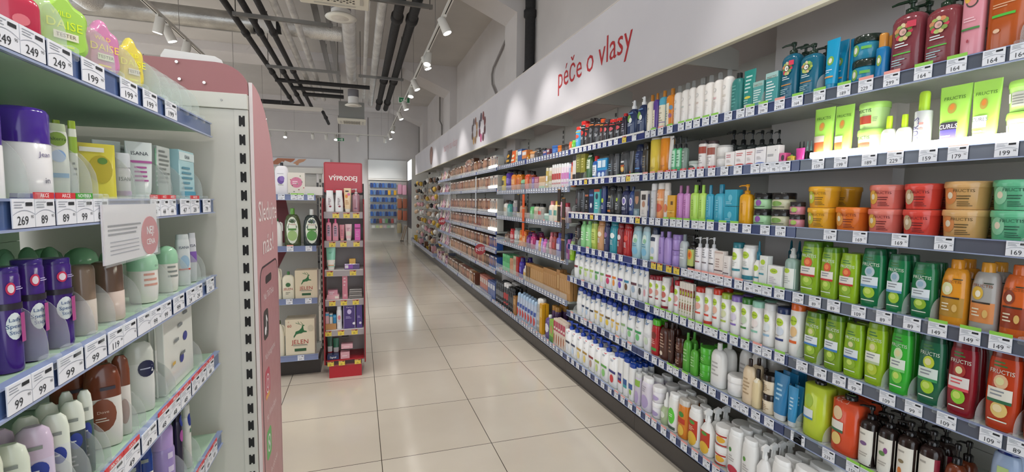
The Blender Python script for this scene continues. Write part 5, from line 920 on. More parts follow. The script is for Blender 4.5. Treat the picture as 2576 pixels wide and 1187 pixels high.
def dye(lv, z, bi, XF):
    y0, y1 = BAY[bi]; n = 14 if bi < 7 else 11; pw = (y1-y0-.03)/n; rnd = random.Random(lv*31+bi)
    hgt = {0: .155, 1: .16, 2: .17, 3: .165, 4: .16, 5: .165, 6: .17}[lv]
    run = None
    for k in range(n):
        yy = y0+.015+pw*(k+.5)
        if lv == 6 and yy < 6.17: continue
        if run is None or rnd.random() < .38: run = rnd.choice(SH if not (bi == 5 and lv in (3, 4)) else RD+SH[:2])
        s = run
        if bi == 5 and k < 5: s = (PL[k % 2] if lv < 4 else BL[k % 2])
        c, f, a = s
        h = hgt*(1 if (lv or k % 5) else .85)
        hc = ('#4a2f22', '#a06a44', '#c08a5c', '#3a2824', '#8a4a34')[(k*3+lv+bi) % 5]
        spc = sp('box', f, g=[('e', 0, .55, .7, .3, hc), ('e', .16, .56, .36, .2, '#d9a98c'), ('r', -.9, .86, .9, .97, '#e2d8cc' if (k+lv) % 3 else '#5a2a2a'), ('r', -.85, .04, .5, .17, a if lv % 2 else '#e6ddd4')])
        for r in range(2 if lv == 6 and bi == 5 else 1):
            x = XF+.016+.04+r*.086
            lb = '%s hair dye box, %s%s from the near end, %s shelf, %s dye bay' % (c, ON[k], '' if not r else ' (behind)', LEV[lv], ON[bi-5])
            product(spc, pw*.93, .08, h, (x, yy, z+.0385), -PI/2, lb, 'hair dye boxes', False, 8, False, name='hair_dye_box')
        if lv == 0 and bi == 6 and 3 <= k < 11:
            product(spc, pw*.93, .08, .06, (XF+.056, yy, z+.0385+h+.001), -PI/2, '%s low dye box on top of the %s box, topmost shelf, second dye bay' % (c, ON[k]), 'dye boxes laid on top', False, 8, False, name='hair_dye_box')
for bi in (5, 6, 7):
    for lv in range(7):
        XF = 1.51 if lv == 6 else 1.56
        dye(lv, ZH[lv], bi, XF)
        y0, y1 = BAY[bi]; h = (y1-y0)/2; n = 16
        tg = [(-h+.05+k*(2*h-.1)/(n-1), '99', 'p' if lv in (4, 5) and k % 3 == 0 else None) for k in range(n)]
        shelf('%s shelf of boxed hair dye, %s dye bay' % (LEV[lv].replace('top', 'topmost'), ON[bi-5]), (XF, (y0+y1)/2, ZH[lv]), -PI/2, h, .388 if lv < 6 else .438, tg, (), lip=.03, rail=mat('#5a68a8', 'g'), ink=False,
              light=(h-.36, h-.02, .032) if bi == 5 and lv < 4 else None, lit=3)
# pink towels and care packs bay
y0, y1 = BAY[8]; h = (y1-y0)/2
PK = [('rose', '#c9929a'), ('dusty pink', '#b98a98'), ('brown', '#6a4f3c'), ('white', '#d8d2cc'), ('beige', '#c9b49a'), ('plum', '#8a5a7a')]
for lv in range(7):
    XF = 1.51 if lv == 6 else 1.56
    n = 9
    for k in range(n):
        c, f = PK[(k*5+lv*3) % 6] if lv else PK[(2, 2, 2, 3, 4, 0, 1, 4, 2)[k]]
        yy = y0+.06+(2*h-.12)*(k+.5)/n; hh = .11+.03*((k*7+lv) % 3)
        product(sp('pouch' if lv != 6 else 'box', f, g=[('e', 0, .5, .5, .2, '#e6d8d4')]), .115, .07, hh, (XF+.06, yy, ZH[lv]+.0385), -PI/2, '%s care pack, %s from the near end, %s shelf beyond the dye bays' % (c, ON[k], LEV[lv]), 'care packs beyond the dye bays', False, 10, False, name='care_pack')
    shelf('%s shelf of care packs beyond the dye boxes' % LEV[lv].replace('top', 'topmost'), (XF, (y0+y1)/2, ZH[lv]), -PI/2, h, .388 if lv < 6 else .438, [(-h+.08+k*.16, '99', None) for k in range(8)], (), rail=mat('#7f8ab4', 'g'), ink=False)
# hair accessories on hooks
AC = [('beige', '#c9a98a'), ('brown', '#6a4a38'), ('white', '#e0dcd6'), ('pink', '#d09aa0'), ('black', '#2a2624'), ('gold', '#c9a23c'), ('grey', '#9a9490')]
rnd = random.Random(5); cnt = {}
for r in range(8):
    z = .46+r*.195
    for k in range(14):
        y = 9.72+k*.295+rnd.uniform(-.04, .04); c, f = rnd.choice(AC); zz = z+rnd.uniform(-.025, .025); x = rnd.uniform(1.60, 1.72)
        t = thing('hair_accessory', '%s hair accessory card, %s peg from the near end, %s peg row up' % (c, ON[k], ORD[r].replace('nearest', 'lowest')), 'hair accessory', (x, y, zz), -PI/2+rnd.uniform(-.5, .5), 'hair accessories on hooks')
        m = MB().box((-.05, -.002, -.085), (.05, 0, .06), mat(rnd.choice(('#d9d3cb', '#3a3230', '#c9b49a', '#b8a8a4', '#e6e0da')), 'p'))
        obj('card', m, t)
        q = rnd.uniform(.7, 1.3); m = MB().loft([(-.065, .012, .01), (-.045, .044*q, .03), (.0, .05*q, .045), (.03, .034, .03), (.045, .01, .01)], mat(f, 'p'), 10); m.v = [(x_, yy-.05, q_) for x_, yy, q_ in m.v]
        obj('clip', m, t)
        obj('hook', MB().tube([(0, 1.95-x, .05), (0, -.02, .05), (0, -.03, .06)], .004, mat('#b8b8b8', 'k'), 6), t)
for i, (a, b) in enumerate(((9.62, 11.7), (11.7, 13.86))):
    t = thing('basket_shelf', 'low metal tray of hair accessories, %s of the two before the white end panel' % ('nearer', 'farther')[i], 'shelf', (1.46, (a+b)/2, .16), -PI/2); h2 = (b-a)/2
    m = MB().box((-h2+.01, 0, 0), (h2-.01, .49, .012), BOARD); m.box((-h2+.01, 0, .012), (h2-.01, .01, .09), mat('#8f95b0', 'g')); m.box((-h2+.01, .01, .012), (-h2+.02, .49, .09), mat('#8f95b0', 'g')); m.box((h2-.02, .01, .012), (h2-.01, .49, .09), mat('#8f95b0', 'g'))
    obj('tray', m, t)
    for k in range(10):
        c, f = rnd.choice(AC)
        product(sp('pouch' if k % 2 else 'box', f, g=[('e', 0, .5, .5, .2, '#e6e0da')]), .13, .09, .1+.04*(k % 3), (1.56+.12*(k % 2), a+.12+k*(b-a-.24)/9, .173), -PI/2, '%s accessory pack, %s in the %s low tray' % (c, ON[k], ('nearer', 'farther')[i]), 'packs in the low trays', False, 8, False, name='accessory_pack')
# ---------------------------------------------------------------- fascia banner over the right wall
YA, YB = -1.5, 13.3
t = thing('fascia_banner', 'long white fascia with red lettering above the hair-care shelves', 'banner', (1.53, (YA+YB)/2, 2.075), -PI/2)
hl = (YB-YA)/2; my = (YA+YB)/2
m = MB().box((-hl, 0, 0), (hl, .02, .53), node_mat('fascia_white', '#dcd8da', .55, 2, None, .3, ('#c6c2c6', '#cdc9cc')))
obj('fascia_panel', m, t)
m = MB().box((-hl, -.004, -.012), (hl, .024, .0), mat('#d3cdb9', 'p')); m.box((-hl, -.003, .53), (hl, .023, .536), mat('#d8cfc6', 'p')); obj('edge_trim', m, t)
for i in range(14):
    u = -hl+.3+i*1.0
    if i: obj('support_bracket', MB().prism([(.021, .0), (.385, .0), (.385, .1), (.021, .2)], 'x', u-.006, u+.006, PANEL), t)
def fit_text(txt):
    vs, fs = text_mesh(txt); xs = [v[0] for v in vs]; ys = [v[1] for v in vs]
    return min(xs), max(xs), min(ys), max(ys)
def banner_text(txt, ya, yb, zc, sz, c, name):
    x0, x1, _, _ = fit_text(txt); sx = (ya-yb)/(x1-x0)
    obj(name, MB().text(txt, mat(c, 'm'), lambda a, b: (my-(ya+yb)/2+(a-(x0+x1)/2)*sx, -.0012, zc-2.075+b*sz)), t)
banner_text('péče o vlasy', 3.47, 2.41, 2.345, .245, '#a8262b', 'lettering')
banner_text('barvy na vlasy', 8.7, 7.45, 2.33, .2, '#c9a0a4', 'faint_lettering')
for (px, py, rr, cols) in ((1194.2, 329.6, .19, ('#7a4a3c', '#b98a54', '#8a6a44', '#9a7450', '#c99a54', '#5a3a2c', '#4f3a3e', '#54444a')), (1213, 319, .2, ('#7a2a2c', '#6a2226', '#4a1f2a', '#5a2434', '#b04a78', '#6a2038', '#3a2c44', '#3f3448'))):
    p = onx(px, py, 1.53); m = MB()
    for k in range(8):
        a = PI/2-(k+.5)*2*PI/8; c_, s_ = math.cos(a)*rr*.72, math.sin(a)*rr*.72
        pts = [(my-p.y+c_+rr*.235*math.cos(2*PI*j/18), -.0014-.0001*k, p.z-2.075+s_+rr*.285*math.sin(2*PI*j/18)) for j in range(18)]
        m.poly(pts, mat(cols[k], 'p'))
    obj('colour_swatch_ring', m, t)
p = onx(1085, 392, 1.53); m = MB(); pts = []
for j in range(24):
    b = 2*PI*j/24; pts.append((my-p.y+.22*math.cos(b)*(1+.25*math.sin(b)), -.0015, p.z-2.075+.2*math.sin(b)))
m.poly(pts, mat('#7d5348', 'p')); m.poly([(q[0]*1+(.02), q[1]-.0005, (q[2]-(p.z-2.075))*.62-.03+(p.z-2.075)) if abs(q[0]-(my-p.y)) < .1 else (my-p.y+(q[0]-(my-p.y))*.5, q[1]-.0005, (q[2]-(p.z-2.075))*.6-.03+(p.z-2.075)) for q in pts], mat('#a97f70', 'p'))
obj('hair_lock_print', m, t)
# ---------------------------------------------------------------- deodorant gondola (runs along the aisle, faces +X)
LX = -.362; ZL = [1.523, 1.328, 1.128, .922, .70, .47, .15]; LY0, LY1 = -.6, 1.395
GRN = node_mat('shelf_reflected_green', '#bcd0bf', .45, 2, None, .5, ('#b2cfb6', '#b9d6bd'))  # green reflected from the goods put into the grey coat's colour
t = thing('shelving_unit', 'pale back and plinth of the deodorant shelving beside the camera', 'shelving', (LX, (LY0+LY1)/2, 0), PI/2); h = (LY1-LY0)/2
m = MB()
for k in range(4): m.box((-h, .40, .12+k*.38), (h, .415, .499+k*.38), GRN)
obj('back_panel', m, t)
obj('plinth', MB().box((-h, .03, 0), (h, .40, .118), mat('#4b4643', 'p')), t)
LTAG = {0: [(0, '249', None), (72, '249', None), (142, '249', None), (227, '199', None), (318, '199', None), (372, '199', None), (425, '199', None)],
 1: [(48, '269', None), (103, '89', 'r'), (158, '89', 'r'), (205, '99', 'G'), (246, '89', None), (385, '44', 'r'), (408, '44', 'r'), (428, '44', 'r'), (461, '47', None), (486, '28', 'r'), (516, '79', None)],
 2: [(38, '99', None), (98, '99', None), (170, '99', None), (234, '99', None), (284, '119', None), (320, '', None), (356, '', None), (386, '99', None), (413, '99', None), (445, '99', None), (475, '24', None), (495, '24', None), (525, '24', None)],
 3: [(230, '49', 'r'), (282, '49', 'r'), (326, '49', 'r'), (370, '49', None), (408, '48', 'r'), (436, '48', 'r'), (463, '48', 'r'), (488, '48', 'r'), (506, '48', 'r'), (525, '48', 'r')],
 4: [(500, '49', 'r'), (520, '49', 'r'), (535, '49', 'r')], 5: [], 6: []}
LDIV = {0: (20, 95, 205, 285, 365, 405, 440, 470, 495), 1: (5, 115, 200, 280, 330, 378, 405, 455, 496), 2: (55, 118, 183, 242, 312, 395, 450, 490), 3: (110, 240, 330, 380, 430, 480, 515), 4: (450, 500, 530), 5: (), 6: ()}
ymid = (LY0+LY1)/2
LDV = {}
def left_row(lv, items, tr, rows=1):
    z = ZL[lv]; zb = z+.0325; ox, oy, sc = tr; L = []
    for it in items:
        x0, x1, yt, spec, look = it[:5]; op = it[5] if len(it) > 5 else {}; k = spec[0]
        xb = op.get('b', 0); X = LX-.016-xb; dr = spec[1].get('dr', DR[k])
        if k != 'box':                               # fit the visible outline
            pm = ox+(x0+x1)/2/sc; hw = .02
            for _ in range(6):
                yc = y_of(pm, X-hw, zb+.05); dep = Vector((X-hw, yc, zb+.05-CZ)).dot(W_); hw = (x1-x0)/sc*.5/F*dep*op.get('k', 1.25 if k == 'slant' else 1.08 if k in ('wid', 'tube', 'bot', 'pouch') else 1)
            w = hw*2; ym = yc; xc = X-w/2-.003
        else:
            ya = y_of(ox+x0/sc, X, zb+.03); yb = y_of(ox+x1/sc, X, zb+.03); w = (yb-ya)*.95; ym = (ya+yb)/2; xc = X-min(.09, w*dr)/2-.003
        ht = max(.04, min(.24, (z_of(oy+yt/sc, xc, ym)-zb) if yt is not None else op['h']))
        turn = op.get('turn', 1.2 if k == 'slant' else .85 if k in ('wid', 'tube', 'bot', 'pouch') else .5 if k in ('can', 'roll', 'jar') else 0)
        L.append([ym, w, w/2 if k in ('can', 'roll', 'jar', 'drop', 'box') else w*(.5*math.cos(turn)+.5*dr*math.sin(turn)), xc, ht, turn, spec, look, op, dr])
    Q = sorted((q for q in L if not q[8].get('b')), key=lambda q: q[0])
    for p, q in zip(Q, Q[1:]):                       # leave a gap for a divider between neighbours
        o = p[0]+p[2]+.0034-(q[0]-q[2])
        if o > 0:
            for e in (p, q): f_ = (e[2]-o/2)/e[2]; e[1] *= f_; e[2] *= f_
    for p, q in zip(Q, Q[1:]+[None]):
        hi_ = q[0]-q[2] if q else p[0]+p[2]+.004
        LDV.setdefault(lv, []).append(min((p[0]+p[2]+hi_)/2, p[0]+p[2]+.004)-(LY0+LY1)/2)
    for ym, w, hw, xc0, ht, turn, spec, look, op, dr in L:
        d = w if spec[0] in ('can', 'roll', 'jar', 'drop') else min(.09, w*dr) if spec[0] != 'box' else op.get('d', min(.09, w*dr))
        for r in range(op.get('r', rows)):
            xc = xc0-r*(2*hw*.9+.008)
            if xc-d/2 < LX-.39: break
            lb = look+(', %s shelf of deodorant gondola' if not r else ' behind, %s shelf of deodorant gondola') % LEV[lv]
            product(spec, w, d, ht, (xc, ym, zb), PI/2-turn, lb, look+' behind on deodorant gondola' if r else None, r == 0, 28 if r == 0 else 14, r == 0)
Z1 = (0, 0, 2.826); Z2 = (0, 400, 2.826); Z3 = (0, 780, 2.917)
FLW = lambda c, ink, tw='#f3f0a0': sp('flower', c, g=[('t', 'DAISE', .0, .55, .16, ink), ('t', 'WILD', -.1, .69, .09, ink), ('r', -.4, .36, .45, .46, '#e6e0c8'), ('t', 'TESTER', .02, .41, .07, '#7a6a60'), ('l', -.4, .18, .45, .3, 2, ink)], dr=.42)
left_row(0, [(36, 248, -90, sp('bot', '#b8324a', '#8a2a3a', [('e', 0, .4, .4, .1, '#d9707a')], nk=.5), 'raspberry red bottle'),
 (256, 600, -60, FLW('#a6cf5a', '#d9ea2c'), 'lime flower-shaped tester bottle', dict(turn=.6)), (606, 842, 140, FLW('#cf84ac', '#f0cf5a'), 'pink flower-shaped tester bottle', dict(turn=.6)), (846, 1022, 268, FLW('#e3cf5a', '#f4f03c'), 'yellow flower-shaped tester bottle', dict(turn=.6))], Z1, 1)
ISA = lambda c, k, a: sp('tube', c, k, [('t', 'ISANA', 0, .8, .09, '#2a2f3a'), ('l', -.5, .3, .5, .6, 4, a), ('r', -.9, .64, .9, .68, a)])
left_row(1, [(-110, 18, 780, sp('can', '#efecec', '#4f2f8f', ch=.38, cr=.98, dm=.01), 'purple-capped stick cut by the photo edge'),
 (36, 330, 765, sp('can', '#eeecec', '#4a2d94', [('t', 'Jean', .25, .5, .075, '#6a5f8a'), ('t', 'in', .3, .22, .09, '#3f3f52'), ('r', -.9, .03, .9, .08, '#6a4fae')], ch=.38, cr=.98, dm=.01), 'large white roll-on with deep purple cap'),
 (345, 500, 880, sp('wid', '#d8dccf', '#b5c3a0', [('e', 0, .8, .75, .09, '#7a9a3a'), ('t', 'Alterra', 0, .8, .06, '#33502a'), ('r', -.8, .3, .8, .36, '#3a8fc0'), ('e', 0, .58, .6, .08, '#8fb0d8')]), 'pale bottle with green oval and blue stripe'),
 (505, 580, 862, sp('wid', '#e0e2d4', '#9ab43a', [('r', -.9, .6, .9, .8, '#8fae3a'), ('l', -.5, .3, .5, .5, 3, '#5a5a5e')]), 'white bottle with lime shoulders'),
 (590, 800, 1018, sp('pouch', '#d9cc4a', g=[('e', .2, .55, .6, .25, '#b9a82c'), ('e', .3, .7, .25, .06, '#5f8a3a'), ('r', -.8, .85, .4, .93, '#e6e4d4')]), 'yellow sachet with fruit print'),
 (806, 925, 1085, sp('jar', '#dcd8dc', '#c8ccce', [('t', 'ISANA', 0, .45, .14, '#3a3f4a'), ('r', -.9, .1, .9, .2, '#b08ab8')], lh=.3), 'small white jar with ringed silver lid'),
 (930, 1080, 1010, ISA('#dfe6e4', '#e8ecec', '#b05a9a'), 'white tube with violet print beside the jar'),
 (1088, 1165, 1050, sp('wid', '#a9d8b8', '#98ccaa', ik('#e6f2ea')), 'mint green bottle'),
 (1150, 1285, 1045, sp('box', '#b9c0bb', g=[('l', -.8, .3, .8, .95, 8, '#6f7672')]), 'grey carton seen from its back'),
 (1290, 1398, 1072, sp('box', '#a9d2d8', g=[('r', -1, .8, 1, .96, '#d3e2e2'), ('t', 'ISANA', 0, .87, .1, '#2c3a44'), ('l', -.7, .2, .7, .7, 5, '#4f8fa4'), ('r', -1, .08, 1, .18, '#3f9ab4')]), 'pale blue carton with dark lettering')], Z1, 2)
PUR = sp('can', '#45267f', '#3a2277', [('e', 0, .44, .55, .13, '#e8f0f0'), ('t', 'Lady', 0, .5, .05, '#2a4f8a'), ('t', 'Speed', 0, .44, .055, '#2a4f8a'), ('t', 'Stick', 0, .38, .05, '#2a4f8a'), ('r', -.95, .6, .95, .66, '#2b2430'), ('e', -.2, .8, .3, .06, '#d8305a'), ('e', -.2, .8, .2, .04, '#f2e4ea'), ('l', .1, .78, .8, .82, 2, '#c4bce0'), ('r', .3, .28, .95, .56, '#b0498a')], ch=.06, cr=.95, dm=.03)
left_row(2, [(-20, 150, 770, PUR, 'purple spray can with round white emblem, nearest'), (153, 318, 712, PUR, 'purple spray can with round white emblem, middle'), (322, 508, 700, PUR, 'purple spray can with round white emblem, farthest'),
 (528, 680, 748, sp('can', '#cfc4b8', '#8f7a68', ch=.5, cr=.98, dm=.01), 'taupe-capped roll-on, lighter'), (688, 872, 725, sp('can', '#d8c4b8', '#735a4c', ch=.5, cr=.97, dm=.01), 'brown-capped stick'),
 (940, 1118, 645, sp('roll', '#efeae2', '#a9d8b6', [('l', -.6, .3, .6, .6, 3, '#d8a090'), ('t', 'ISANA', .5, .7, .06, '#3a3f4a')], ch=.38), 'white roll-on with mint cap, nearer'), (1122, 1266, 618, sp('roll', '#ece8de', '#a3d4b0', [('l', -.6, .3, .6, .6, 3, '#8a8f8a')], ch=.38), 'white roll-on with mint cap, farther'),
 (1270, 1352, 535, sp('wid', '#e2e6e6', '#d4dada', [('t', 'ISANA', 0, .74, .08, '#2c3a54'), ('e', 0, .45, .7, .14, '#a9c8e0'), ('r', -.8, .3, .8, .33, '#c84a3c')]), 'white bottle with pale blue emblem'), (1354, 1402, 525, sp('wid', '#e4e4e8', '#d8dade', [('t', 'ISA', 0, .74, .08, '#2c3a54'), ('r', -.9, .4, .9, .62, '#8a5fb8')]), 'white bottle with violet band')], Z2, 1)
left_row(2, [(40, 130, 660, sp('roll', '#cfd2c8', '#7fae8a', ch=.4), 'mint-capped roll-on in the shaded back row, nearest', dict(b=.13, r=2)), (180, 290, 640, sp('roll', '#cfd2c8', '#7fae8a', ch=.4), 'mint-capped roll-on in the shaded back row, second', dict(b=.13, r=2)), (330, 430, 625, sp('roll', '#cfd2c8', '#7fae8a', ch=.4), 'mint-capped roll-on in the shaded back row, third', dict(b=.13, r=2)), (500, 690, 628, sp('roll', '#cfd2c8', '#8fc49c', ch=.4), 'mint-capped roll-on in the shaded back row, fourth', dict(b=.13, r=2)), (740, 900, 640, sp('roll', '#d4d8cc', '#98cca6', ch=.4), 'mint-capped roll-on behind the brown-capped stick', dict(b=.12, r=2))], Z2, 1)  # back-row caps and bodies coloured darker to carry the row's shade
NIV = lambda c, k, a='#2a3f9a', ch=.36: sp('slant', c, k, [('e', .25, .52, .5, .1, a), ('l', -.1, .5, .55, .54, 1, '#e8ecf4'), ('r', -.3, .76, .5, .8, '#8f9690'), ('l', -.6, .2, .5, .36, 3, '#b8b4b8')], ch=ch, dr=.5)
left_row(3, [(-190, 0, 1000, NIV('#e6e8dc', '#dfe4cf'), 'cream slanted-cap deodorant cut by the photo edge'), (8, 190, 985, NIV('#e4e8e0', '#e0e6d4'), 'cream slanted-cap deodorant, nearest'), (195, 370, 855, NIV('#d8cce2', '#d6c2d8'), 'lavender slanted-cap deodorant'),
 (372, 500, 760, NIV('#e2e6e0', '#e6ecdc'), 'ivory slanted-cap deodorant, middle'), (505, 615, 665, NIV('#3f4a52', '#e8ecde'), 'dark deodorant with ivory slanted cap'), (618, 690, 590, NIV('#4a6058', '#e2e6da'), 'green-grey deodorant with ivory cap'),
 (694, 862, 400, sp('slant', '#ebe6de', '#7a3f2a', [('e', 0, .4, .7, .2, '#8a4a30'), ('t', 'Dove', 0, .44, .05, '#e0c8b8'), ('l', -.4, .32, .4, .38, 2, '#e8dccf'), ('r', -.1, .7, .7, .74, '#3a3644')], ch=.4, dr=.5), 'brown-capped white deodorant with brown oval'), (864, 955, 330, sp('slant', '#e6e0d8', '#7d4630', [('e', .3, .3, .5, .16, '#9a5a40')], ch=.38, dr=.5), 'brown-capped white deodorant, slimmer'),
 (962, 1110, 230, sp('slant', '#e2e2dc', '#d4d6cc', [('e', .5, .62, .55, .12, '#1f2348'), ('l', .1, .6, .8, .64, 1, '#b8bcd0')], ch=.3, dr=.5), 'white deodorant with black emblem'), (1114, 1208, 110, sp('slant', '#e4e4de', '#d0d2c6', [('r', .1, .35, .6, .38, '#8a2a3a')], ch=.34, dr=.5), 'white deodorant with grey-green cap'),
 (1215, 1458, -30, sp('box', '#dfe0d8', g=[('e', .4, .55, .16, .06, '#25308a'), ('e', .1, .3, .14, .06, '#25308a'), ('r', .3, .84, .6, .88, '#6a6f72'), ('r', -.1, .72, .2, .76, '#7a7f82'), ('r', -.4, .56, -.1, .6, '#7f8486'), ('r', 0, .34, .3, .38, '#6a6f72'), ('r', -.6, .3, -.4, .34, '#d8b04a')], d=.06), 'white gift carton with small printed sticks')], Z3, 2)
left_row(4, [(940, 1040, 1000, NIV('#1f3a78', '#1c2f66'), 'navy deodorant spray'), (1040, 1126, 960, NIV('#e0e2d8', '#22408a', '#2a4f9a'), 'white deodorant with blue cap'), (1132, 1284, 850, sp('can', '#a08cc4', '#b49ad2', [('l', -.3, .3, .3, .7, 2, '#d8cce6')], ch=.3, cr=.9), 'tall lilac spray can'),
 (1286, 1352, 700, sp('can', '#241f3a', '#1d1a2c', [('e', .2, .6, .5, .08, '#a84f9a'), ('e', .3, .8, .5, .08, '#22348a')], ch=.2), 'black spray can with violet specks'), (1354, 1412, 690, sp('can', '#dcdcd4', '#cfd0c8', [('e', .2, .76, .6, .1, '#22348a'), ('r', 0, .56, .6, .62, '#5f7f6a')], ch=.2), 'white spray can with blue disc')], Z3, 1)
for lv, z in enumerate(ZL):
    tg = [(y_of(q[0], LX, z+.02)-ymid, q[1], q[2]) for q in LTAG[lv]]
    dv = LDV.get(lv, [])+([y_of(q, LX, z+.04)-ymid for q in (412, 440, 465, 487, 507)] if lv == 0 else [])
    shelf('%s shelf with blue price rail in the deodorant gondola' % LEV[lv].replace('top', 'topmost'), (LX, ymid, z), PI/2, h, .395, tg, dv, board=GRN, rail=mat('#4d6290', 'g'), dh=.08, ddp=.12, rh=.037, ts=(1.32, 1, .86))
# hanging price notice
p = y_of(322, LX, 1.31); t = thing('price_notice', 'clear holder with white NEJ CENA notice clipped to the deodorant shelf rail', 'sign', (LX+.006, p, 1.355), PI/2)
hw = (y_of(392, LX+.006, 1.3)-y_of(255, LX+.006, 1.3))/2; H = .115*.78
obj('paper', MB().box((-hw, -.001, -H), (hw, .001, 0), mat('#dcd6da', 'm')), t)
m = MB()
for i, e in enumerate((.3, .15, .1)): m.box((-hw*.85, -.0016, -.034-i*.0065), (hw*e, -.001, -.031-i*.0065), mat('#5c5a64', 'm'))
for i in range(4): m.box((-hw*.8, -.0016, -.058-i*.0062), (hw*.2, -.001, -.0565-i*.0062), mat('#8a8894', 'm'))
obj('printed_lines', m, t)
m = MB(); m.prism([(hw*.66+hw*.36*math.cos(2*PI*i/28), -.056+.034*math.sin(2*PI*i/28)) for i in range(28)], 'y', -.0022, -.0012, mat('#c23a48', 'p'))
m.text('NEJ!', mat('#fff', 'm'), lambda a, b: (hw*.66+a*.017, -.0026, -.047+b*.02)); m.text('CENA', mat('#fff', 'm'), lambda a, b: (hw*.66+a*.013, -.0026, -.067+b*.014))
obj('red_emblem', m, t)
obj('clear_holder', MB().box((-hw-.002, -.004, -H-.003), (hw+.002, -.0032, .012), CLEAR), t)
# ---------------------------------------------------------------- end-cap panel with pink social-media side
t = thing('end_cap_panel', 'cream slotted end panel with pink top board and pink side sign', 'gondola end', (-.282, 1.43, 0))
CR = node_mat('cream_coat', '#cdc9c0', .5, 2, None, .4, ('#cac6bd', '#d0ccc3'))
obj('panel', MB().box((-1.3, 0, 0), (-.034, .02, 1.604), CR), t)
m = MB().box((-.0335, -.002, 0), (-.0005, .03, 1.604), CR); obj('upright', m, t)
m = MB()
for k in range(31):
    z = .06+k*.05
    m.prism([(-.022, z), (-.0175, z), (-.0165, z+.004), (-.0135, z+.004), (-.0125, z), (-.008, z), (-.008, z+.028), (-.0125, z+.028), (-.0135, z+.024), (-.0165, z+.024), (-.0175, z+.028), (-.022, z+.028)], 'y', -.0035, .0, DARK)
obj('slot', m, t)['kind'] = 'stuff'
m = MB().box((-1.3, -.008, 1.605), (0, .03, 1.645), CR, .001); m.prism([(-.06+.003*math.cos(i*PI/4), 1.625+.003*math.sin(i*PI/4)) for i in range(8)], 'y', -.0095, -.008, mat('#8a8680', 'k')); obj('top_bar', m, t)
PINK = node_mat('pink_laminate', '#a06a6b', .5, 3, None, .35, ('#9c6667', '#a36d6e')); PINK2 = node_mat('pink_print', '#c9989b', .5, 3, None, .35, ('#c79598', '#cc9c9f'))
arc = [(-.0-.075+.075*math.sin(i*PI/2/8), 1.645+.02+.06*math.cos(i*PI/2/8)) for i in range(9)]
m = MB().prism([(-1.3, 1.646)]+[(-1.3, 1.725)]+arc+[(0, 1.646)], 'y', .004, .016, PINK); obj('top_board', m, t)
m = MB()
for x, z in ((-.16, 1.715), (-.155, 1.672), (-.1, 1.668)): m.loft([(0, .004, .004), (.004, .004, .004), (.006, .002, .002)], mat('#c8c4c0', 'k'), 10); k0 = len(m.v)
m.v = []; m.f = []; m.m = []; m.sm = []
for x, z in ((-.16, 1.715), (-.155, 1.672), (-.1, 1.668)): m.tube([(x, .004, z), (x, -.003, z)], .0038, mat('#c8c4c0', 'k'), 10)
obj('bolt', m, t)
m = MB().prism([(-.21, 1.62), (-.21, 1.74)]+[(-.2+.01*math.sin(-PI/2+i*PI/8), 1.755) for i in range(0)]+[(-.2, 1.757), (-.085, 1.75), (-.07, 1.742), (-.065, 1.73), (-.065, 1.62)], 'y', .045, .049, WHITE); obj('back_plate', m, t)
# pink side sign, faces the aisle
L0, L1 = .012, .36
prof = [(L0, .02), (L1, .02), (L1, 1.3)]+[(L1-.34+.34*math.cos(i*PI/2/12), 1.3+.38*math.sin(i*PI/2/12)) for i in range(1, 13)]+[(L0, 1.68)]
m = MB().prism(prof, 'x', .002, .009, PINK2); m.box((.001, L0-.003, .02), (.0095, L0, 1.68), mat('#d8ccca', 'p')); obj('side_board', m, t)
def side(fn=None): return lambda a, b: (.0096, a, b)
def rrect(y0, z0, y1, z1, r, n=6):
    o = []
    for cx, cz, s in ((y1-r, z0+r, -PI/2), (y1-r, z1-r, 0), (y0+r, z1-r, PI/2), (y0+r, z0+r, PI)):
        o += [(cx+r*math.cos(s+PI/2*i/n), cz+r*math.sin(s+PI/2*i/n)) for i in range(n+1)]
    return o
m = MB()
def side_text(txt, y0, y1, zc, hh, c, mm, off=.0098):
    a, b, c0, c1 = fit_text(txt); sx = (y1-y0)/(b-a); mm.text(txt, mat(c, 'm'), lambda u, v: (off, (y0+y1)/2+(u-(a+b)/2)*sx, zc+v*hh))
side_text('Sledujte', .05, .345, 1.325, .085, '#efe4e2', m); side_text('nás!', .10, .27, 1.225, .085, '#efe4e2', m); obj('lettering', m, t)
m = MB().prism(rrect(.04, .30, .345, 1.165, .05), 'x', .0092, .0097, mat('#3a2f34', 'p')); m.prism(rrect(.046, .306, .339, 1.159, .045), 'x', .0097, .0099, mat('#b98388', 'p'))
m.prism(rrect(.12, 1.105, .22, 1.13, .012), 'x', .0099, .0101, mat('#2a2428', 'p')); obj('phone_graphic', m, t)
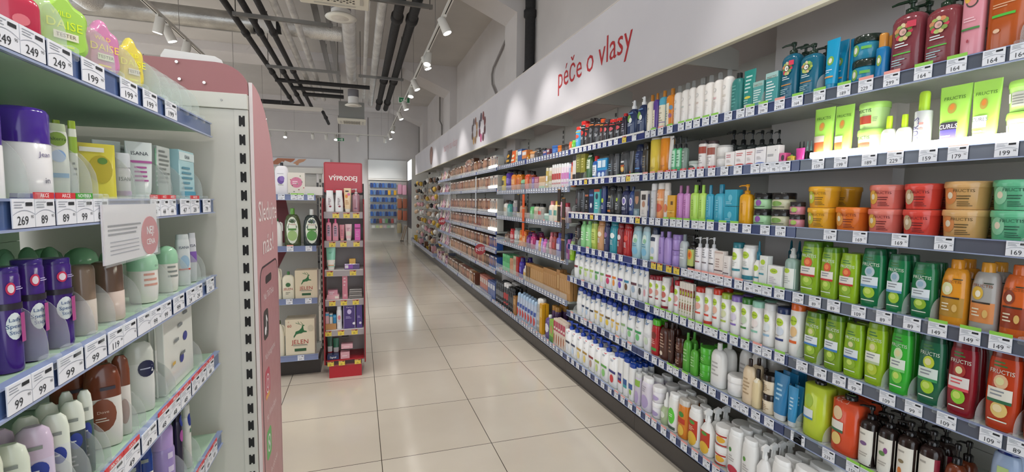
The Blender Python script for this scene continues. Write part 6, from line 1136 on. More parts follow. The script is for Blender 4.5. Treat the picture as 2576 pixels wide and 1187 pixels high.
for i, (nm, zc, c, txt) in enumerate((('video_icon', .985, '#1d1a1e', 'Na TikToku'), ('camera_icon', .80, '#c23a5a', 'Na Instagramu'), ('chat_icon', .61, '#3fae4c', 'Na WhatsAppu'), ('social_icon', .42, '#33508f', 'Na Facebooku'))):
    m = MB(); y = .075; w = .075; x0 = .0099
    m.prism(rrect(y, zc-.045, y+w, zc+.045, .018), 'x', x0, x0+.0003, mat(c, 'p'))
    wm = mat('#f0eef0', 'm'); x1 = x0+.0005; cy_, cz_ = y+w/2, zc
    def ring(r, rr):
        n = 20; m.add([(x1, cy_+q*math.cos(2*PI*j/n)*.8, cz_+q*math.sin(2*PI*j/n)) for q in (r, rr) for j in range(n)], [(j, (j+1) % n, n+(j+1) % n, n+j) for j in range(n)], wm)
    if i == 0:
        m.box((x1, cy_-.002, cz_-.02), (x1+.0001, cy_+.005, cz_+.028), wm); m.prism([(cy_-.012+.012*math.cos(2*PI*j/12), cz_-.018+.013*math.sin(2*PI*j/12)) for j in range(12)], 'x', x1, x1+.0001, wm); m.prism([(cy_+.005, cz_+.028), (cy_+.02, cz_+.012), (cy_+.02, cz_+.002), (cy_+.005, cz_+.014)], 'x', x1, x1+.0001, wm)
    elif i == 1:
        ring(.03, .026); ring(.016, .012)
        m.prism(rrect(y+.006, zc-.044, y+w-.01, zc-.03, .006), 'x', x0+.0003, x0+.0004, mat('#e6a83c', 'p'))
    elif i == 2: ring(.028, .022); m.prism([(cy_-.012, cz_+.01), (cy_-.004, cz_+.012), (cy_+.012, cz_-.008), (cy_+.004, cz_-.014)], 'x', x1, x1+.0001, wm)
    else: m.text('f', wm, lambda u, v: (x1, cy_+u*.085, cz_-.004+v*.095))
    side_text(txt, .09, .25, zc+.085, .03, '#e6d8d8', m, .0101)
    obj(nm, m, t)
# ---------------------------------------------------------------- laundry gondola (faces the camera)
GY = 3.74; GX1 = -.30; GX0 = -1.25; gx = (GX0+GX1)/2; gh = (GX1-GX0)/2
t = thing('shelving_unit', 'white laundry shelving with slotted posts facing the camera beside the red stand', 'shelving', (gx, GY, 0))
m = MB().box((-gh, .385, .1), (gh-.03, .40, 1.57), PANEL); obj('back_panel', m, t)
m = MB().box((-gh, .36, 1.57), (gh+.02, .40, 1.615), PANEL, .002); obj('top_bar', m, t)
for s in (-1, 1):
    m = MB().box((s*gh-.012, .372, 0), (s*gh+.012, .41, 1.57), PANEL)
    for k in range(29): m.box((s*gh-.004, .3705, .1+k*.05), (s*gh+.004, .373, .128+k*.05), DARK)
    obj('upright', m, t)
obj('plinth', MB().box((-gh, .1, 0), (gh, .37, .11), mat('#3a3533', 'p')), t)
m = MB(); pts = [(.05, 1.45), (.20, 1.45), (.24, 1.2), (.22, .95), (.12, .74), (-.06, .66), (-.05, .78), (.05, .84), (.11, .95), (.12, 1.15)]
m.prism(pts, 'y', .3835, .385, mat('#6d1f28', 'p')); obj('red_ribbon_print', m, t)
ZG = [1.354, .972, .575, .14]
GT = {0: [(708, '119', None), (740, '169', 'g'), (756, '169', 'g'), (782, '169', 'g')], 1: [(730, '229', 'p'), (777, '239', None)], 2: [(728, '149', None), (776, '249', None)], 3: [(757, '349', None)]}
for lv, z in enumerate(ZG):
    tg = [(x_of(q[0], GY, z+.02)-gx, q[1], q[2]) for q in GT[lv]]
    shelf('%s shelf of the laundry gondola' % LEV[lv].replace('top', 'topmost'), (gx, GY, z), 0, gh-.005, .36, tg, (), rail=mat('#7f8bb0', 'g'))
def front_row(zb, Y, items, cat, dmax=.12, sc=1):
    for it in items:
        x0, x1, yt, spec, look = it[:5]; op = it[5] if len(it) > 5 else {}
        Yf = Y+op.get('b', 0); xa = x_of(x0, Yf, zb+.05); xb = x_of(x1, Yf, zb+.05); w = (xb-xa)*.96
        d = op.get('d', min(dmax, w*spec[1].get('dr', DR[spec[0]])))
        if spec[0] in ('can', 'jar', 'roll'): d = w
        z0 = zb+op.get('z', 0)
        ht = op.get('h') or max(.015, z_of(yt, (xa+xb)/2, Yf)-z0)
        product(spec, w, d, ht, ((xa+xb)/2, Yf+d/2+.002, z0), op.get('rz', 0), look, None, True, 24, True, op.get('nm'))
JEL = lambda: [('r', -.5, .24, .5, .26, '#b8b4a4'), ('t', 'JELEN', 0, .36, .17, '#a3262a'), ('l', -.5, .26, .5, .3, 1, '#6a6a60'), ('r', -.4, .1, .4, .18, '#2f5a3a')]
def deer(o, w, h, yf):
    """leaping stag emblem on a carton front"""
    pts = [(-.62, .30), (-.5, .42), (-.42, .56), (-.1, .62), (.12, .74), (.22, .9), (.4, .92), (.42, .86), (.3, .84), (.32, .7), (.36, .6), (.62, .56), (.64, .5), (.3, .5), (.1, .44), (-.1, .44), (-.36, .4), (-.5, .28), (-.6, .2)]
    m = MB(); G = mat('#2f6a40', 'm')
    c = (0, .62)
    m.add([(a*w*.36, yf, h*(.38+b*.5)) for a, b in pts], [tuple(range(len(pts)))], G)
    for s in ((.2, .9, -.42, 1.06), (-.1, .99, -.2, 1.14), (.26, .92, .05, 1.12)):
        x0, z0, x1, z1 = s; m.add([(x0*w*.36, yf, h*(.38+z0*.5)), (x0*w*.36+.004, yf, h*(.38+z0*.5)), (x1*w*.36, yf, h*(.38+z1*.5)), (x1*w*.36, yf, h*(.38+z1*.5)-.004)], [(0, 1, 2, 3)], G)
    obj('stag_emblem', m, o, label='green leaping stag emblem')
G = GY+.02
front_row(ZG[0]+.039, G, [(690, 726, 408, sp('bot', '#e9e6ea', '#26242a', [('e', -.1, .45, .5, .12, '#6a4a9a'), ('e', .1, .5, .35, .08, '#8a6ab8'), ('l', -.5, .28, .4, .34, 2, '#8a9a7a'), ('l', -.6, .64, .4, .66, 1, '#4a4a52')], nk=.4, ch=.1, n=3), 'tall white lavender bottle with black cap on the top laundry shelf'),
 (723, 768, 434, sp('box', '#e4ddd2', g=[('e', 0, .56, .7, .24, '#d07a98'), ('l', -.45, .48, .45, .64, 2, '#f2dce4')]+[('e', -.85+.19*i, .06+.88*((i*7) % 10)/10, .07, .025, c) for i, c in enumerate(('#5f7a52', '#b8485a', '#5f7a52', '#6a6a6e', '#c86a7a', '#5f7a52', '#8a3a4a', '#5f7a52', '#6a6a6e', '#b8485a'))], d=.1), 'floral carton with pink oval on the top laundry shelf'),
 (766, 812, 470, sp('box', '#dedad4', d=.1), 'low white carton with grey strap picture on the top laundry shelf', dict(d=.13))], 'x')
FRO = lambda c, k, a: sp('bot', c, k, [('e', 0, .42, .72, .36, '#e3ead8'), ('e', 0, .28, .6, .14, a), ('e', 0, .66, .16, .05, '#33502c'), ('t', 'Frosch', 0, .58, .06, '#b0303a'), ('r', -.5, .42, .5, .47, '#4f8a3c')], nk=.42, ch=.16, sh=.62, fin='t', dr=.55, cr=.5)
front_row(ZG[1]+.039, G, [(680, 710, 550, sp('jug', '#e6e6e2', '#2c6a3a'), 'white jug with handle partly behind the pink sign'), (714, 757, 524, FRO('#4f5c3a', '#5f9a3a', '#9fc07a'), 'dark green-tinted detergent bottle with green cap'), (762, 807, 526, FRO('#2f3a3a', '#cfd2cc', '#5a9a4c'), 'dark detergent bottle with white spout')], 'x')
front_row(ZG[2]+.039, G, [(684, 708, 665, sp('jug', '#e6e0cc', '#4a5a3a'), 'cream jug on the third laundry shelf'), (709, 741, 684, sp('bot', '#e2dcc6', '#3f7a3a', [('t', 'JELEN', 0, .36, .12, '#a3262a'), ('e', 0, .52, .4, .08, '#3f6a44'), ('l', -.4, .16, .4, .26, 2, '#7a7a6a')], nk=.35, ch=.12, n=4), 'small cream bottle with red lettering beside the stag carton'),
 (741, 800, 680, sp('box', '#dccfb4', g=JEL(), d=.12), 'cream stag carton on the third laundry shelf', dict(d=.12))], 'x')
front_row(ZG[3]+.039, G, [(688, 716, 808, sp('jug', '#e2dcc8', '#4a5a3a'), 'cream jug on the bottom laundry shelf'), (717, 794, 803, sp('box', '#e0d5bc', g=JEL()+[('t', '60', -.72, .82, .11, '#b0453a'), ('t', '3', -.78, .93, .06, '#b0453a'), ('e', .72, .74, .2, .09, '#c8bfa8')], d=.14), 'large cream stag carton on the bottom laundry shelf', dict(d=.14))], 'x')
for o in list(COL.objects):
    if o.get('label', '') in ('cream stag carton on the third laundry shelf', 'large cream stag carton on the bottom laundry shelf'):
        ch = [c for c in o.children if c.name.startswith('carton')][0]; bb = ch.bound_box
        deer(o, bb[6][0]-bb[0][0], bb[6][2], bb[0][1]-.0012)
    if o.get('label', '').startswith('low white carton with grey strap'):
        ch = o if o.type == 'MESH' else o.children[0]; bb = ch.bound_box; hh = bb[6][2]+.0006
        m = MB(); m.prism([(.05*math.cos(2*PI*i/20), .055+.025*math.sin(2*PI*i/20)-.055) for i in range(20)], 'z', hh, hh+.0006, mat('#4a4644', 'p'))
        m.prism([(.03*math.cos(2*PI*i/20), .012*math.sin(2*PI*i/20)) for i in range(20)], 'z', hh+.0006, hh+.001, mat('#b8b2ac', 'p'))
        obj('strap_picture', m, o if o.type == 'MESH' else o)
# ---------------------------------------------------------------- red clearance stand
SY = 3.68
t = thing('display_stand', 'tall red cardboard clearance stand in the aisle with six shelves', 'display stand', (-.11, SY, 0))
RED = mat('#b01f2c', 'p'); RED2 = mat('#8f1a24', 'p'); GRY = mat('#a9a09c', 'p')
obj('base', MB().box((-.118, 0, 0), (.118, .24, .10), RED, .001), t)
for s in (-1, 1):
    m = MB().prism([(-.04, .12), (.24, .02), (.24, 1.37), (.05, 1.37), (-.04, 1.33)], 'x', s*.145-.004, s*.145+.004, RED2); obj('side_panel', m, t)
obj('back_board', MB().box((-.14, .232, .06), (.14, .24, 1.40), GRY), t)
ZS = [1.252, 1.035, .815, .588, .357, .122]
YT = {0: [(845, '39'), (872, '49'), (896, '39')], 1: [(836, '29'), (864, '39'), (897, '59')], 2: [(830, '49'), (888, '59')], 3: [(836, '29'), (865, '99'), (895, '59')], 4: [(826, '39'), (858, '49'), (892, '99')], 5: [(832, '29'), (860, '39'), (900, '19')]}
for lv, z in enumerate(ZS):
    obj('stand_shelf', MB().box((-.137, -.004, z+.01), (.137, .23, z+.018), mat('#ddd8d4', 'p') if lv in (2, 3, 4) else (RED if lv == 5 else GRY)), t)
    m = MB().box((-.137, -.006, z-.03), (.137, -.004, z+.014), mat('#a39a9c', 'c' if lv == 5 else 'p')); obj('price_rail', m, t)
    for px, tx in YT[lv]: obj('price_tag', tag_mesh(tx, None, True), t, (x_of(px, SY, z)+.11, -.0065, z-.026))
m = MB().prism([(p[0], p[1]) for p in rrect(-.137, 1.415, .137, 1.643, .012)], 'y', .066, .09, mat('#a3202b', 'p')); m.prism([(p[0], p[1]) for p in rrect(-.127, 1.425, .127, 1.632, .006)], 'y', .0645, .066, mat('#b5404a', 'p'))
a0, a1, _, _ = fit_text('VÝPRODEJ'); vb = text_mesh('VÝPRODEJ')
for dx in (0, .0016, .0032): m.text('VÝPRODEJ', mat('#efe6e2', 'm'), lambda u, v: (-.003+(u-(a0+a1)/2)*.2/(a1-a0)+dx, 0.0635-dx*.05, 1.522+v*.05))
obj('header_sign', m, t, label='red header sign reading VÝPRODEJ')
obj('sign_post', MB().box((-.02, .225, 1.3), (.02, .231, 1.5), RED2), t); obj('sign_arm', MB().box((-.02, .0905, 1.45), (.02, .231, 1.47), RED2), t)
SF = 'clearance stand'
def stand_row(lv, items):
    front_row(ZS[lv]+.019, SY+.004, [(a, b, y, s, l+', %s shelf of the red stand' % LEV[lv].replace('sixth', 'bottom'), *(q[0] if q else [])) for a, b, y, s, l, *q in items], 'x', .06)
WHB = lambda: sp('bot', '#efeeee', '#c22f44', [('r', -.45, .25, .45, .68, '#e2dcdc'), ('l', -.35, .3, .35, .62, 5, '#5a3f44'), ('e', .1, .24, .3, .04, '#8a2a40')], nk=.8, cr=.8, ch=.04, tw=.8)
stand_row(0, [(818, 841, 476, WHB(), 'white bottle with red top, left one'), (842, 864, 476, WHB(), 'white bottle with red top, right one'), (865, 884, 473, sp('tube', '#e6c9a0', '#e2d8c8', [('r', -.6, .84, .3, .9, '#33302e'), ('e', .3, .74, .4, .06, '#d86a9a'), ('e', -.3, .66, .4, .08, '#e08a3c'), ('l', -.6, .3, .6, .5, 3, '#b98a5a')]), 'peach tube with fruit print'), (886, 906, 474, sp('pump', '#a77a84', '#c9c0c0', [('l', -.5, .1, .5, .2, 1, '#6a3a60')], fin='t'), 'rose-tinted pump bottle')])
stand_row(1, [(820, 834, 548, sp('bot', '#d88a9c', '#e05a8a', [('r', -.6, .2, .6, .8, '#a98a9c'), ('l', -.4, .3, .4, .7, 4, '#5a4a5a')], nk=.6, ch=.2, n=5), 'pink bottle with grey label, left one'), (836, 852, 550, sp('bot', '#d9909f', '#e05a8a', [('r', -.6, .2, .6, .8, '#a98a9c'), ('l', -.4, .3, .4, .7, 4, '#5a4a5a')], nk=.6, ch=.2, n=5), 'pink bottle with grey label, right one'), (854, 867, 565, sp('tube', '#c97a84', '#e0a090', [('l', -.5, .3, .5, .7, 4, '#8a4a5a')]), 'rose tube'), (868, 886, 564, sp('tube', '#e0b8bc', '#e8dcd8', [('r', -.7, .3, .7, .55, '#d8d0c0'), ('l', -.5, .6, .5, .8, 2, '#a86a7a')]), 'pale pink tube'), (892, 907, 563, sp('box', '#c9309a', g=[('r', -.9, .7, .9, .78, '#8a2068'), ('l', -.6, .2, .6, .6, 4, '#e08ac4')]), 'magenta box')])
stand_row(2, [(820, 845, 622, sp('tube', '#8fd0b4', '#e6e2d8', [('r', -.85, .16, .85, .44, '#ece6dc'), ('l', -.5, .7, .5, .8, 2, '#4f9a80'), ('r', -.6, .18, .6, .22, '#d89a6a')]), 'mint and white tube'), (866, 905, 664, sp('box', '#4a2a6a', g=[('r', -1, .1, .1, .9, '#8a4aa8'), ('r', -.95, .2, -.5, .8, '#d8d4d8')]), 'flat violet and black box', [dict(d=.09)]), (878, 895, 651, sp('box', '#d9a52c'), 'small yellow box on the flat violet box', [dict(z=.034, b=.02, d=.03)])])
stand_row(3, [(821, 854, 742, sp('box', '#d8a4ac', g=[('r', .3, .2, .9, .7, '#e6dcd0')]), 'pink box, lower of two', [dict(d=.08)]), (824, 850, 730, sp('box', '#d090a0', g=[('l', -.7, .2, .7, .8, 2, '#f0e0e4')]), 'pink box, upper of two', [dict(d=.07, z=.028, b=.006)]), (861, 875, 690, sp('box', '#c97888', g=[('l', -.5, .5, .5, .9, 3, '#e6c0c8'), ('r', -.5, .1, .5, .2, '#d8a0aa')]), 'tall slim pink carton')])
for k in range(5):
    stand_row(3, [(878, 911, 738-k*7, sp('box', '#a59d98' if k % 2 else '#7a726e', g=[('r', -.9, .1, .9, .4, '#4a4644')]), '%s grey sachet pack from the bottom of a stack' % ON[k], [dict(d=.08, z=.0145*k, h=.0135)])])
stand_row(4, [(818, 846, 815, sp('box', '#b98a58'), 'brown cardboard tray', [dict(d=.07)]), (846, 861, 770, sp('can', '#e6e4e6', '#e8e8ea', [('e', 0, .5, .5, .1, '#d88a90'), ('l', -.5, .3, .5, .4, 2, '#b0b0b4')], ch=.18), 'white spray can with pink oval'), (863, 895, 764, sp('box', '#3f2470', g=[('e', 0, .68, .35, .1, '#c8b8e0'), ('t', 'Venus', 0, .86, .1, '#c8bce0'), ('l', -.6, .4, .6, .5, 2, '#b0a0d0'), ('e', .75, .2, .25, .05, '#e6e2ea'), ('r', -.97, .02, -.9, .98, '#c8c0d8'), ('r', .9, .02, .97, .98, '#c8c0d8')]), 'large violet razor box', [dict(d=.05)]), (896, 912, 762, sp('box', '#44287a', g=[('e', .3, .2, .4, .05, '#d8d0e4'), ('l', -.6, .4, .6, .5, 2, '#b0a0d0')]), 'narrow violet razor box', [dict(d=.05)])])
for k, (a, b, c, n) in enumerate(((819, 828, '#d8b0b4', 'pink'), (829, 837, '#ddd8cf', 'white'), (838, 846, '#2f86b8', 'blue'))):
    stand_row(4, [(a, b, 786+k*3, sp('box', c, g=[('r', -1, .7, 1, .9, '#4fa0c8')]), 'small %s packet in the brown tray' % n, [dict(d=.04, b=.014, z=.042)])])
stand_row(5, [(822, 853, 893, sp('box', '#22305f', g=[('t', 'Signal', 0, .5, .55, '#e8ecf2')]), 'navy display tray of toothpaste', [dict(d=.06)]), (856, 880, 886, sp('box', '#d09aa4', g=[('l', -.6, .3, .6, .6, 1, '#e8ccd0')]), 'pink carton, lower of two', [dict(d=.06)]), (858, 888, 866, sp('box', '#d8a4ae', g=[('l', -.6, .3, .6, .6, 1, '#eed4d8')]), 'pink carton, upper of two', [dict(d=.06, z=.077)]), (860, 878, 858, sp('box', '#3a3032'), 'small dark box on the pink cartons', [dict(d=.04, z=.157, b=.01)])])
for k, (a, b, c) in enumerate(((823, 837, '#3f6a58'), (838, 853, '#2f7a5c'))):
    stand_row(5, [(a, b, 845+k*6, sp('tube', c, '#d8d8d4', [('r', -.9, .2, .9, .5, '#e6e4e2'), ('r', -.9, .2, .9, .26, '#b83a3c')]), '%s green toothpaste tube standing in the navy tray' % ('left', 'right')[k], [dict(b=.066)])])
# ---------------------------------------------------------------- far end of the shop
t = thing('peg_wall', 'white slatted peg wall with header board at the far end wall', 'peg wall', (.98, 15.9, 0))
m = MB().box((-.67, 0, 0), (.56, .04, .55), PANEL); m.box((-.67, .02, .55), (.56, .04, 1.98), PANEL)
for k in range(9): m.box((-.67, .012, .62+k*.15), (.56, .02, .63+k*.15), mat('#8f8b86', 'm'))
obj('slat_panel', m, t); obj('header_board', MB().box((-.68, -.02, 2.06), (.56, .02, 2.66), WHITE), t); obj('light_rail', MB().box((-.68, -.05, 2.0), (.56, .0, 2.05), mat('#e6e0d8', 'p')), t)
rnd = random.Random(3)
for r in range(6):
    for k in range(9):
        c, f = (('navy', '#22386f'), ('blue', '#2f5aa0'), ('steel blue', '#5a7aa8'))[(r+k) % 3] if not (r == 5 and k > 1) else (('grey', '#9a9a9a'), ('green', '#5f8a5a'), ('dark', '#3a3a44'), ('red', '#a04a48'))[k % 4]
        if r == 1 and k in (6, 8): c, f = 'yellow', '#e0a82c'
        t = thing('hanging_pack', '%s hanging pack, %s in the %s row from the top of the peg wall' % (c, ON[k], ON[r]), 'pack', (.40+k*.094, 15.86, 1.83-r*.235), 0, 'blue packs on the peg wall')
        m = MB().box((-.04, -.012, -.075), (.04, .012, .075), mat(f, 'p'), .003); obj('pack_card', m, t)
        obj('peg', MB().tube([(0, .06, .085), (0, -.05, .085)], .004, mat('#c0c0c0', 'k'), 6), t)
t = thing('basket_shelf', 'clear basket shelf under the blue packs on the peg wall', 'shelf', (.75, 15.72, .42)); m = MB().box((-.38, 0, 0), (.38, .14, .008), CLEAR); m.box((-.38, 0, .008), (.38, .006, .12), CLEAR); obj('basket', m, t)
for k in range(6): product(sp('box', ('#d8d4ca', '#b8c86a', '#e0c070', '#c8a0a0', '#8fb88a', '#e6e0d8')[k]), .09, .07, .08, (.45+k*.12, 15.80, .429), 0, '%s small box from the left in the clear basket' % ON[k], 'boxes in the clear basket', False, 8, False)
for k, (x, z, c, n) in enumerate(((1.31, 1.72, '#d89ab0', 'pink pouch, upper left'), (1.46, 1.70, '#e0a8bc', 'pink pouch, upper right'), (1.30, 1.25, '#a8664c', 'brown bag, left'), (1.47, 1.25, '#9f5f48', 'brown bag, right'), (1.30, .86, '#b06a4c', 'rust bag, lower left'), (1.47, .84, '#a8604a', 'rust bag, lower right'), (1.28, .42, '#a89a78', 'patterned olive bag near the floor'))):
    t = thing('hanging_bag', '%s hanging at the end of the peg wall' % n, 'bag', (x, 15.84, z)); m = MB().loft([(-.17, .066, .04, 4), (-.1, .074, .05, 4), (.08, .07, .04, 4), (.15, .066, .015, 4)], mat(c, 'm'), 16); obj('bag_body', m, t)
    obj('handle', MB().tube([(-.04, 0, .14), (-.03, 0, .2), (.03, 0, .2), (.04, 0, .14)], .006, mat(c, 'm'), 6), t)
t = thing('folding_easel', 'small folded wooden frame leaning at the end of the peg wall', 'frame', (1.42, 15.5, 0)); 
for s in (-1, 1): obj('leg', MB().tube([(s*.03-.08, 0, .02), (s*.03+.06, .1, .5)], .014, mat('#a08468', 'p'), 8), t); obj('foot', MB().box((s*.03-.1, -.02, 0), (s*.03-.06, .02, .03), DARK), t)
t = thing('wall_poster', 'wide header poster of bare shoulder and hands high on the end wall', 'poster', (-1.75, 15.96, 2.40)); 
obj('board', MB().box((-.92, -.02, -.02), (.9, .02, .22), mat('#d9d8da', 'p')), t)
m = MB(); y = -.0206
m.poly([(-.85, y, 0), (-.62, y, .2), (-.12, y, .2), (-.18, y, .12), (-.3, y, .06), (-.5, y, .1), (-.62, y, .0)], mat('#b9714c', 'p')); m.poly([(-.24, y-.0004, .02), (-.02, y-.0004, .19), (.2, y-.0004, .2), (.12, y-.0004, .12), (-.02, y-.0004, .06), (-.04, y-.0004, .0)], mat('#d49a74', 'p')); m.poly([(-.42, y-.0006, .13), (-.1, y-.0006, .03), (-.12, y-.0006, 0), (-.5, y-.0006, 0)], mat('#e6e2e0', 'p')); obj('picture', m, t)
# white end panel with lightbox closing the right-hand run
t = thing('light_column', 'tall cream end panel closing the far end of the right-hand shelving', 'panel', (1.49, 13.92, 0)); obj('panel_body', MB().box((0, 0, 0), (.5, 1.1, 2.58), CR, .003), t); obj('lightbox', MB().box((-.012, .03, 1.98), (-.001, 1.07, 2.55), mat('#dff2ff', 'e6')), t, label='bright cool white lightbox')
obj('dark_recess', MB().box((-.008, .05, .5), (-.001, 1.05, 1.97), mat('#3f3c44', 'p')), t)
# dark stocked gondola beyond the red stand
t = thing('display_rack', 'dark rack of textiles behind the red stand far down the aisle', 'rack', (-.02, 9.6, 0)); obj('frame', MB().box((-.9, .0, 0), (.12, .35, .12), mat('#3a3634', 'p')), t); obj('back_panel', MB().box((-.9, .3, .12), (.12, .35, 1.68), mat('#4a4442', 'p')), t)
for k in range(6):
    obj('rack_shelf', MB().box((-.9, 0, .25+k*.25), (.12, .3, .265+k*.25), mat('#5f5a58', 'p')), t)
for k in range(6):
    for j in range(3):
        product(sp('pouch', ('#2c2826', '#4a3f3a', '#6a625c', '#33302e', '#7a6a5a', '#3f3835')[(k+j*2) % 6]), .16, .14, .15, (-.03-j*.2, 9.7, .266+k*.25), 0, '%s textile pack from the aisle on the %s shelf up of dark rack' % (ON[j], ON[k]), 'textiles on the dark rack', False, 10, False, name='textile_pack')
# ---------------------------------------------------------------- ceiling services
def rod(t, x, y, z0, z1): obj('hanger_rod', MB().tube([(x, y, z0), (x, y, z1)], .005, mat('#8a8784', 'k'), 6), t)
def run(name, px, zc, y0, y1, r, m, label, coup=(), extra=(), group=None):
    X = onz(px, 0, zc).x
    t = thing(name, label, 'pipe', (0, 0, 0), 0, group)
    obj('pipe_run', MB().tube([(X, y0, zc), (X, y1, zc)]+list(extra), r, m, 14), t)
    for c in coup: obj('coupling', MB().tube([(X, c-.07, zc), (X, c-.05, zc), (X, c+.05, zc), (X, c+.07, zc)], [r*1.02, r*1.32, r*1.32, r*1.02], m, 14), t)
    return X
xa = onz(561.6, 0, 3.5).x; xb = onz(605.7, 0, 3.5).x; xc = onz(646, 0, 3.5).x
run('ceiling_pipe', 561.6, 3.5, 1.0, 11.3, .036, RUBBER, 'outermost of three black insulated ceiling pipes over the cross aisle', (6.95, 8.9, 10.9), [(xa, 11.45, 3.5), (xa-.1, 11.55, 3.5), (-5.5, 11.6, 3.5)])
run('ceiling_pipe', 605.7, 3.5, 1.0, 11.6, .036, RUBBER, 'middle of three black insulated ceiling pipes', (6.85, 8.8, 10.6), [(xb, 11.75, 3.5), (xb-.1, 11.85, 3.5), (-5.5, 11.9, 3.5)])
run('ceiling_pipe', 646, 3.5, 1.0, 11.9, .036, RUBBER, 'black insulated ceiling pipe nearest the silver pair', (6.8, 8.7, 10.5), [(xc, 12.05, 3.5), (xc-.1, 12.15, 3.5), (-5.5, 12.2, 3.5)])
for k, (y, z, a, b, w) in enumerate(((9.3, 3.47, xa-.02, .22, 'upper'), (9.6, 3.42, xb+.02, -.26, 'middle'), (9.9, 3.38, xc+.02, -.26, 'lower'))):
    pipe_thing('cross_pipe', [(a, y, z), (b, y, z)], .036, RUBBER, '%s black pipe crossing under the ceiling services to the cassette' % w)
run('ceiling_pipe', 1008.5, 3.6, 1.0, 12.0, .058, RUBBER, 'thick black capped pipe over the main aisle, left of the pair', (6.0, 9.2, 11.2))
run('ceiling_pipe', 1050.8, 3.6, 1.0, 12.0, .058, RUBBER, 'thick black capped pipe nearest the spotlight track', (6.0, 9.2, 11.2))
pipe_thing('ceiling_pipe', [(-.72, 11.0, 3.25), (-.68, 12.3, 3.2)], .034, RUBBER, 'short black pipe stub dropping behind the white trunking', couplings=[(-.7, 11.6, 3.23)])
t = thing('foil_pipe', 'thick foil-wrapped pipe over the left-hand aisles', 'pipe', (-2.88, 1, 3.6)); obj('pipe_run', MB().tube([(0, .1*i, 0) for i in range(58)], .13, FOIL, 18), t)
run('foil_pipe', 686, 3.56, 1.0, 11.2, .042, FOIL, 'silver foil pipe beside the black pipes')
run('foil_pipe', 727, 3.56, 1.0, 11.2, .042, FOIL, 'silver foil pipe nearer the duct')
run('foil_pipe', 926, 3.62, 1.0, 11.0, .03, FOIL, 'thin silver foil pipe beside the thick one over the aisle')
run('foil_pipe', 963, 3.62, 1.0, 11.6, .058, FOIL, 'thick silver foil pipe over the main aisle')
t = thing('air_duct', 'galvanised round duct crossing the ceiling with reducers', 'duct', (0, 7.34, 3.75))
DX = x_of(640, 7.34, 3.75)
obj('duct_pipe', MB().tube([(-6.5, 0, 0), (DX, 0, 0)], .13, GALV, 24), t)
for k in range(3): obj('duct_collar', MB().tube([(DX+k*.14, 0, 0), (DX+.06+k*.14, 0, 0)], .10-.004*k, DARK if k % 2 == 0 else WHITE, 20), t); obj('duct_section', MB().tube([(DX+.06+k*.14, 0, 0), (DX+.14+k*.14, 0, 0)], .098, mat('#e0dcd6', 'p'), 20), t)
obj('flexible_duct', MB().tube([(DX+.42, 0, 0)]+[(DX+.42+(-.205-DX-.42)*i/26, 0, 0) for i in range(1, 26)]+[(-.205, .0, 0)], [.1+.006*(i % 2) for i in range(27)], FOIL, 20), t)
t = thing('air_duct', 'foil-wrapped flexible duct running along the aisle ceiling', 'duct', (-.10, 5.3, 3.68))
obj('flexible_duct', MB().tube([(0, .05*i, 0) for i in range(85)], [.088+.005*(i % 2) for i in range(85)], FOIL, 20), t)
obj('elbow', MB().tube([(0, 4.2, 0), (.01, 4.35, -.03), (.02, 4.42, -.10), (.02, 4.43, -.145)], .095, FOIL, 18), t)
def diffuser(label, x, y, z, r, h):
    t = thing('air_diffuser', label, 'diffuser', (x, y, z)); obj('neck', MB().loft([(.03, r*.62, r*.62), (h*.55, r*.62, r*.62)], WHITE, 24), t); obj('collar', MB().loft([(h*.55, r*.64, r*.64), (h, r*.64, r*.64)], mat('#77757a', 'p'), 24), t)
    obj('disc', MB().loft([(0, r*.6, r*.6), (.006, r, r), (.016, r*.96, r*.96), (.04, r*.7, r*.7)], mat('#e6e2d6', 'p'), 28), t); obj('cone', MB().loft([(-.012, r*.2, r*.2), (.002, r*.55, r*.55)], mat('#cfcac0', 'p'), 20), t)
p = onz(890, 236, 3.2); diffuser('white round ceiling diffuser under the flexible duct, farther', -.08, 9.73, 3.19, .16, .31)
p = onz(858, 47, 3.4); diffuser('white round ceiling diffuser just beyond the near cassette unit', p.x, p.y, 3.4, .17, .16)
def cassette(label, x, y, z, s, h=.26):
    t = thing('air_conditioner', label, 'air conditioner', (x, y, z)); obj('casing', MB().box((-s*.44, -s*.44, .05), (s*.44, s*.44, h), mat('#8a8a86', 'p')), t)
    obj('fascia', MB().box((-s/2, -s/2, 0), (s/2, s/2, .05), mat('#dcd6c6', 'p'), .01), t)
    m = MB()
    for i in range(13):
        for j in range(13):
            if (i+j) % 2 == 0: m.box((-s*.27+i*s*.045-s*.016, -s*.27+j*s*.045-s*.016, -.003), (-s*.27+i*s*.045+s*.016, -s*.27+j*s*.045+s*.016, -.0005), mat('#56524c', 'm'))
    obj('grille', m, t)
    for q in range(4):
        a = q*PI/2; c, sn = round(math.cos(a)), round(math.sin(a)); m = MB(); u0, u1, v0, v1 = s*.36, s*.41, -s*.3, s*.3
        P = [(c*u-sn*v, sn*u+c*v) for u, v in ((u0, v0), (u1, v1))]; m.box((P[0][0], P[0][1], -.004), (P[1][0], P[1][1], .0), mat('#b9b4a8', 'p')); obj('vent_flap', m, t)
    for sx in (-1, 1): rod(t, sx*s*.4, s*.4, h, CEIL-z)
    return t
cassette('near white cassette air conditioner with grid grille', -.20, 4.74, 3.27, .64)
cassette('farther white cassette air conditioner with grey casing', -.13, 11.45, 3.13, .62, .42)
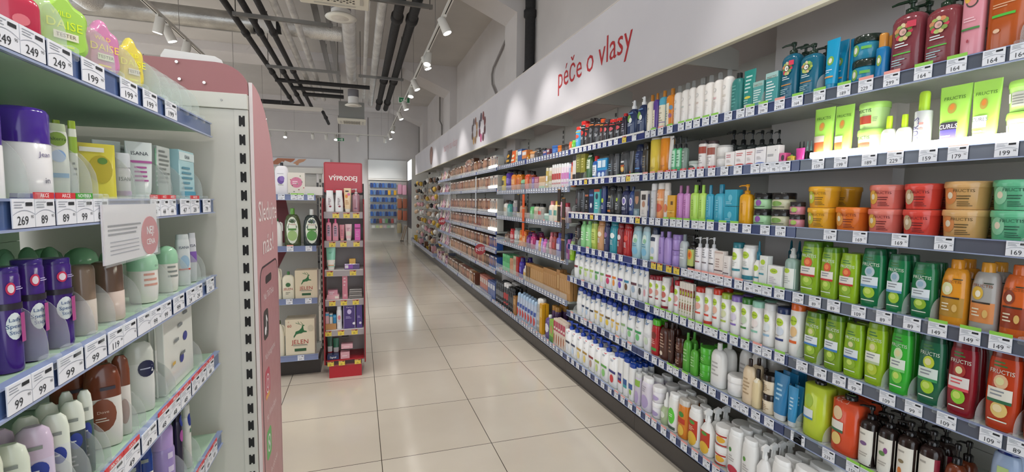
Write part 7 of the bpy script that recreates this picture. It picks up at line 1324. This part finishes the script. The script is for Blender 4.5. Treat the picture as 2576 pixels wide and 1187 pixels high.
for k, (px, zc, w) in enumerate(((800, 3.95, 'outer'), (828, 3.98, 'inner'))):
    X = onz(px, 60, zc).x; t = thing('cable_tray', '%s thin grey cable tray under the ceiling slab' % w, 'cable tray', (X, 6.5, zc)); m = MB().box((-.04, -5, 0), (.04, 5, .006), mat('#8d8a86', 'k')); m.box((-.04, -5, .006), (-.036, 5, .04), mat('#8d8a86', 'k')); m.box((.036, -5, .006), (.04, 5, .04), mat('#8d8a86', 'k')); obj('tray', m, t)
    for y in (-3, 0, 3): rod(t, 0, y, .006, CEIL-zc)
for k, (a, b, y, z, w) in enumerate(((-1.32, -.27, 6.05, 3.44, 'nearest bar under the black and silver pipes'), (-1.35, -.27, 8.2, 3.44, 'second bar under the black and silver pipes'), (.02, .80, 5.3, 3.52, 'bar under the two thick black pipes'), (.02, .78, 8.6, 3.52, 'farther bar under the two thick black pipes'))):
    t = thing('pipe_hanger', 'grey hanger rail, %s' % w, 'pipe hanger', (0, y, z)); obj('rail', MB().box((a, -.02, -.04), (b, .02, 0), mat('#86837f', 'k')), t)
    for x in (a+.03, b-.03): obj('hanger_rod', MB().tube([(x, 0, -.05), (x, 0, CEIL-z)], .006, mat('#7d7a77', 'k'), 6), t)
t = thing('cable_trunking', 'white horizontal trunking below the black cross pipe', 'trunking', (-2.6, 11.42, 3.33)); obj('trunk', MB().box((-2.4, -.05, 0), (1.85, .05, .08), mat('#d9d2c8', 'p'), .003), t)
for x in (-1.5, 1.0): rod(t, x, 0, .08, CEIL-3.33)
pipe_thing('sprinkler_pipe', [(-.95, 6.6, CEIL), (-.95, 6.6, 3.75), (-.95, 6.75, 3.62)], .008, mat('#8f2f2a', 'p'), 'thin red pipe dropping beside the black pipes', seg=8)
def exit_sign(label, x, y, z, w, h, rodtop=True):
    t = thing('exit_sign', label, 'exit sign', (x, y, z)); G = mat('#1f7a48', 'p'); Wm = mat('#e6f2e8', 'm')
    obj('housing', MB().box((-w/2-.008, 0, -h/2-.008), (w/2+.008, .03, h/2+.008), mat('#dcdcd6', 'p'), .002), t); obj('panel', MB().box((-w/2, -.002, -h/2), (w/2, 0, h/2), G), t)
    m = MB(); y = -.0026
    def pl(pts): m.poly([(a*h, y, b*h) for a, b in pts], Wm)
    pl([(.62, -.38), (.2, -.38), (.2, .38), (.62, .38)])
    n = 12; pl([(-.12+.08*math.cos(2*PI*i/n), .25+.08*math.sin(2*PI*i/n)) for i in range(n)])
    pl([(-.22, .16), (-.02, .12), (-.06, -.08), (-.2, -.06)]); pl([(-.2, -.06), (-.1, -.08), (-.28, -.36), (-.4, -.3)]); pl([(-.12, -.06), (-.05, -.08), (.08, -.3), (.0, -.34)]); pl([(-.22, .14), (-.4, .02), (-.36, -.02), (-.18, .08)]); pl([(-.04, .1), (.12, .0), (.1, -.04), (-.05, .04)])
    pl([(-.8, .0), (-.62, .14), (-.62, .05), (-.46, .05), (-.46, -.05), (-.62, -.05), (-.62, -.14)])
    obj('running_figure', m, t)
    if rodtop: obj('hanger_rod', MB().tube([(0, .015, h/2), (0, .015, CEIL-z)], .005, mat('#8a8784', 'k'), 6), t)
p = ony(1017, 252, 8.9); exit_sign('green exit sign hanging near the spotlight track', p.x, 8.9, p.z, .19, .085, False)
p = ony(857, 351, 14.3); exit_sign('small green exit sign hanging at the far track', p.x, 14.3, p.z, .18, .085)
# ---------------------------------------------------------------- spotlight tracks
TW = mat('#d8d4cc', 'p'); GLOW = mat('#fffaf2', 'e26')
def track(label, a, b, z):
    t = thing('light_track', label, 'light track', (0, 0, z)); a, b = Vector(a), Vector(b); d = (b-a); al = 'y' if abs(d.y) > abs(d.x) else 'x'
    lo, hi = (min(a.y, b.y), max(a.y, b.y)) if al == 'y' else (min(a.x, b.x), max(a.x, b.x))
    def bx(w0, w1, z0, z1): return ((a.x+w0, lo, z0), (a.x+w1, hi, z1)) if al == 'y' else ((lo, a.y+w0, z0), (hi, a.y+w1, z1))
    m = MB().box(*bx(-.018, .018, 0, .034), TW); obj('rail', m, t); m = MB().box(*bx(-.005, .005, -.0015, 0), DARK); obj('slot', m, t)
    n = max(2, int((hi-lo)/2.2))
    for i in range(n+1):
        q = lo+.2+(hi-lo-.4)*i/n; x, y = (a.x, q) if al == 'y' else (q, a.y)
        obj('suspension_wire', MB().tube([(x, y, .034), (x, y, CEIL-z)], .003, mat('#9a9794', 'k'), 5), t)
NS = [0]
def spot(x, y, z, aim, W, label, cone=58, blend=.7, on=True):
    """spotlight head under a track; aim: point it looks at"""
    t = thing('spotlight', label, 'spotlight', (x, y, z), 0, None)
    d = (Vector(aim)-Vector((x, y, z-.09))).normalized(); c = Vector((0, 0, -.10))
    obj('adapter', MB().box((-.014, -.05, -.022), (.014, .05, 0), TW, .002), t); obj('bracket', MB().tube([(0, 0, -.02), c], .008, TW, 8), t)
    def cyl(a, b, ra, rb, m): return MB().tube([c+d*a, c+d*b], [ra, rb], m, 18)
    obj('lamp_head', MB().tube([c-d*.085, c-d*.08, c+d*.075], [.034, .042, .046], TW, 18), t); obj('lens', cyl(.0752, .0765, .04, .04, GLOW if on else mat('#33312f', 'g')), t)
    if on:
        l = bpy.data.lights.new('spot_beam', 'SPOT'); l.energy = W; l.spot_size = math.radians(cone); l.spot_blend = blend; l.shadow_soft_size = .045; l.color = (1, .975, .945)
        o = link(bpy.data.objects.new('spot_beam', l)); o.parent = t; o.location = c+d*.10; o.rotation_euler = d.to_track_quat('-Z', 'Y').to_euler()
TZ = 3.2; TXR = .83
track('long white spotlight track over the main aisle', (TXR, -3.5, 0), (TXR, 14.1, 0), TZ)
track('white spotlight track crossing before the end wall', (-6.5, 14.15, 0), (.85, 14.15, 0), TZ)
XLT = onz(470, 104, TZ).x
track('white spotlight track over the left-hand aisles', (XLT, -3.5, 0), (XLT, 11.3, 0), TZ)
track('added unseen spotlight track far over the left side of the shop', (-4.6, -3.5, 0), (-4.6, 11.3, 0), TZ)  # out of view, put in to carry the fill heads
track('added unseen spotlight track above the deodorant gondola', (-.12, -3.5, 0), (-.12, 3.6, 0), TZ+.3)  # additional track out of view, added to light the left side
SW = 55
for i, (px, py) in enumerate(((1095, 62), (1070, 150), (1050, 158), (1027, 216), (1024, 236), (1006, 270), (998, 297), (981, 332), (974, 350))):
    y = onz(px, py-12, TZ-.05).y; aims = [(1.62, y-.3, 1.25), (.2, y-1.0, 0), (1.62, y-.2, .8)]
    spot(TXR, y, TZ, aims[i % 3], SW, 'white track spotlight over the main aisle, %s from the near end in view' % ON[i])
for i, y in enumerate((3.7, 2.9, 2.2, 1.5, .8, .0, -.9)):
    spot(TXR, y, TZ, ((1.62, y-.15, 1.35), (1.62, y+.2, .7), (.6, y+.6, 0))[i % 3], SW*(1 if i < 3 else .38), 'white track spotlight above the hair-care wall, %s back from the first visible one' % ON[i])
for i, x in enumerate((-2.3, -1.9, -1.2, -.85, -.6, 0, .75)):
    spot(x, 14.15, TZ, (x+.1, 15.9, 1.3) if i % 3 != 1 else (x, 12.6, .3), SW, 'white spotlight on the far crossing track, %s along it' % ON[i], on=i in (1, 3, 4, 5, 6))
for i, y in enumerate((onz(382, 52, TZ-.06).y, onz(408, 75, TZ-.06).y, 6.5, 8, 9.7, 11.1, 3.2, 2.2)):
    spot(XLT, y, TZ, (XLT+(.9 if i % 2 else -.6), y+.3, .6), SW*1.8, 'white spotlight on the left-hand aisle track, %s of its heads' % ON[i])
for i, y in enumerate((-1, 2, 5, 8, 11)):  # unseen heads added so floor bounce lifts the ceiling and end wall
    spot(-4.6, y, TZ, (-4.6+(.9 if i % 2 else -.6), y+.3, .4), SW*6, 'added unseen fill spotlight far over the left side, %s of its heads' % ON[i], 75)
for i, (y, az) in enumerate(((2.55, 1.35), (1.85, 1.0), (1.15, 1.3))):  # extra heads added to brighten the pink side and gondola interior
    spot(TXR, y, TZ, (-.45, y-.9, az), SW*.9, 'added unseen track spotlight turned to the deodorant gondola, %s of three' % ON[i])
for i, (y, aim) in enumerate(((3.3, (-.2, 3.9, .8)), (2.3, (-.5, 3.7, .9)), (.9, (.25, 1.05, .9)), (-.3, (-.3, .7, 1.1)))):  # heads added out of view for extra light on both gondolas
    spot(-.12, y, TZ+.3, aim, SW*.7, 'added unseen spotlight above the deodorant gondola, %s from the far end' % ON[i])
w = bpy.data.worlds.new('world'); SC.world = w; w.use_nodes = True; nt = w.node_tree; nt.nodes.clear()
o = nt.nodes.new('ShaderNodeOutputWorld'); b = nt.nodes.new('ShaderNodeBackground'); b.inputs[0].default_value = (.86, .93, 1, 1); b.inputs[1].default_value = 2.6; nt.links.new(b.outputs[0], o.inputs[0])
vs = SC.view_settings; vs.view_transform = 'Standard'; vs.look = 'None'; vs.gamma = 1; vs.use_curve_mapping = False; vs.exposure = 0
SC.cycles.transparent_max_bounces = 40; SC.cycles.max_bounces = 8; SC.cycles.diffuse_bounces = 4; SC.cycles.use_adaptive_sampling = True; SC.cycles.adaptive_threshold = .03; SC.cycles.glossy_bounces = 3; SC.cycles.sample_clamp_indirect = 8
SC.cycles.use_denoising = True
